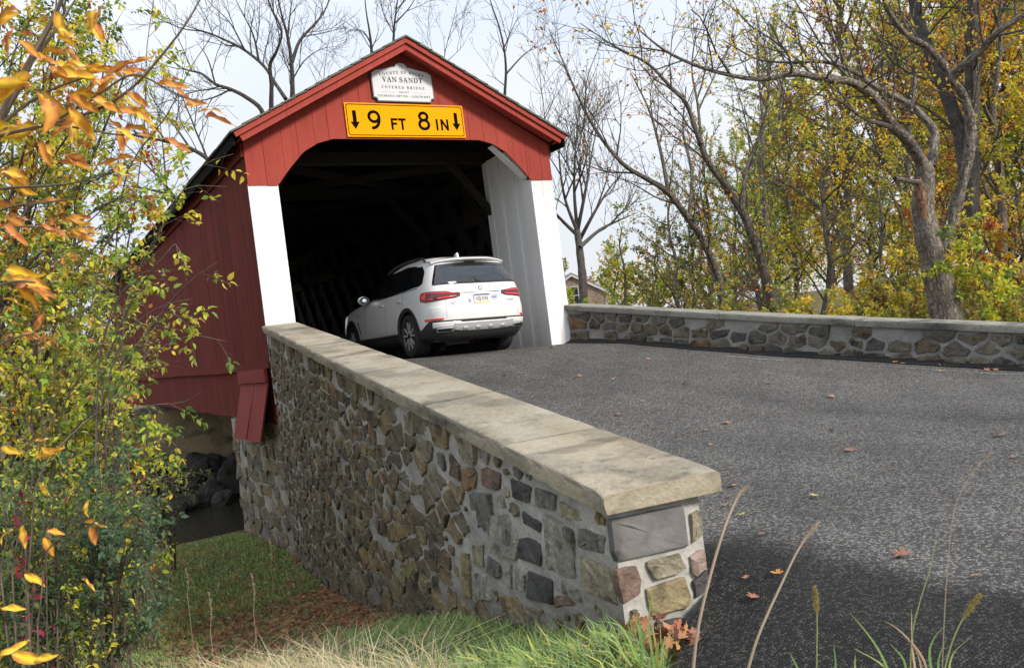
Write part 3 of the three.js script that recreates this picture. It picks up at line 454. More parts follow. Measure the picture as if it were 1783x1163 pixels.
    obj('rake_soffit', slab(0.0, D - 0.05, -0.125, -0.105, 0.008, zf - 0.078), M.redTrim, bridge);
    // eave: fascia, soffit
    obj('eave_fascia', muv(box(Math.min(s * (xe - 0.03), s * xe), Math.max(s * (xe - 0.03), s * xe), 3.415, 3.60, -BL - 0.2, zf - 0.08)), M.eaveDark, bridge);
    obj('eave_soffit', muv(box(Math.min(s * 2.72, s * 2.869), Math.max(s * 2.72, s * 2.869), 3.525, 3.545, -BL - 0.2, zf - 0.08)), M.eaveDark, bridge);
    // rafters
    for (let i = 0; i < 24; i++) { const z = -0.6 - i * 0.85; obj('rafter', slab(0.12, D - 0.2, -0.17, -0.052, z - 0.05, z + 0.05), M.oldWood, bridge); }
    // lattice truss: crossing planks between chords
    const xi = s * 2.46;
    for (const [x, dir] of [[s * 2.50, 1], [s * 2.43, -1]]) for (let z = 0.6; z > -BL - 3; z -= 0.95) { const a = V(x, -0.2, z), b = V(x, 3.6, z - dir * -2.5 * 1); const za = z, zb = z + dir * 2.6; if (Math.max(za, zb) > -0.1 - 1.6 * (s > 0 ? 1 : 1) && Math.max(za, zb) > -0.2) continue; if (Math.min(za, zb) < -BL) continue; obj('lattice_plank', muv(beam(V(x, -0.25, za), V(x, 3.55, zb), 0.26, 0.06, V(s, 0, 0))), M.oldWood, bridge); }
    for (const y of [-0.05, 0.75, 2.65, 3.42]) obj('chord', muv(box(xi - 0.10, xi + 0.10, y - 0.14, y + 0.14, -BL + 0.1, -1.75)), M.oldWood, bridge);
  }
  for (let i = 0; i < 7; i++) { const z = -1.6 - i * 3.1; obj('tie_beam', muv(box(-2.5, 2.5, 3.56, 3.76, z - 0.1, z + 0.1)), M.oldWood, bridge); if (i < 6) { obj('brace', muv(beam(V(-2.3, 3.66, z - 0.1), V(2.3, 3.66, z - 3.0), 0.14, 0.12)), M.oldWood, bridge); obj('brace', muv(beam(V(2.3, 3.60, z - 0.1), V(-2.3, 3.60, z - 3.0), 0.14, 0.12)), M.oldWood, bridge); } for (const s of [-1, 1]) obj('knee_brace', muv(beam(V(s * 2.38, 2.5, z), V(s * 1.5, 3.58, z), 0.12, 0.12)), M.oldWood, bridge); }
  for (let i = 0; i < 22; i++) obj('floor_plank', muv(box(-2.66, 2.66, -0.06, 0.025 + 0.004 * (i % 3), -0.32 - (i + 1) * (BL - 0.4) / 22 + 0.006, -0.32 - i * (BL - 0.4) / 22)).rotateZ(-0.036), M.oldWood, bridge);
  for (const x of [-2.2, -1.1, 0, 1.1, 2.2]) obj('floor_beam', muv(box(x - 0.12, x + 0.12, -0.5, -0.07, -BL + 0.3, -0.4)), M.oldWood, bridge);
}
// far abutment and its wing wall
{
  const fa = thing('concrete_abutment', 'tan rendered abutment wall at the far end of the bridge across the stream', 'abutment', [0, 0, -12.2]);
  obj('abutment_wall', muv(box(-4.6, 6, -3.6, -0.62, -1.2, 0)), M.concrete, fa);
  obj('abutment_ledge', muv(box(-4.66, 6.05, -0.62, -0.5, -1.2, 0.06)), M.capR, fa);
}
// ---------- signs ----------
function canvasTex(w, h, draw) { const c = document.createElement('canvas'); c.width = w; c.height = h; draw(c.getContext('2d'), w, h); const t = new THREE.CanvasTexture(c); t.colorSpace = THREE.SRGBColorSpace; return t; }
function frontFace(pts, z, x0, x1, y0, y1) { const g = new THREE.ShapeGeometry(new THREE.Shape(pts.map((p) => new THREE.Vector2(...p))), 8); g.translate(0, 0, z); const p = g.attributes.position, uv = new Float32Array(p.count * 2); for (let i = 0; i < p.count; i++) { uv[2 * i] = (p.getX(i) - x0) / (x1 - x0); uv[2 * i + 1] = (p.getY(i) - y0) / (y1 - y0); } g.setAttribute('uv', new THREE.BufferAttribute(uv, 2)); return g; }
{
  const s = thing('clearance_sign', 'yellow height clearance sign reading 9 FT 8 IN over the bridge opening', 'sign', [-0.015, 3.615, 0.012]);
  const W = 1.05, H = 0.545, P = [[-W, 0], [W, 0], [W, H], [-W, H]];
  const t = canvasTex(1680, 436, (c, w, h) => {
    c.fillStyle = '#efa10e'; c.fillRect(0, 0, w, h); c.fillStyle = 'rgba(255,225,140,0.12)'; c.fillRect(w * 0.33, 0, 2, h); c.fillRect(w * 0.66, 0, 2, h);
    c.strokeStyle = '#140e06'; c.lineWidth = 11; const m = 22, q = 34; c.beginPath(); c.moveTo(m + q, m); c.lineTo(w - m - q, m); c.quadraticCurveTo(w - m, m, w - m, m + q); c.lineTo(w - m, h - m - q); c.quadraticCurveTo(w - m, h - m, w - m - q, h - m); c.lineTo(m + q, h - m); c.quadraticCurveTo(m, h - m, m, h - m - q); c.lineTo(m, m + q); c.quadraticCurveTo(m, m, m + q, m); c.stroke();
    c.fillStyle = '#0c0906'; for (const x of [120, w - 122]) { c.fillRect(x - 26, 100, 52, 160); c.beginPath(); c.moveTo(x - 62, 245); c.lineTo(x + 62, 245); c.lineTo(x, 340); c.closePath(); c.fill(); }
    c.strokeStyle = '#0c0906'; c.lineWidth = 40; c.lineCap = 'butt';
    // 9
    c.beginPath(); c.ellipse(382, 176, 68, 64, 0, 0, Math.PI * 2); c.stroke(); c.beginPath(); c.moveTo(450, 168); c.bezierCurveTo(456, 262, 420, 320, 338, 322); c.stroke();
    // 8
    c.beginPath(); c.ellipse(1080, 160, 56, 48, 0, 0, Math.PI * 2); c.stroke(); c.beginPath(); c.ellipse(1080, 266, 67, 58, 0, 0, Math.PI * 2); c.stroke();
    c.lineWidth = 30; const L = (a) => { c.beginPath(); c.moveTo(a[0], a[1]); for (let i = 2; i < a.length; i += 2) c.lineTo(a[i], a[i + 1]); c.stroke(); };
    L([623, 342, 623, 190]); L([608, 205, 705, 205]); L([623, 262, 692, 262]); L([712, 205, 820, 205]); L([766, 205, 766, 342]);
    L([1268, 342, 1268, 190]); c.lineJoin = 'miter'; L([1337, 342, 1337, 190]); L([1424, 342, 1424, 190]); L([1337, 196, 1424, 336]);
  });
  obj('sign_panel', prism(P, 0.004, 0.014), std({ color: lin(0.72, 0.36, 0.02), roughness: 0.5 }), s);
  obj('sign_face', frontFace(P, 0.0155, -W, W, 0, H), phys({ map: t, roughness: 0.85, specularIntensity: 0.15 }), s);
}
{
  const s = thing('name_plaque', 'white shaped name board lettered in black below the bridge gable peak', 'sign', [-0.015, 4.205, 0.012]);
  const h = [[0, 0], [0.46, 0], [0.465, 0.035], [0.49, 0.055], [0.525, 0.06], [0.525, 0.44], [0.50, 0.455], [0.475, 0.475], [0.45, 0.485], [0.36, 0.502], [0.25, 0.525], [0.15, 0.548], [0.105, 0.548], [0.095, 0.575], [0.07, 0.60], [0.035, 0.617], [0, 0.622]];
  const P = h.concat(h.slice(1, -1).reverse().map(([x, y]) => [-x, y]));
  const grow = (k) => P.map(([x, y]) => [x * (1 + k / 0.5), 0.3 + (y - 0.3) * (1 + k / 0.3)]);
  const t = canvasTex(1050, 622, (c, w, hh) => {
    c.fillStyle = '#d3d5da'; c.fillRect(0, 0, w, hh); c.fillStyle = '#000004'; c.textAlign = 'center'; const X = w / 2;
    const sp = (txt, y, px, gap, font = 'serif', bold = '') => { c.font = bold + px + 'px ' + font; let W = 0; for (const ch of txt) W += c.measureText(ch).width + gap; let x = X - W / 2; c.textAlign = 'left'; for (const ch of txt) { c.fillText(ch, x + gap / 2, y(x - X)); x += c.measureText(ch).width + gap; } };
    sp('73', () => 72, 58, 2); sp('COUNTY OF BUCKS', (d) => 178 + d * d * 0.00031, 66, 11, 'serif', 'bold '); sp('VAN SANDT', () => 318, 112, 5, 'serif', 'bold '); sp('COVERED BRIDGE', () => 424, 62, 15, 'serif', 'bold ');
    sp('Built 1875', () => 494, 36, 0, 'serif', 'italic bold '); c.fillRect(130, 484, 260, 3); c.fillRect(w - 390, 484, 260, 3); sp('CLEARANCE 10FT 3IN  \u2022  LENGTH 86FT', () => 562, 47, 0.5, 'serif', 'bold ');
  });
  obj('plaque_board', prism(grow(0.018), 0.004, 0.03), std({ color: lin(0.06, 0.05, 0.08), roughness: 0.5 }), s);
  obj('plaque_face', frontFace(P, 0.032, -0.525, 0.525, 0, 0.622), phys({ map: t, roughness: 0.85, specularIntensity: 0.15 }), s);
}
// ---------- the white car, nose into the bridge ----------
const car = thing('sport_utility_vehicle', 'white sport utility vehicle driving away into the dark bridge opening', 'car', [0.48, 0.013, -0.12]);
car.scale.set(0.912, 0.938, 0.885); car.rotation.z = -0.037;
{
  const CP = new THREE.MeshPhysicalMaterial({ color: lin(0.70, 0.70, 0.695), roughness: 0.32, clearcoat: 1, clearcoatRoughness: 0.04 });
  const BLK = std({ color: lin(0.022, 0.022, 0.023), roughness: 0.6 }), GLOSS = new THREE.MeshPhysicalMaterial({ color: lin(0.012, 0.012, 0.013), roughness: 0.08, clearcoat: 1, clearcoatRoughness: 0.02 });
  const GLASS = new THREE.MeshPhysicalMaterial({ color: lin(0.010, 0.011, 0.012), roughness: 0.03, clearcoat: 1, clearcoatRoughness: 0.0, ior: 1.52 });
  const SILV = std({ color: lin(0.48, 0.48, 0.49), metalness: 0.35, roughness: 0.38 }), CHR = std({ color: lin(0.7, 0.7, 0.7), metalness: 1, roughness: 0.16 });
  const RED = new THREE.MeshPhysicalMaterial({ color: lin(0.42, 0.008, 0.014), roughness: 0.12, clearcoat: 1, clearcoatRoughness: 0.02 }), REDD = new THREE.MeshPhysicalMaterial({ color: lin(0.10, 0.006, 0.008), roughness: 0.15, clearcoat: 1 });
  const REDL = new THREE.MeshPhysicalMaterial({ color: lin(0.75, 0.03, 0.04), roughness: 0.15, clearcoat: 1 });
  const TYRE = std({ color: lin(0.018, 0.018, 0.018), roughness: 0.9 }), SEAM = std({ color: lin(0.05, 0.05, 0.05) });
  // body as level slices: y, rear z, front z, half width, roundness
  const T = [[0.24, 0.90, -3.66, 0.88, 7], [0.30, 0.98, -3.74, 0.945, 7], [0.42, 1.045, -3.80, 0.985, 7], [0.56, 1.075, -3.83, 0.998, 7], [0.70, 1.082, -3.84, 1.002, 7], [0.78, 1.070, -3.83, 1.0, 7], [0.80, 1.055, -3.82, 1.0, 7], [0.88, 1.045, -3.80, 0.995, 7], [0.97, 1.035, -3.74, 0.985, 7], [1.03, 1.030, -3.55, 0.975, 6.5], [1.07, 1.015, -3.28, 0.965, 6.5], [1.12, 0.985, -2.72, 0.950, 6.5], [1.16, 0.955, -2.28, 0.930, 6.5], [1.30, 0.875, -2.03, 0.875, 6.5], [1.44, 0.785, -1.74, 0.822, 6], [1.54, 0.715, -1.50, 0.780, 6], [1.60, 0.66, -1.28, 0.745, 5.5], [1.645, 0.58, -1.08, 0.705, 5], [1.675, 0.46, -0.90, 0.655, 4.5], [1.695, 0.30, -0.74, 0.58, 4], [1.705, 0.10, -0.62, 0.45, 4]];
  const col = (y, k) => { if (y <= T[0][0]) return T[0][k]; for (let i = 1; i < T.length; i++) if (y <= T[i][0]) { const t = (y - T[i - 1][0]) / (T[i][0] - T[i - 1][0]); return lerp(T[i - 1][k], T[i][k], t); } return T[T.length - 1][k]; };
  const slice = (y) => ({ R: col(y, 1), F: col(y, 2), W: col(y, 3), n: col(y, 4) });
  const ring = (y, N) => { const { R, F, W, n } = slice(y), zc = (R + F) / 2, L = (R - F) / 2, out = []; for (let i = 0; i < N; i++) { const a = (i / N) * 2 * Math.PI, c = Math.cos(a), s = Math.sin(a); let x = Math.sign(c) * Math.pow(Math.abs(c), 2 / n), z = Math.sign(s) * Math.pow(Math.abs(s), 2 / n); out.push(V(W * x, y, zc + L * z)); } return out; };
  // resample evenly so corners stay smooth
  const even = (pts, N) => { const P = pts.concat([pts[0]]), d = [0]; for (let i = 1; i < P.length; i++) d.push(d[i - 1] + P[i].distanceTo(P[i - 1])); const out = []; let k = 1; for (let i = 0; i < N; i++) { const t = d[d.length - 1] * i / N; while (d[k] < t) k++; out.push(P[k - 1].clone().lerp(P[k], (t - d[k - 1]) / (d[k] - d[k - 1] || 1))); } return out; };
  const loft = (ys, N, off = 0) => {
    const rows = ys.map((y) => even(ring(y, 400), N)), pos = [], idx = [];
    rows.forEach((r, j) => r.forEach((p, i) => { const q = r[(i + 1) % N], o = r[(i + N - 1) % N], t = q.clone().sub(o); const n = V(t.z, 0, -t.x).normalize().multiplyScalar(-off); pos.push(p.x - n.x * -1, p.y, p.z - n.z * -1); }));
    for (let j = 0; j < rows.length - 1; j++) for (let i = 0; i < N; i++) { const a = j * N + i, b = j * N + (i + 1) % N; idx.push(a, a + N, b, b, a + N, b + N); }
    const c0 = pos.length / 3; pos.push(0, ys[0], -1.4); for (let i = 0; i < N; i++) idx.push(c0, i, (i + 1) % N);
    const c1 = pos.length / 3, top = (rows.length - 1) * N; pos.push(0, ys[ys.length - 1] + 0.004, -0.3); for (let i = 0; i < N; i++) idx.push(c1, top + (i + 1) % N, top + i);
    const g = new THREE.BufferGeometry(); g.setAttribute('position', new THREE.Float32BufferAttribute(pos, 3)); g.setIndex(idx); g.computeVertexNormals(); g.setAttribute('uv', new THREE.Float32BufferAttribute(new Float32Array(pos.length / 3 * 2), 2)); return g;
  };
  const ys = []; for (let i = 0; i < T.length - 1; i++) { if (T[i][0] < 0.41) continue; const m = T[i + 1][0] - T[i][0] > 0.07 ? 3 : 2; for (let k = 0; k < m; k++) ys.push(lerp(T[i][0], T[i + 1][0], k / m)); } ys.push(1.705);
  let g = loft(ys, 180);
  { const v = V(), gp = g.attributes.position, gn = g.attributes.normal; let flip = 0; for (let i = 0; i < 180; i++) { v.fromBufferAttribute(gn, 360 + i); if (v.x * gp.getX(360 + i) < 0) flip++; } if (flip > 90) { g.setIndex(Array.from(g.index.array).reverse()); g.computeVertexNormals(); } }
  // wheel arches cut out of the solid
  const ev = new Evaluator(); ev.attributes = ['position', 'normal', 'uv']; ev.useGroups = true;
  let B = new Brush(g, CP); B.updateMatrixWorld();
  for (const z of [0, -2.975]) { const c = new THREE.CylinderGeometry(0.425, 0.425, 2.6, 48); c.rotateZ(Math.PI / 2); c.translate(0, 0.385, z); const C = new Brush(c, BLK); C.updateMatrixWorld(); B = ev.evaluate(B, C, SUBTRACTION); }
  const body = new THREE.Mesh(B.geometry, B.material); body.name = 'body'; body.castShadow = body.receiveShadow = true; car.add(body);
  // lower cladding in black
  let gl = loft([0.24, 0.27, 0.30, 0.34, 0.38, 0.409], 160, 0.004); { const p = gl.attributes.position, n = gl.attributes.normal; if (p.getX(0) * n.getX(0) < 0) { gl.setIndex(Array.from(gl.index.array).reverse()); gl.computeVertexNormals(); } }
  let Bl = new Brush(gl, BLK); Bl.updateMatrixWorld(); for (const z of [0, -2.975]) { const c = new THREE.CylinderGeometry(0.425, 0.425, 2.6, 48); c.rotateZ(Math.PI / 2); c.translate(0, 0.385, z); const C = new Brush(c, BLK); C.updateMatrixWorld(); Bl = ev.evaluate(Bl, C, SUBTRACTION); }
  const sill = new THREE.Mesh(Bl.geometry, BLK); sill.name = 'sill_cladding'; sill.castShadow = sill.receiveShadow = true; car.add(sill);
  // points on the skin: round the back by angle, along the flank by z
  const rayR = (phi, y, off = 0) => { const { R, F, W, n } = slice(y), zc = (R + F) / 2, L = (R - F) / 2, dx = Math.sin(phi), dz = Math.cos(phi); let a = 0, b = 4; const f = (t) => Math.pow(Math.abs(dx * t / W), n) + Math.pow(Math.abs((dz * t - zc) / L), n) - 1; for (let i = 0; i < 40; i++) { const m = (a + b) / 2; if (f(m) > 0) b = m; else a = m; } return V(dx * (a + off), y, dz * (a + off)); };
  const sideX = (z, y) => { const { R, F, W, n } = slice(y), zc = (R + F) / 2, L = (R - F) / 2, k = Math.abs((z - zc) / L); return k >= 1 ? 0 : W * Math.pow(1 - Math.pow(k, n), 1 / n); };
  const D = Math.PI / 180;
  const grid = (nu, nv, fn) => { const pos = [], uv = [], idx = []; for (let j = 0; j <= nv; j++) for (let i = 0; i <= nu; i++) { const p = fn(i / nu, j / nv); pos.push(p.x, p.y, p.z); uv.push(i / nu, j / nv); } for (let j = 0; j < nv; j++) for (let i = 0; i < nu; i++) { const a = j * (nu + 1) + i, b = a + nu + 1; idx.push(a, a + 1, b, a + 1, b + 1, b); } const q = new THREE.BufferGeometry(); q.setAttribute('position', new THREE.Float32BufferAttribute(pos, 3)); q.setAttribute('uv', new THREE.Float32BufferAttribute(uv, 2)); q.setIndex(idx); q.computeVertexNormals(); return q; };
  // a slab on the back: from angle a to b, between heights lo(u) and hi(u), standing off by o, with a rim
  const back = (name, a, b, lo, hi, o, mat, nu = 24, nv = 6, parent = car) => { const L = typeof lo === 'function' ? lo : () => lo, H = typeof hi === 'function' ? hi : () => hi; return obj(name, grid(nu, nv + 2, (u, v) => { const w = clamp((v * (nv + 2) - 1) / nv), rim = v === 0 || v === 1; const phi = lerp(a, b, u) * D, y = lerp(L(u), H(u), w); return rayR(phi, y, rim || u === 0 || u === 1 ? -0.004 : o); }), mat, parent); };
  const flank = (name, s, pts, o, mat, parent = car) => { // polygon of [z, y] on a flank, cut into strips along y
    const y0 = Math.min(...pts.map((p) => p[1])), y1 = Math.max(...pts.map((p) => p[1])); const span = (y) => { const xs = []; for (let i = 0; i < pts.length; i++) { const a = pts[i], b = pts[(i + 1) % pts.length]; if ((a[1] <= y && b[1] > y) || (b[1] <= y && a[1] > y)) xs.push(lerp(a[0], b[0], (y - a[1]) / (b[1] - a[1]))); } xs.sort((p, q) => p - q); return [xs[0], xs[xs.length - 1]]; };
    return obj(name, grid(16, 14, (u, v) => { const y = lerp(y0 + 1e-4, y1 - 1e-4, v), [a, b] = span(y), z = lerp(a, b, u); return V(s * (sideX(z, y) + o), y, z); }), mat, parent);
  };
  for (const s of [-1, 1]) {
    // side glass: one black surround, three panes over it
    flank('window_surround', s, [[-2.22, 1.115], [-2.10, 1.13], [0.40, 1.165], [0.56, 1.22], [0.52, 1.42], [0.38, 1.545], [-0.3, 1.60], [-1.05, 1.595], [-1.5, 1.49]], 0.003, GLOSS);
    flank('side_window', s, [[-2.05, 1.14], [-1.03, 1.15], [-0.98, 1.57], [-1.05, 1.575], [-1.45, 1.475]], 0.006, GLASS);
    flank('side_window', s, [[-0.96, 1.152], [-0.24, 1.16], [-0.13, 1.565], [-0.28, 1.58], [-0.93, 1.575]], 0.006, GLASS);
    flank('side_window', s, [[-0.16, 1.162], [0.38, 1.18], [0.52, 1.23], [0.47, 1.41], [0.34, 1.525], [-0.06, 1.56]], 0.006, GLASS);
    for (const [a, b] of [[[-0.995, 1.13], [-0.955, 1.60]], [[-0.2, 1.14], [-0.1, 1.59]]]) flank('pillar_trim', s, [[a[0] - 0.012, a[1]], [a[0] + 0.012, a[1]], [b[0] + 0.012, b[1]], [b[0] - 0.012, b[1]]], 0.008, CHR);
    flank('window_trim', s, [[-2.2, 1.105], [-2.0, 1.118], [0.42, 1.155], [0.42, 1.165], [-2.0, 1.128], [-2.2, 1.115]], 0.007, GLOSS);
    // door seams, handles, vent, flap
    for (const [z, zt] of [[-1.02, -0.99], [-2.12, -2.08], [-0.03, -0.2]]) flank('door_seam', s, [[z - 0.004, 0.42], [z + 0.004, 0.42], [zt + 0.004, 1.12], [zt - 0.004, 1.12]], 0.0015, SEAM);
    for (const z of [-1.18, -0.30]) { const hgeo = new RoundedBoxGeometry(0.03, 0.036, 0.21, 2, 0.012); hgeo.translate(s * (sideX(z, 1.0) + 0.018), 1.0, z); obj('door_handle', hgeo, CP, car); }
    flank('fender_vent', s, [[-2.42, 0.56], [-2.38, 0.56], [-2.48, 0.80], [-2.51, 0.80]], 0.006, GLOSS);
    flank('charge_flap', s, [[-2.56, 0.86], [-2.40, 0.86], [-2.40, 0.99], [-2.56, 0.99]], 0.002, CP);
    flank('fender_badge', s, [[-2.55, 0.90], [-2.46, 0.90], [-2.46, 0.925], [-2.55, 0.925]], 0.006, SEAM);
    flank('swage', s, [[-2.1, 0.50], [-0.5, 0.50], [-0.5, 0.515], [-2.1, 0.515]], 0.012, CP);
    // arch lips
    for (const z of [0, -2.975]) { const c = grid(40, 4, (u, v) => { const a = lerp(-12, 192, u) * D, rr = [0.425, 0.43, 0.455, 0.480, 0.485][Math.round(v * 4)], zz = z + Math.cos(a) * rr, yy = 0.385 + Math.sin(a) * rr; return V(s * (sideX(zz, Math.max(0.30, yy)) + [-0.06, 0.013, 0.014, 0.010, -0.01][Math.round(v * 4)]), yy, zz); }); obj('arch_lip', c, BLK, car); }
    // roof rail
    { const c = new THREE.CatmullRomCurve3([[0.72, 1.60, 0.42], [0.70, 1.672, 0.28], [0.685, 1.705, -0.1], [0.685, 1.71, -0.6], [0.70, 1.675, -1.05], [0.73, 1.60, -1.35]].map((p) => V(s * p[0], p[1], p[2]))); obj('roof_rail', new THREE.TubeGeometry(c, 30, 0.02, 6), BLK, car); }
    // mirror
    { const m = new THREE.SphereGeometry(1, 20, 12); m.scale(0.118, 0.082, 0.07); m.translate(s * 1.06, 1.175, -1.93); const mm = obj('mirror', m, CP, car); const f = new THREE.CircleGeometry(1, 20); f.scale(0.108, 0.072, 1); f.translate(s * 1.06, 1.175, -1.866); obj('mirror_glass', f, std({ color: lin(0.16, 0.19, 0.21), metalness: 1, roughness: 0.08 }), mm); obj('mirror_arm', beam(V(s * 0.93, 1.12, -1.95), V(s * 1.02, 1.14, -1.94), 0.05, 0.05), BLK, mm); }
  }
  // windscreen
  obj('windscreen', grid(20, 10, (u, v) => { const y = lerp(1.17, 1.58, v), { R, F, W, n } = slice(y), x = lerp(-0.86, 0.86, u) * W, zc = (R + F) / 2, L = (R - F) / 2; return V(x, y, zc - (L + 0.004) * Math.pow(1 - Math.pow(Math.abs(x / W), n), 1 / n)); }), GLASS, car);
  // back: glass, spoiler, lamps
  back('glass_surround', -46, 46, 1.165, (u) => 1.545 - 0.03 * Math.pow(2 * u - 1, 2), 0.012, GLOSS, 40, 12);
  const rw = back('rear_window', -39.5, 39.5, 1.178, (u) => 1.50 - 0.03 * Math.pow(2 * u - 1, 2), 0.017, GLASS, 40, 10);
  obj('rear_wiper', [beam(V(0.05, 1.215, 0.935), V(0.42, 1.20, 0.90), 0.02, 0.018), beam(V(-0.03, 1.215, 0.94), V(0.06, 1.215, 0.94), 0.05, 0.035)], BLK, rw);
  { const sp = grid(40, 6, (u, v) => { const x = lerp(-0.72, 0.72, u), k = Math.abs(x / 0.78), zz = 0.80 - 0.20 * Math.pow(k, 2.6); const pr = [[0.50, 1.675], [0.30, 1.672], [0.06, 1.632], [0.0, 1.612], [0.0, 1.592], [0.04, 1.575], [0.16, 1.558]][Math.round(v * 6)]; return V(x, pr[1] - 0.06 * Math.pow(k, 3), zz - pr[0]); }); obj('roof_spoiler', sp, CP, car); back('high_brake_light', -9, 9, 1.552, 1.566, 0.03, REDD, 10, 2); }
  for (const s of [-1, 1]) {
    const A = 21 * s, Bq = 60 * s, lo = (u) => interp([[0, 0.955], [0.12, 0.925], [0.5, 0.898], [0.8, 0.888], [1, 0.925]], u), hi = (u) => interp([[0, 1.012], [0.3, 1.045], [0.7, 1.062], [0.92, 1.062], [1, 1.02]], u);
    const lamp = back('tail_light', s > 0 ? A : A, Bq, lo, hi, 0.012, REDD, 40, 10);
    const sub = (u0, u1, lo2, hi2, o, m, nm) => back(nm, lerp(A, Bq, u0), lerp(A, Bq, u1), lo2, hi2, o, m, 24, 4, lamp);
    sub(0.60, 0.94, (u) => 0.905 + 0.012 * u, (u) => 0.948, 0.018, RED, 'lens'); sub(0.10, 0.93, (u) => lerp(1.00, 1.035, u), (u) => lerp(1.018, 1.054, u), 0.018, REDL, 'light_bar'); sub(0.08, 0.52, (u) => lerp(0.945, 0.915, u), (u) => lerp(0.965, 0.940, u), 0.018, REDL, 'light_bar'); sub(0.80, 0.95, 0.94, 1.04, 0.018, REDL, 'light_bar');
    back('lamp_brow', 6 * s, A, (u) => lerp(0.995, 1.0, u), (u) => lerp(1.004, 1.012, u), 0.003, GLOSS, 12, 2);
    back('reflector', 36 * s, 55 * s, (u) => lerp(0.575, 0.565, u), (u) => lerp(0.605, 0.61, u), 0.007, REDL, 20, 3);
    // bumper cladding rising round the corner to the arch
    back('corner_cladding', 38 * s, 76 * s, 0.30, (u) => interp([[0, 0.565], [0.3, 0.565], [0.65, 0.42], [1, 0.40]], u), 0.006, BLK, 30, 8);
    // exhaust
    const ex = back('exhaust_tip', 29 * s, 44 * s, (u) => 0.365, (u) => 0.44, 0.022, CHR, 20, 6); back('exhaust_mouth', 30.5 * s, 42.5 * s, 0.378, 0.425, 0.026, std({ color: lin(0.006, 0.006, 0.006) }), 16, 4, ex);
    back('hatch_seam', 33.6 * s, 34.0 * s, 0.60, 1.16, 0.0015, SEAM, 2, 24);
    back('bumper_wing', 22 * s, 47 * s, (u) => lerp(0.46, 0.445, u), (u) => lerp(0.535, 0.535, u), 0.016, CP, 24, 4);
  }
  back('hatch_seam', -34, 34, 0.786, 0.791, 0.0015, SEAM, 40, 2);
  back('bumper_band', -40, 40, 0.52, 0.562, 0.008, BLK, 40, 3);
  back('bumper_lower', -48, 48, 0.25, 0.40, 0.006, BLK, 40, 4);
  const sk = back('skid_plate', -30, 30, (u) => 0.362 + 0.03 * Math.pow(2 * u - 1, 4), 0.515, 0.020, SILV, 40, 8);
  for (const p of [-19, -6.6, 6.6, 19]) back('skid_rib', p - 3, p + 3, 0.385, (u) => 0.44 - 0.012 * Math.abs(2 * u - 1), 0.030, SILV, 8, 4, sk);
  // plate, badges, stickers
  const decal = (name, x, y, w, h, t, o = 0.006, parent = car) => { const c = rayR(Math.atan(x / 1.03), y, o), q = new THREE.PlaneGeometry(w, h); const nx = rayR(Math.atan((x + 0.05) / 1.03), y).sub(rayR(Math.atan((x - 0.05) / 1.03), y)); q.rotateX(-0.1); q.rotateY(-Math.atan2(nx.z, nx.x)); q.translate(c.x, c.y, c.z); return obj(name, q, t, parent); };
  { const pl = back('plate_recess', -12, 12, 0.81, 0.985, 0.0015, CP, 10, 4);
    const ph = new RoundedBoxGeometry(0.315, 0.162, 0.012, 2, 0.005); ph.translate(0.0, 0.89, 1.058); const P = obj('licence_plate', ph, std({ color: lin(0.7, 0.7, 0.68), roughness: 0.4 }), car);
    const t = canvasTex(600, 300, (c, w, h) => { c.fillStyle = '#d4d3ce'; c.fillRect(0, 0, w, h); c.fillStyle = '#27407f'; c.fillRect(0, 0, w, 50); c.fillStyle = '#e8cf80'; c.fillRect(0, h - 34, w, 34); c.fillStyle = '#080c28'; c.font = 'bold 158px sans-serif'; c.textAlign = 'center'; c.save(); c.translate(w / 2, 216); c.scale(0.72, 1.08); c.fillText('HZJ\u00b73155', 0, 0); c.restore(); });
    const q = new THREE.PlaneGeometry(0.300, 0.150); q.translate(0, 0.89, 1.0655); obj('plate_face', q, std({ map: t, roughness: 0.45 }), P); }
  { const em = new THREE.CylinderGeometry(0.041, 0.041, 0.012, 40); em.rotateX(Math.PI / 2 - 0.2); em.translate(0, 1.068, 1.022); const E = obj('emblem', em, std({ color: lin(0.03, 0.03, 0.035), roughness: 0.3 }), car);
    const t = canvasTex(256, 256, (c) => { c.fillStyle = '#b9bcc2'; c.fillRect(0, 0, 256, 256); c.fillStyle = '#23262e'; c.beginPath(); c.arc(128, 128, 120, 0, 7); c.fill(); c.strokeStyle = '#cfd2d8'; c.lineWidth = 8; c.beginPath(); c.arc(128, 128, 72, 0, 7); c.stroke(); for (let i = 0; i < 4; i++) { c.fillStyle = i % 2 ? '#e9eef4' : '#2b62a8'; c.beginPath(); c.moveTo(128, 128); c.arc(128, 128, 66, i * Math.PI / 2 - Math.PI, i * Math.PI / 2 - Math.PI / 2); c.closePath(); c.fill(); } });
    const f = new THREE.CircleGeometry(0.0405, 40); f.rotateX(-0.2); f.translate(0, 1.0693, 1.0292); obj('emblem_face', f, std({ map: t, roughness: 0.3 }), E); }
  const txt = (s, w, h, px, fill, bg) => canvasTex(w, h, (c) => { c.fillStyle = bg; c.fillRect(0, 0, w, h); c.fillStyle = fill; c.font = 'bold ' + px + 'px sans-serif'; c.textAlign = 'center'; c.fillText(s, w / 2, h * 0.78); });
  decal('model_badge', -0.555, 0.825, 0.13, 0.042, new THREE.MeshPhysicalMaterial({ map: txt('X5', 260, 84, 88, '#2a2b30', '#cdcdcc'), roughness: 0.3 }));
  decal('model_badge', 0.555, 0.845, 0.17, 0.03, new THREE.MeshPhysicalMaterial({ map: txt('xDrive45e', 340, 60, 60, '#333438', '#cdcdcc'), roughness: 0.3 }));
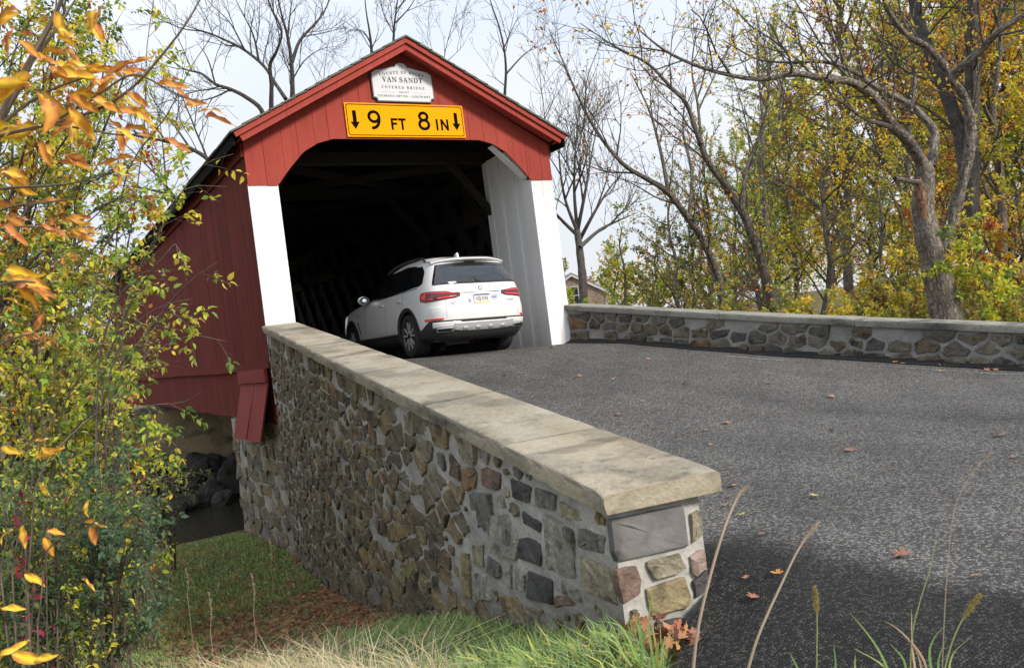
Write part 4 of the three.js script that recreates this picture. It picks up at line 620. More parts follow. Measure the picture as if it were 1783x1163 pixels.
  decal('sail_sticker', -0.235, 0.87, 0.055, 0.085, std({ map: canvasTex(64, 96, (c) => { c.fillStyle = '#cdcdcc'; c.fillRect(0, 0, 64, 96); c.fillStyle = '#3557a5'; c.beginPath(); c.moveTo(10, 4); c.quadraticCurveTo(60, 50, 58, 92); c.lineTo(22, 92); c.closePath(); c.fill(); }), roughness: 0.4 }));
  { const el = new THREE.CircleGeometry(1, 30); el.scale(0.062, 0.046, 1); el.rotateY(0.06); el.translate(0.255, 0.905, 1.048); obj('oval_sticker', el, std({ map: canvasTex(128, 96, (c) => { c.fillStyle = '#dfe2ee'; c.fillRect(0, 0, 128, 96); c.strokeStyle = '#4a57a8'; c.lineWidth = 10; c.beginPath(); c.ellipse(64, 48, 54, 38, 0, 0, 7); c.stroke(); c.fillStyle = '#333d8c'; c.beginPath(); c.arc(44, 50, 16, 0, 7); c.arc(86, 50, 16, 0, 7); c.fill(); c.fillRect(44, 40, 42, 18); }), roughness: 0.4 }), car); }
  // aerial fin
  { const s = new THREE.Shape([[0, 0], [0.17, 0], [0.12, 0.03], [0.055, 0.065], [0.02, 0.068], [0.008, 0.045]].map((p) => new THREE.Vector2(...p))); const f = new THREE.ExtrudeGeometry(s, { depth: 0.02, bevelEnabled: true, bevelThickness: 0.01, bevelSize: 0.006, bevelSegments: 2 }); f.translate(0, 0, -0.01); f.rotateY(Math.PI / 2); f.translate(0.0, 1.695, 0.28); obj('aerial_fin', f, CP, car); }
  // wheels
  const mkWheel = () => {
    const w = new THREE.Group(); w.name = 'wheel'; const R = 0.375;
    const tp = [[0.255, -0.13], [0.30, -0.145], [0.345, -0.146], [0.366, -0.13], [0.375, -0.10], [0.376, 0.10], [0.366, 0.13], [0.345, 0.146], [0.30, 0.145], [0.255, 0.13]].map((p) => new THREE.Vector2(...p)); const ty = new THREE.LatheGeometry(tp, 56); ty.rotateZ(-Math.PI / 2); obj('tyre', ty, TYRE, w);
    const rp = [[0.262, 0.135], [0.255, 0.142], [0.246, 0.128], [0.24, 0.05], [0.235, -0.12]].map((p) => new THREE.Vector2(...p)); const rg = new THREE.LatheGeometry(rp, 56); rg.rotateZ(-Math.PI / 2); obj('rim', rg, std({ color: lin(0.10, 0.10, 0.10), metalness: 0.5, roughness: 0.45 }), w);
    const dk = new THREE.CylinderGeometry(0.236, 0.236, 0.02, 40); dk.rotateZ(Math.PI / 2); dk.translate(0.03, 0, 0); obj('brake_disc', dk, BLK, w);
    const sp = []; for (let i = 0; i < 5; i++) for (const d of [-1, 1]) { const a = (i / 5) * 2 * Math.PI, b = a + d * 0.27; sp.push(beam(V(0.125, Math.cos(a + d * 0.10) * 0.03, Math.sin(a + d * 0.1) * 0.03), V(0.118, Math.cos(b) * 0.245, Math.sin(b) * 0.245), 0.03, 0.024, V(1, 0, 0))); }
    obj('spokes', sp, SILV, w); const hb = new THREE.CylinderGeometry(0.045, 0.05, 0.03, 24); hb.rotateZ(Math.PI / 2); hb.translate(0.125, 0, 0); obj('hub_cap', hb, GLOSS, w); return w;
  };
  const W0 = mkWheel(); for (const [s, z] of [[1, 0], [-1, 0], [1, -2.975], [-1, -2.975]]) { const w = s === 1 && z === 0 ? W0 : W0.clone(); w.position.set(s * 0.845, 0.375, z); w.rotation.y = s < 0 ? Math.PI : 0; car.add(w); }
  obj('underbody', [box(-0.8, 0.8, 0.22, 0.42, -3.4, 0.75), box(-0.55, -0.1, 0.16, 0.3, -2.4, 0.6)], BLK, car);
}
// ---------- plants: tubes and leaves gathered into one mesh per part ----------
const Cb = (() => { camera.updateMatrixWorld(); const m = camera.matrixWorld.elements; return { R: V(m[0], m[1], m[2]), U: V(m[4], m[5], m[6]), F: V(-m[8], -m[9], -m[10]) }; })();
function at(x, y, d) { return camera.position.clone().addScaledVector(Cb.F, d).addScaledVector(Cb.R, (x - 891.5) / 1477 * d).addScaledVector(Cb.U, -(y - 581.5) / 1477 * d); }   // a point of the place at a distance, from where the photograph shows it
function onGround(x, y, fn, d0 = 2, d1 = 40) { let p = at(x, y, d0); for (let d = d0; d < d1; d += 0.02) { const q = at(x, y, d); if (q.y < fn(q.x, q.z)) return q; p = q; } return p; }
class Tubes {
  constructor() { this.p = []; this.n = []; this.u = []; this.i = []; }
  tube(pts, radii, sides) {
    let s = V(1, 0, 0); const N = pts.length; let v0 = 0;
    for (let k = 0; k < N; k++) {
      const t = (k < N - 1 ? pts[k + 1] : pts[k]).clone().sub(k > 0 ? pts[k - 1] : pts[k]).normalize();
      s = s.sub(t.clone().multiplyScalar(s.dot(t))); if (s.lengthSq() < 1e-4) s = V(t.y, t.z, t.x).cross(t); s.normalize(); const b = t.clone().cross(s);
      if (k) v0 += pts[k].distanceTo(pts[k - 1]);
      for (let q = 0; q < sides; q++) { const a = q / sides * 2 * Math.PI, c = Math.cos(a), d = Math.sin(a), nx = s.x * c + b.x * d, ny = s.y * c + b.y * d, nz = s.z * c + b.z * d, r = radii[k] * (sides > 6 ? 1 + 0.10 * (vnoise(q * 1.7 + pts[0].x * 9, v0 * 3, 5) - 0.5) * 2 : 1); this.p.push(pts[k].x + nx * r, pts[k].y + ny * r, pts[k].z + nz * r); this.n.push(nx, ny, nz); this.u.push(q / sides * Math.max(1, Math.round(r * 14)) * 0.25, v0); }
    }
    const b0 = this.p.length / 3 - N * sides;
    for (let k = 0; k < N - 1; k++) for (let q = 0; q < sides; q++) { const a = b0 + k * sides + q, b = b0 + k * sides + (q + 1) % sides; this.i.push(a, b, a + sides, b, b + sides, a + sides); }
  }
  geo(o = V(0, 0, 0)) { const g = new THREE.BufferGeometry(), p = new Float32Array(this.p); for (let i = 0; i < p.length; i += 3) { p[i] -= o.x; p[i + 1] -= o.y; p[i + 2] -= o.z; } g.setAttribute('position', new THREE.BufferAttribute(p, 3)); g.setAttribute('normal', new THREE.BufferAttribute(new Float32Array(this.n), 3)); g.setAttribute('uv', new THREE.BufferAttribute(new Float32Array(this.u), 2)); g.setIndex(this.i); return g; }
}
const _a = V(), _b = V(), _c = V();
class Leaves {
  constructor() { this.p = []; this.c = []; this.i = []; }
  // a leaf folded on its midrib, from o along d, with blade normal near up
  add(o, d, up, L, W, col, fold = 0.25, curl = 0.15, fine = false) {
    _a.copy(d).normalize(); _b.copy(up).cross(_a); if (_b.lengthSq() < 1e-5) _b.set(_a.y, -_a.x, 0.01).cross(_a); _b.normalize(); _c.copy(_a).cross(_b);
    const b0 = this.p.length / 3, P = (l, w, h) => { this.p.push(o.x + _a.x * l + _b.x * w + _c.x * h, o.y + _a.y * l + _b.y * w + _c.y * h, o.z + _a.z * l + _b.z * w + _c.z * h); this.c.push(col[0], col[1], col[2]); };
    if (!fine) { P(0, 0, 0); P(L * 0.45, W / 2, W * fold); P(L, 0, -L * curl); P(L * 0.45, -W / 2, W * fold); this.i.push(b0, b0 + 1, b0 + 2, b0, b0 + 2, b0 + 3); } else { P(0, 0, 0); P(L * 0.25, W * 0.42, W * fold * 0.9); P(L * 0.6, W * 0.44, W * fold * 0.8 - L * curl * 0.3); P(L, 0, -L * curl); P(L * 0.6, -W * 0.44, W * fold * 0.8 - L * curl * 0.3); P(L * 0.25, -W * 0.42, W * fold * 0.9); P(L * 0.5, 0, -L * curl * 0.2); for (const t of [[0, 1, 6], [1, 2, 6], [2, 3, 6], [3, 4, 6], [4, 5, 6], [5, 0, 6]]) this.i.push(b0 + t[0], b0 + t[1], b0 + t[2]); }
  }
  get n() { return this.i.length / 6; }
  geo(o = V(0, 0, 0)) { const g = new THREE.BufferGeometry(), p = new Float32Array(this.p); for (let i = 0; i < p.length; i += 3) { p[i] -= o.x; p[i + 1] -= o.y; p[i + 2] -= o.z; } g.setAttribute('position', new THREE.BufferAttribute(p, 3)); g.setAttribute('color', new THREE.BufferAttribute(new Float32Array(this.c), 3)); g.setIndex(this.i); g.computeVertexNormals(); return g; }
}
const barkMap = tex(512, 512, (u, v) => { const w = 0.012 * fbm(u * 6, v * 6, 205, 3, 6, 6), a = fbm((u + w) * 28, v * 5, 201, 4, 28, 5), b = fbm(u * 4, v * 4, 203, 3, 4, 4), cr = smooth(0.10, 0.0, Math.abs(a - 0.5)); return clamp(0.72 + 0.7 * (a - 0.5) + 0.6 * (b - 0.5) - 0.38 * cr); });
const bark = (r, g, b, s = 0.02) => std({ color: lin(r, g, b), map: rep(barkMap, 1.5, 1.5), bumpMap: rep(barkMap, 1.5, 1.5), bumpScale: s, roughness: 0.95 });
M.barkGrey = bark(0.31, 0.265, 0.22, 0.05); M.barkDark = bark(0.11, 0.098, 0.088); M.barkBrown = bark(0.235, 0.20, 0.16, 0.03); M.twig = bark(0.26, 0.20, 0.15, 0.004); M.barkFar = bark(0.17, 0.15, 0.135, 0.01);
M.leaf = new THREE.MeshPhysicalMaterial({ vertexColors: true, side: THREE.DoubleSide, roughness: 1, transmission: 0.5, thickness: 0, specularIntensity: 0.5 });
M.bigLeaf = new THREE.MeshPhysicalMaterial({ vertexColors: true, side: THREE.DoubleSide, roughness: 0.95, transmission: 0.38, thickness: 0 });
M.grass = new THREE.MeshPhysicalMaterial({ vertexColors: true, side: THREE.DoubleSide, roughness: 0.95, transmission: 0.35, thickness: 0 });
const PAL = {
  yellow: [[0.80, 0.58, 0.035], [0.85, 0.62, 0.04], [0.70, 0.56, 0.04], [0.55, 0.52, 0.05], [0.80, 0.48, 0.035], [0.42, 0.46, 0.05]],
  yelgreen: [[0.46, 0.54, 0.05], [0.60, 0.59, 0.05], [0.30, 0.43, 0.05], [0.74, 0.64, 0.06], [0.20, 0.31, 0.05], [0.74, 0.54, 0.05]],
  orange: [[0.55, 0.22, 0.04], [0.66, 0.32, 0.05], [0.46, 0.16, 0.04], [0.60, 0.42, 0.06], [0.40, 0.28, 0.06], [0.52, 0.14, 0.05]],
  rust: [[0.40, 0.16, 0.06], [0.48, 0.23, 0.07], [0.32, 0.13, 0.06], [0.42, 0.12, 0.06]],
  green: [[0.07, 0.13, 0.045], [0.10, 0.17, 0.05], [0.06, 0.10, 0.045], [0.14, 0.20, 0.06], [0.20, 0.22, 0.06]],
  olive: [[0.26, 0.28, 0.06], [0.36, 0.35, 0.07], [0.46, 0.38, 0.07], [0.18, 0.21, 0.06], [0.40, 0.24, 0.07]],
};
const pick = (pal, r) => { const c = pal[Math.floor(r() * pal.length)], k = 0.75 + 0.5 * r(); return [c[0] * k, c[1] * k, c[2] * k]; };
const rdir = (r) => { const z = 2 * r() - 1, a = 2 * Math.PI * r(), s = Math.sqrt(1 - z * z); return V(s * Math.cos(a), z, s * Math.sin(a)); };
// grows side shoots from a limb; o: levels, len, n (per metre), ang, up, wob, leaf {...}
function grow(tb, lv, pts, r0, r1, lvl, o, r) {
  const N = pts.length, seg = []; let len = 0; for (let k = 1; k < N; k++) { const d = pts[k].distanceTo(pts[k - 1]); seg.push(d); len += d; }
  const rad = pts.map((_, k) => lerp(r0, r1, Math.pow(k / (N - 1), 0.9)));
  const rmax = r0; tb.tube(pts, rad, rmax > 0.12 ? 10 : rmax > 0.05 ? 6 : rmax > 0.015 ? 4 : 3);
  const point = (t) => { let d = t * len; for (let k = 0; k < seg.length; k++) { if (d <= seg[k] || k === seg.length - 1) { const f = Math.min(1, d / (seg[k] || 1)); return [pts[k].clone().lerp(pts[k + 1], f), pts[k + 1].clone().sub(pts[k]).normalize(), lerp(rad[k], rad[k + 1], f)]; } d -= seg[k]; } };
  if (o.leaf && lvl >= (o.leaf.from ?? o.levels)) {
    const L = o.leaf, bare = r() < 0.28, m = bare ? 0 : Math.max(1, Math.round(len * L.per * (0.7 + 1.1 * r()))), tone = pick(L.pal, r);
    for (let q = 0; q < m; q++) {
      const [p, t] = point(0.15 + 0.85 * Math.pow(r(), 0.6)); if (L.where && !L.where(p, r)) continue;
      const d = t.clone().multiplyScalar(0.5).add(rdir(r)).add(V(0, -(L.droop ?? 0.3), 0)).normalize(), s = L.size * (0.65 + 0.7 * r());
      lv.add(p.addScaledVector(d, 0.3 * s), d, V(0, 1, 0).addScaledVector(rdir(r), 0.9), s, s * (L.w ?? 0.62), (() => { const k = 0.7 + 0.6 * r(), z = r() < 0.3 ? pick(L.pal, r) : tone; return [z[0] * k, z[1] * k * (0.92 + 0.16 * r()), z[2] * k]; })(), 0.08 + 0.3 * r(), 0.45 * r(), L.fine);
    }
  }
  if (lvl >= o.levels) return;
  const i = Math.min(lvl, o.n.length - 1), cnt = Math.max(lvl === 0 ? 2 : 1, Math.round(o.n[i] * len * (0.8 + 0.4 * r())));
  for (let q = 0; q < cnt; q++) {
    const t = lerp(o.t0?.[i] ?? 0.25, 0.98, (q + r()) / cnt), [p, d, rr] = point(t);
    const side = rdir(r); side.addScaledVector(d, -side.dot(d)).normalize(); const a = (o.ang[i] ?? 0.8) * (0.7 + 0.6 * r());
    let dir = d.clone().multiplyScalar(Math.cos(a)).addScaledVector(side, Math.sin(a)); dir.y += o.up[i] ?? 0.1; dir.normalize();
    const L = o.len[i] * (1 - 0.45 * t) * (0.6 + 0.8 * r()), S = L > 1.2 ? 6 : L > 0.45 ? 4 : 2, c = [p.clone()]; const w = o.wob ?? 0.18;
    for (let k = 0; k < S; k++) { dir = dir.clone().addScaledVector(rdir(r), w); dir.y += (o.curve?.[i] ?? 0.04); dir.normalize(); c.push(c[k].clone().addScaledVector(dir, L / S)); }
    const cr = Math.max(o.rmin ?? 0.004, Math.min(rr * 0.7, L * (o.thick ?? 0.018))); grow(tb, lv, c, cr, Math.max(o.rmin ?? 0.003, cr * 0.3), lvl + 1, o, r);
  }
}
function smoothPath(P, sub = 3) { const c = new THREE.CatmullRomCurve3(P); return c.getPoints((P.length - 1) * sub); }
function finish(t, tb, lv, barkMat, trunkName = 'trunk', crownName = 'crown', leafMat = M.leaf) {
  const o = t.position; if (tb.i.length) obj(trunkName, tb.geo(o), barkMat, t); if (lv && lv.i.length) obj(crownName, lv.geo(o), leafMat, t);
}
// ---------- brick house beyond the trees ----------
{
  const c = V(34.4, 0, -45), h = thing('brick_house', 'brick house with a white trimmed gable glimpsed beside the bridge post', 'house', [c.x, 0, c.z], -0.45);
  const brick = std({ color: lin(0.50, 0.36, 0.30), map: mortarMap, bumpMap: stoneBump, bumpScale: 0.01 }), roofM = std({ color: lin(0.33, 0.30, 0.28) }), wm = std({ color: lin(0.78, 0.77, 0.73) });
  obj('wall', muv(prism([[-2.7, -4], [2.7, -4], [2.7, 2.9], [0, 4.5], [-2.7, 2.9]], -8, 0)), brick, h);
  for (const s of [-1, 1]) { const a = V(0, 4.62, 0), b = V(s * 3.0, 2.84, 0); obj('roof', muv(prism(s > 0 ? [[0, 4.52], [3.0, 2.74], [3.0, 2.88], [0, 4.66]] : [[-3.0, 2.74], [0, 4.52], [0, 4.66], [-3.0, 2.88]], -8.3, 0.25)), roofM, h); obj('rake_trim', muv(prism(s > 0 ? [[0, 4.34], [2.95, 2.58], [2.95, 2.76], [0, 4.53]] : [[-2.95, 2.58], [0, 4.34], [0, 4.53], [-2.95, 2.76]], 0.20, 0.262)), wm, h); }
  for (const [x, y] of [[-1.3, 1.0], [1.2, 1.0], [0, 2.75]]) { const w = obj('window', [box(x - 0.5, x + 0.5, y - 0.75, y - 0.68, 0, 0.06), box(x - 0.5, x + 0.5, y + 0.68, y + 0.75, 0, 0.06), box(x - 0.5, x - 0.43, y - 0.68, y + 0.68, 0, 0.06), box(x + 0.43, x + 0.5, y - 0.68, y + 0.68, 0, 0.06), box(x - 0.43, x + 0.43, y - 0.03, y + 0.03, 0, 0.05)], wm, h); obj('pane', box(x - 0.43, x + 0.43, y - 0.68, y + 0.68, 0.003, 0.02), std({ color: lin(0.03, 0.04, 0.05), roughness: 0.1 }), w); for (const s of [-1, 1]) obj('shutter', box(x + s * 0.72 - 0.2, x + s * 0.72 + 0.2, y - 0.72, y + 0.72, 0, 0.05), std({ color: lin(0.05, 0.10, 0.07) }), h); }
  obj('chimney', muv(box(-0.4, 0.4, 4.2, 5.4, -7, -6.3)), brick, h);
}
// ---------- trees behind the right parapet ----------
const limb = (a) => smoothPath(a.map(([x, y, d]) => at(x, y, d)), 4);
const openLeaf = (pal, per, size) => ({ from: 2, per, size, pal, w: 0.6 });
{ // the big forked grey tree
  const r = rng(301), tb = new Tubes(), lv = new Leaves(), o = { levels: 3, n: [2.2, 3.0, 3.4], len: [2.1, 1.0, 0.5], ang: [0.9, 0.8, 0.7], up: [0.25, 0.15, 0.05], t0: [0.15, 0.12, 0.1], wob: 0.24, rmin: 0.0032, thick: 0.014, leaf: openLeaf(PAL.yellow, 2.2, 0.085) };
  const base = at(1660, 640, 17); base.y = groundY(base.x, base.z) - 0.1;
  const tr = [base].concat(limb([[1655, 590, 17], [1643, 520, 17], [1628, 455, 17], [1614, 400, 17], [1608, 350, 17], [1612, 300, 17], [1608, 284, 17]])); tb.tube(tr, tr.map((_, i) => lerp(0.34, 0.15, Math.pow(i / tr.length, 0.8))), 12);
  const A = limb([[1610, 290, 17], [1583, 246, 16.7], [1554, 217, 16.4], [1525, 173, 16], [1487, 144, 15.6], [1439, 137, 15.2], [1386, 128, 14.9], [1323, 138, 14.6], [1224, 118, 14.2], [1157, 87, 14], [1110, 50, 13.9]]); grow(tb, lv, A, 0.125, 0.010, 0, o, r);
  const B = limb([[1622, 290, 17], [1628, 231, 17.3], [1612, 207, 17.4], [1578, 178, 17.6], [1530, 154, 17.8], [1487, 125, 18], [1439, 108, 18.2], [1386, 108, 18.4], [1323, 104, 18.6], [1260, 70, 18.8]]); grow(tb, lv, B, 0.10, 0.015, 0, o, r);
  const C = limb([[1640, 470, 17], [1650, 410, 16.9], [1662, 370, 16.8], [1679, 308, 16.7], [1692, 241, 16.6], [1684, 178, 16.5], [1660, 140, 16.4], [1622, 87, 16.2], [1583, 63, 16], [1554, 29, 15.8], [1530, -30, 15.6]]); grow(tb, lv, C, 0.14, 0.04, 0, { ...o, t0: [0.45, 0.2, 0.1] }, r);
  const D = limb([[1658, 133, 16.4], [1689, 106, 16.1], [1723, 72, 15.8], [1742, 53, 15.6], [1790, 22, 15.4], [1850, -10, 15.2]]); grow(tb, lv, D, 0.10, 0.03, 0, o, r);
  const E = limb([[1612, 318, 17], [1588, 316, 16.7], [1560, 311, 16.5]]); tb.tube(E, E.map((_, i) => lerp(0.06, 0.035, i / E.length)), 8);
  grow(tb, lv, limb([[1555, 222, 16.4], [1528, 214, 16], [1508, 208, 15.7], [1460, 175, 15.2], [1425, 165, 15]]), 0.06, 0.012, 0, o, r);
  grow(tb, lv, limb([[1595, 130, 16.3], [1590, 180, 16.2], [1588, 195, 16.1]]), 0.05, 0.03, 1, o, r);
  const t = thing('forked_tree', 'large grey forked tree with a broken stump branch behind the right parapet', 'tree', base.toArray()); finish(t, tb, lv, M.barkGrey);
  const s = new Tubes(), sp = limb([[1612, 392, 16.86], [1607, 360, 16.85], [1603, 330, 16.86], [1602, 308, 16.9]]); s.tube(sp, sp.map((_, i) => 0.02 + 0.085 * Math.sin(Math.PI * (i + 0.5) / sp.length)), 12); obj('torn_wood', s.geo(base), std({ color: lin(0.33, 0.18, 0.10), roughness: 0.95, map: rep(barkMap, 2, 1), bumpMap: barkMap, bumpScale: 0.04 }), t);
}
{ // dark trunks behind it
  const r = rng(302), tb = new Tubes(), lv = new Leaves(), base = at(1700, 640, 23); base.y = groundY(base.x, base.z) - 0.1;
  const o = { levels: 3, n: [0.9, 1.6, 2.2], len: [2.6, 1.3, 0.6], ang: [1.0, 0.8, 0.7], up: [0.15, 0.1, 0], t0: [0.3, 0.2, 0.1], rmin: 0.005, leaf: openLeaf(PAL.orange, 8, 0.11) };
  grow(tb, lv, [base].concat(limb([[1698, 560, 23], [1690, 420, 23], [1692, 300, 23], [1694, 150, 23], [1696, 40, 23], [1700, -120, 23], [1700, -300, 23]])), 0.27, 0.13, 0, o, r);
  grow(tb, lv, limb([[1690, 330, 23], [1672, 230, 23.3], [1640, 140, 23.6], [1605, 50, 24], [1580, -60, 24.3]]), 0.21, 0.14, 0, o, r);
  finish(thing('dark_tree', 'tall dark trunked tree standing close behind the forked grey tree', 'tree', base.toArray()), tb, lv, M.barkDark);
}
{ // two leaning trees
  const r = rng(303), o = { levels: 3, n: [2.1, 2.8, 3.2], len: [2.0, 1.0, 0.5], ang: [0.75, 0.75, 0.7], up: [0.3, 0.2, 0.05], t0: [0.2, 0.12, 0.1], wob: 0.2, rmin: 0.0034, thick: 0.014, leaf: openLeaf(PAL.orange, 2.4, 0.09) };
  let tb = new Tubes(), lv = new Leaves(), base = at(1362, 600, 19); base.y = groundY(base.x, base.z) - 0.1;
  grow(tb, lv, [base].concat(limb([[1353, 550, 19], [1336, 490, 19], [1322, 440, 18.9], [1305, 395, 18.8], [1290, 365, 18.7], [1262, 320, 18.5], [1235, 285, 18.3], [1215, 235, 18.1], [1195, 180, 18], [1165, 148, 17.8], [1130, 112, 17.6], [1070, 80, 17.4], [1010, 40, 17.2]])), 0.135, 0.008, 0, o, r);
  grow(tb, lv, limb([[1292, 368, 18.7], [1300, 300, 18.9], [1325, 230, 19.1], [1340, 150, 19.3], [1330, 60, 19.5]]), 0.07, 0.015, 0, o, r);
  grow(tb, lv, limb([[1222, 250, 18.1], [1215, 180, 18.3], [1205, 120, 18.5], [1215, 40, 18.7]]), 0.05, 0.012, 0, o, r);
  finish(thing('leaning_tree', 'slender tree with a pale lit trunk leaning left towards the bridge roof', 'tree', base.toArray()), tb, lv, M.barkBrown);
  tb = new Tubes(); lv = new Leaves(); base = at(1275, 600, 22); base.y = groundY(base.x, base.z) - 0.1;
  grow(tb, lv, [base].concat(limb([[1262, 540, 22], [1250, 480, 22], [1225, 420, 21.8], [1195, 375, 21.6], [1160, 332, 21.4], [1120, 308, 21.2], [1085, 285, 21], [1040, 230, 20.8], [1010, 175, 20.6], [982, 110, 20.4], [955, 50, 20.2]])), 0.125, 0.008, 0, { ...o, leaf: openLeaf(PAL.rust.concat(PAL.orange), 2.0, 0.09) }, r);
  grow(tb, lv, limb([[1165, 338, 21.4], [1150, 260, 21.6], [1130, 190, 21.8], [1100, 130, 22]]), 0.06, 0.014, 0, o, r);
  grow(tb, lv, limb([[1200, 382, 21.6], [1205, 300, 22], [1190, 230, 22.3], [1195, 150, 22.6]]), 0.06, 0.014, 0, o, r);
  finish(thing('leaning_tree', 'crooked darker tree leaning far left with sparse rusty leaves near the sky', 'tree', base.toArray()), tb, lv, M.barkBrown);
}
{ // bare vase-shaped tree by the house
  const r = rng(305), tb = new Tubes(), base = at(1017, 580, 45); base.y = groundY(base.x, base.z) - 0.3;
  const o = { levels: 3, n: [1.1, 1.8, 2.0], len: [3.6, 1.9, 1.0], ang: [0.7, 0.65, 0.6], up: [0.35, 0.25, 0.15], t0: [0.2, 0.15, 0.1], wob: 0.15, rmin: 0.010 };
  const tr = [base].concat(limb([[1017, 545, 45], [1015, 490, 45], [1010, 440, 45], [1005, 400, 45]])); tb.tube(tr, tr.map((_, i) => lerp(0.27, 0.17, i / tr.length)), 8);
  for (const L of [[[1006, 405], [985, 350], [975, 290], [972, 220]], [[1005, 400], [1000, 330], [1002, 260], [1010, 180]], [[1006, 400], [1020, 330], [1030, 270], [1045, 200]], [[1008, 420], [1035, 370], [1060, 330], [1085, 300]], [[1010, 430], [1045, 400], [1075, 385], [1110, 370]], [[1006, 410], [975, 380], [950, 350], [930, 300]]]) grow(tb, null, limb(L.map(([x, y], i) => [x, y, 45 + (i - 1) * (x > 1008 ? 0.8 : -0.8)])), 0.12, 0.02, 0, o, r);
  finish(thing('bare_tree', 'bare dark vase shaped tree between the bridge post and the woods, before the brick house', 'tree', base.toArray()), tb, null, M.barkFar);
}
// ---------- bare trees behind the bridge roof ----------
{
  const o = { levels: 3, n: [1.3, 1.9, 2.2], len: [2.8, 1.5, 0.8], ang: [0.75, 0.7, 0.65], up: [0.25, 0.2, 0.1], t0: [0.2, 0.12, 0.1], wob: 0.17, rmin: 0.0075, thick: 0.013 };
  const bare = (seed, d, root, limbs, label, oo = o, lvl = 0) => { const r = rng(seed), tb = new Tubes(), lv = new Leaves(), b = at(root[0], root[1], d); b.y = groundY(b.x, b.z) - 0.3; const first = limb(limbs[0][0].map(([x, y]) => [x, y, d])); tb.tube([b, first[0]], [limbs[0][1], limbs[0][1] * 0.78], 8); limbs.forEach(([L, r0], i) => grow(tb, lv, limb(L.map(([x, y], k) => [x, y, d + (i % 2 ? 0.35 : -0.35) * k])), r0 * 0.78, r0 * 0.12, lvl, oo, r)); finish(thing('bare_tree', label, 'tree', b.toArray()), tb, lv, M.barkDark); };
  bare(311, 40, [508, 300], [[[[509, 230], [509, 166], [507, 111], [500, 63], [489, 22], [476, -40]], 0.19], [[[508, 108], [522, 70], [552, 37], [568, 12], [580, -30]], 0.12], [[[500, 70], [505, 20], [515, -40]], 0.07], [[[508, 140], [530, 105], [560, 85], [590, 80]], 0.05]], 'bare dark tree rising straight up behind the left slope of the bridge roof');
  bare(312, 38, [478, 320], [[[[474, 230], [472, 185], [472, 148], [470, 111], [481, 89], [490, 55], [470, 10], [455, -40]], 0.16], [[[497, 172], [478, 144], [459, 115], [422, 85], [392, 70], [355, 55], [318, 50], [270, 30]], 0.13], [[[450, 105], [440, 60], [420, 20], [400, -20]], 0.07], [[[425, 86], [400, 40], [370, 10], [340, -20]], 0.06]], 'bare spreading tree behind the roof, its long limb arching left');
  bare(313, 34, [440, 330], [[[[458, 235], [455, 192], [426, 168], [400, 155], [374, 146], [350, 128], [320, 120], [285, 95]], 0.14], [[[400, 156], [370, 170], [340, 175], [300, 165]], 0.06], [[[374, 146], [360, 100], [340, 70]], 0.05]], 'low bare tree behind the eave, its branch sweeping left across the sky');
  bare(314, 30, [390, 420], [[[[400, 330], [362, 278], [330, 258], [298, 247], [241, 238], [190, 220]], 0.13], [[[330, 258], [300, 215], [270, 180], [250, 130]], 0.06], [[[340, 262], [300, 275], [260, 300]], 0.05]], 'leafless tree behind the left eave whose dark limb leans out to the left');
  bare(315, 28, [350, 460], [[[[345, 390], [303, 344], [288, 337], [249, 328], [205, 322]], 0.11], [[[290, 338], [286, 290], [280, 230], [270, 170]], 0.05]], 'leafless tree with a near level limb beside the left eave of the bridge');
  bare(316, 52, [648, 200], [[[[648, 120], [646, 80], [643, 55], [637, 18], [632, -40]], 0.15], [[[646, 76], [632, 55], [615, 50]], 0.08], [[[647, 85], [657, 60], [660, 40]], 0.05]], 'dark bare tree with broken branch ends, left of the roof peak', { ...o, n: [0.5, 0.9, 1.2] });
  bare(317, 50, [685, 200], [[[[685, 110], [685, 70], [687, 37], [692, 0], [700, -50]], 0.14], [[[686, 60], [670, 30], [660, -10]], 0.06], [[[688, 40], [715, 10], [735, -30]], 0.07]], 'bare tree with a few yellow leaves rising behind the roof peak', { ...o, leaf: { from: 2, per: 0.7, size: 0.16, pal: PAL.yellow } });
  bare(318, 56, [760, 220], [[[[770, 130], [775, 90], [785, 50], [795, 10], [800, -30]], 0.05], [[[770, 120], [750, 80], [740, 40]], 0.04], [[[775, 110], [805, 80], [820, 50]], 0.04]], 'thin twiggy tree just right of the roof peak', { ...o, n: [1.3, 1.6, 1.7], rmin: 0.008 });
  bare(319, 46, [880, 300], [[[[879, 190], [879, 163], [881, 122], [877, 81], [866, 37], [855, 5], [845, -40]], 0.14], [[[882, 128], [907, 100], [925, 85], [950, 60]], 0.07], [[[877, 85], [892, 50], [905, 25]], 0.06], [[[880, 150], [860, 135], [845, 130]], 0.04]], 'bare tree with a forked top standing behind the right roof slope', { ...o, n: [0.6, 1.2, 1.7] });
  bare(320, 48, [560, 230], [[[[560, 170], [565, 120], [570, 80], [580, 40]], 0.035], [[[562, 160], [590, 130], [610, 100]], 0.03], [[[560, 160], [545, 130], [535, 110]], 0.03]], 'small twiggy reddish tree low behind the left roof slope', { ...o, n: [1.6, 1.8, 2.0], rmin: 0.007, len: [2.0, 1.1, 0.6] });
  bare(321, 44, [940, 330], [[[[945, 260], [948, 200], [942, 150], [938, 100], [935, 40]], 0.05], [[[947, 210], [965, 170], [975, 120]], 0.04], [[[946, 240], [985, 205], [1000, 200]], 0.04]], 'thin bare tree beside the right end of the bridge roof', { ...o, n: [1.0, 1.5, 1.7] });
}
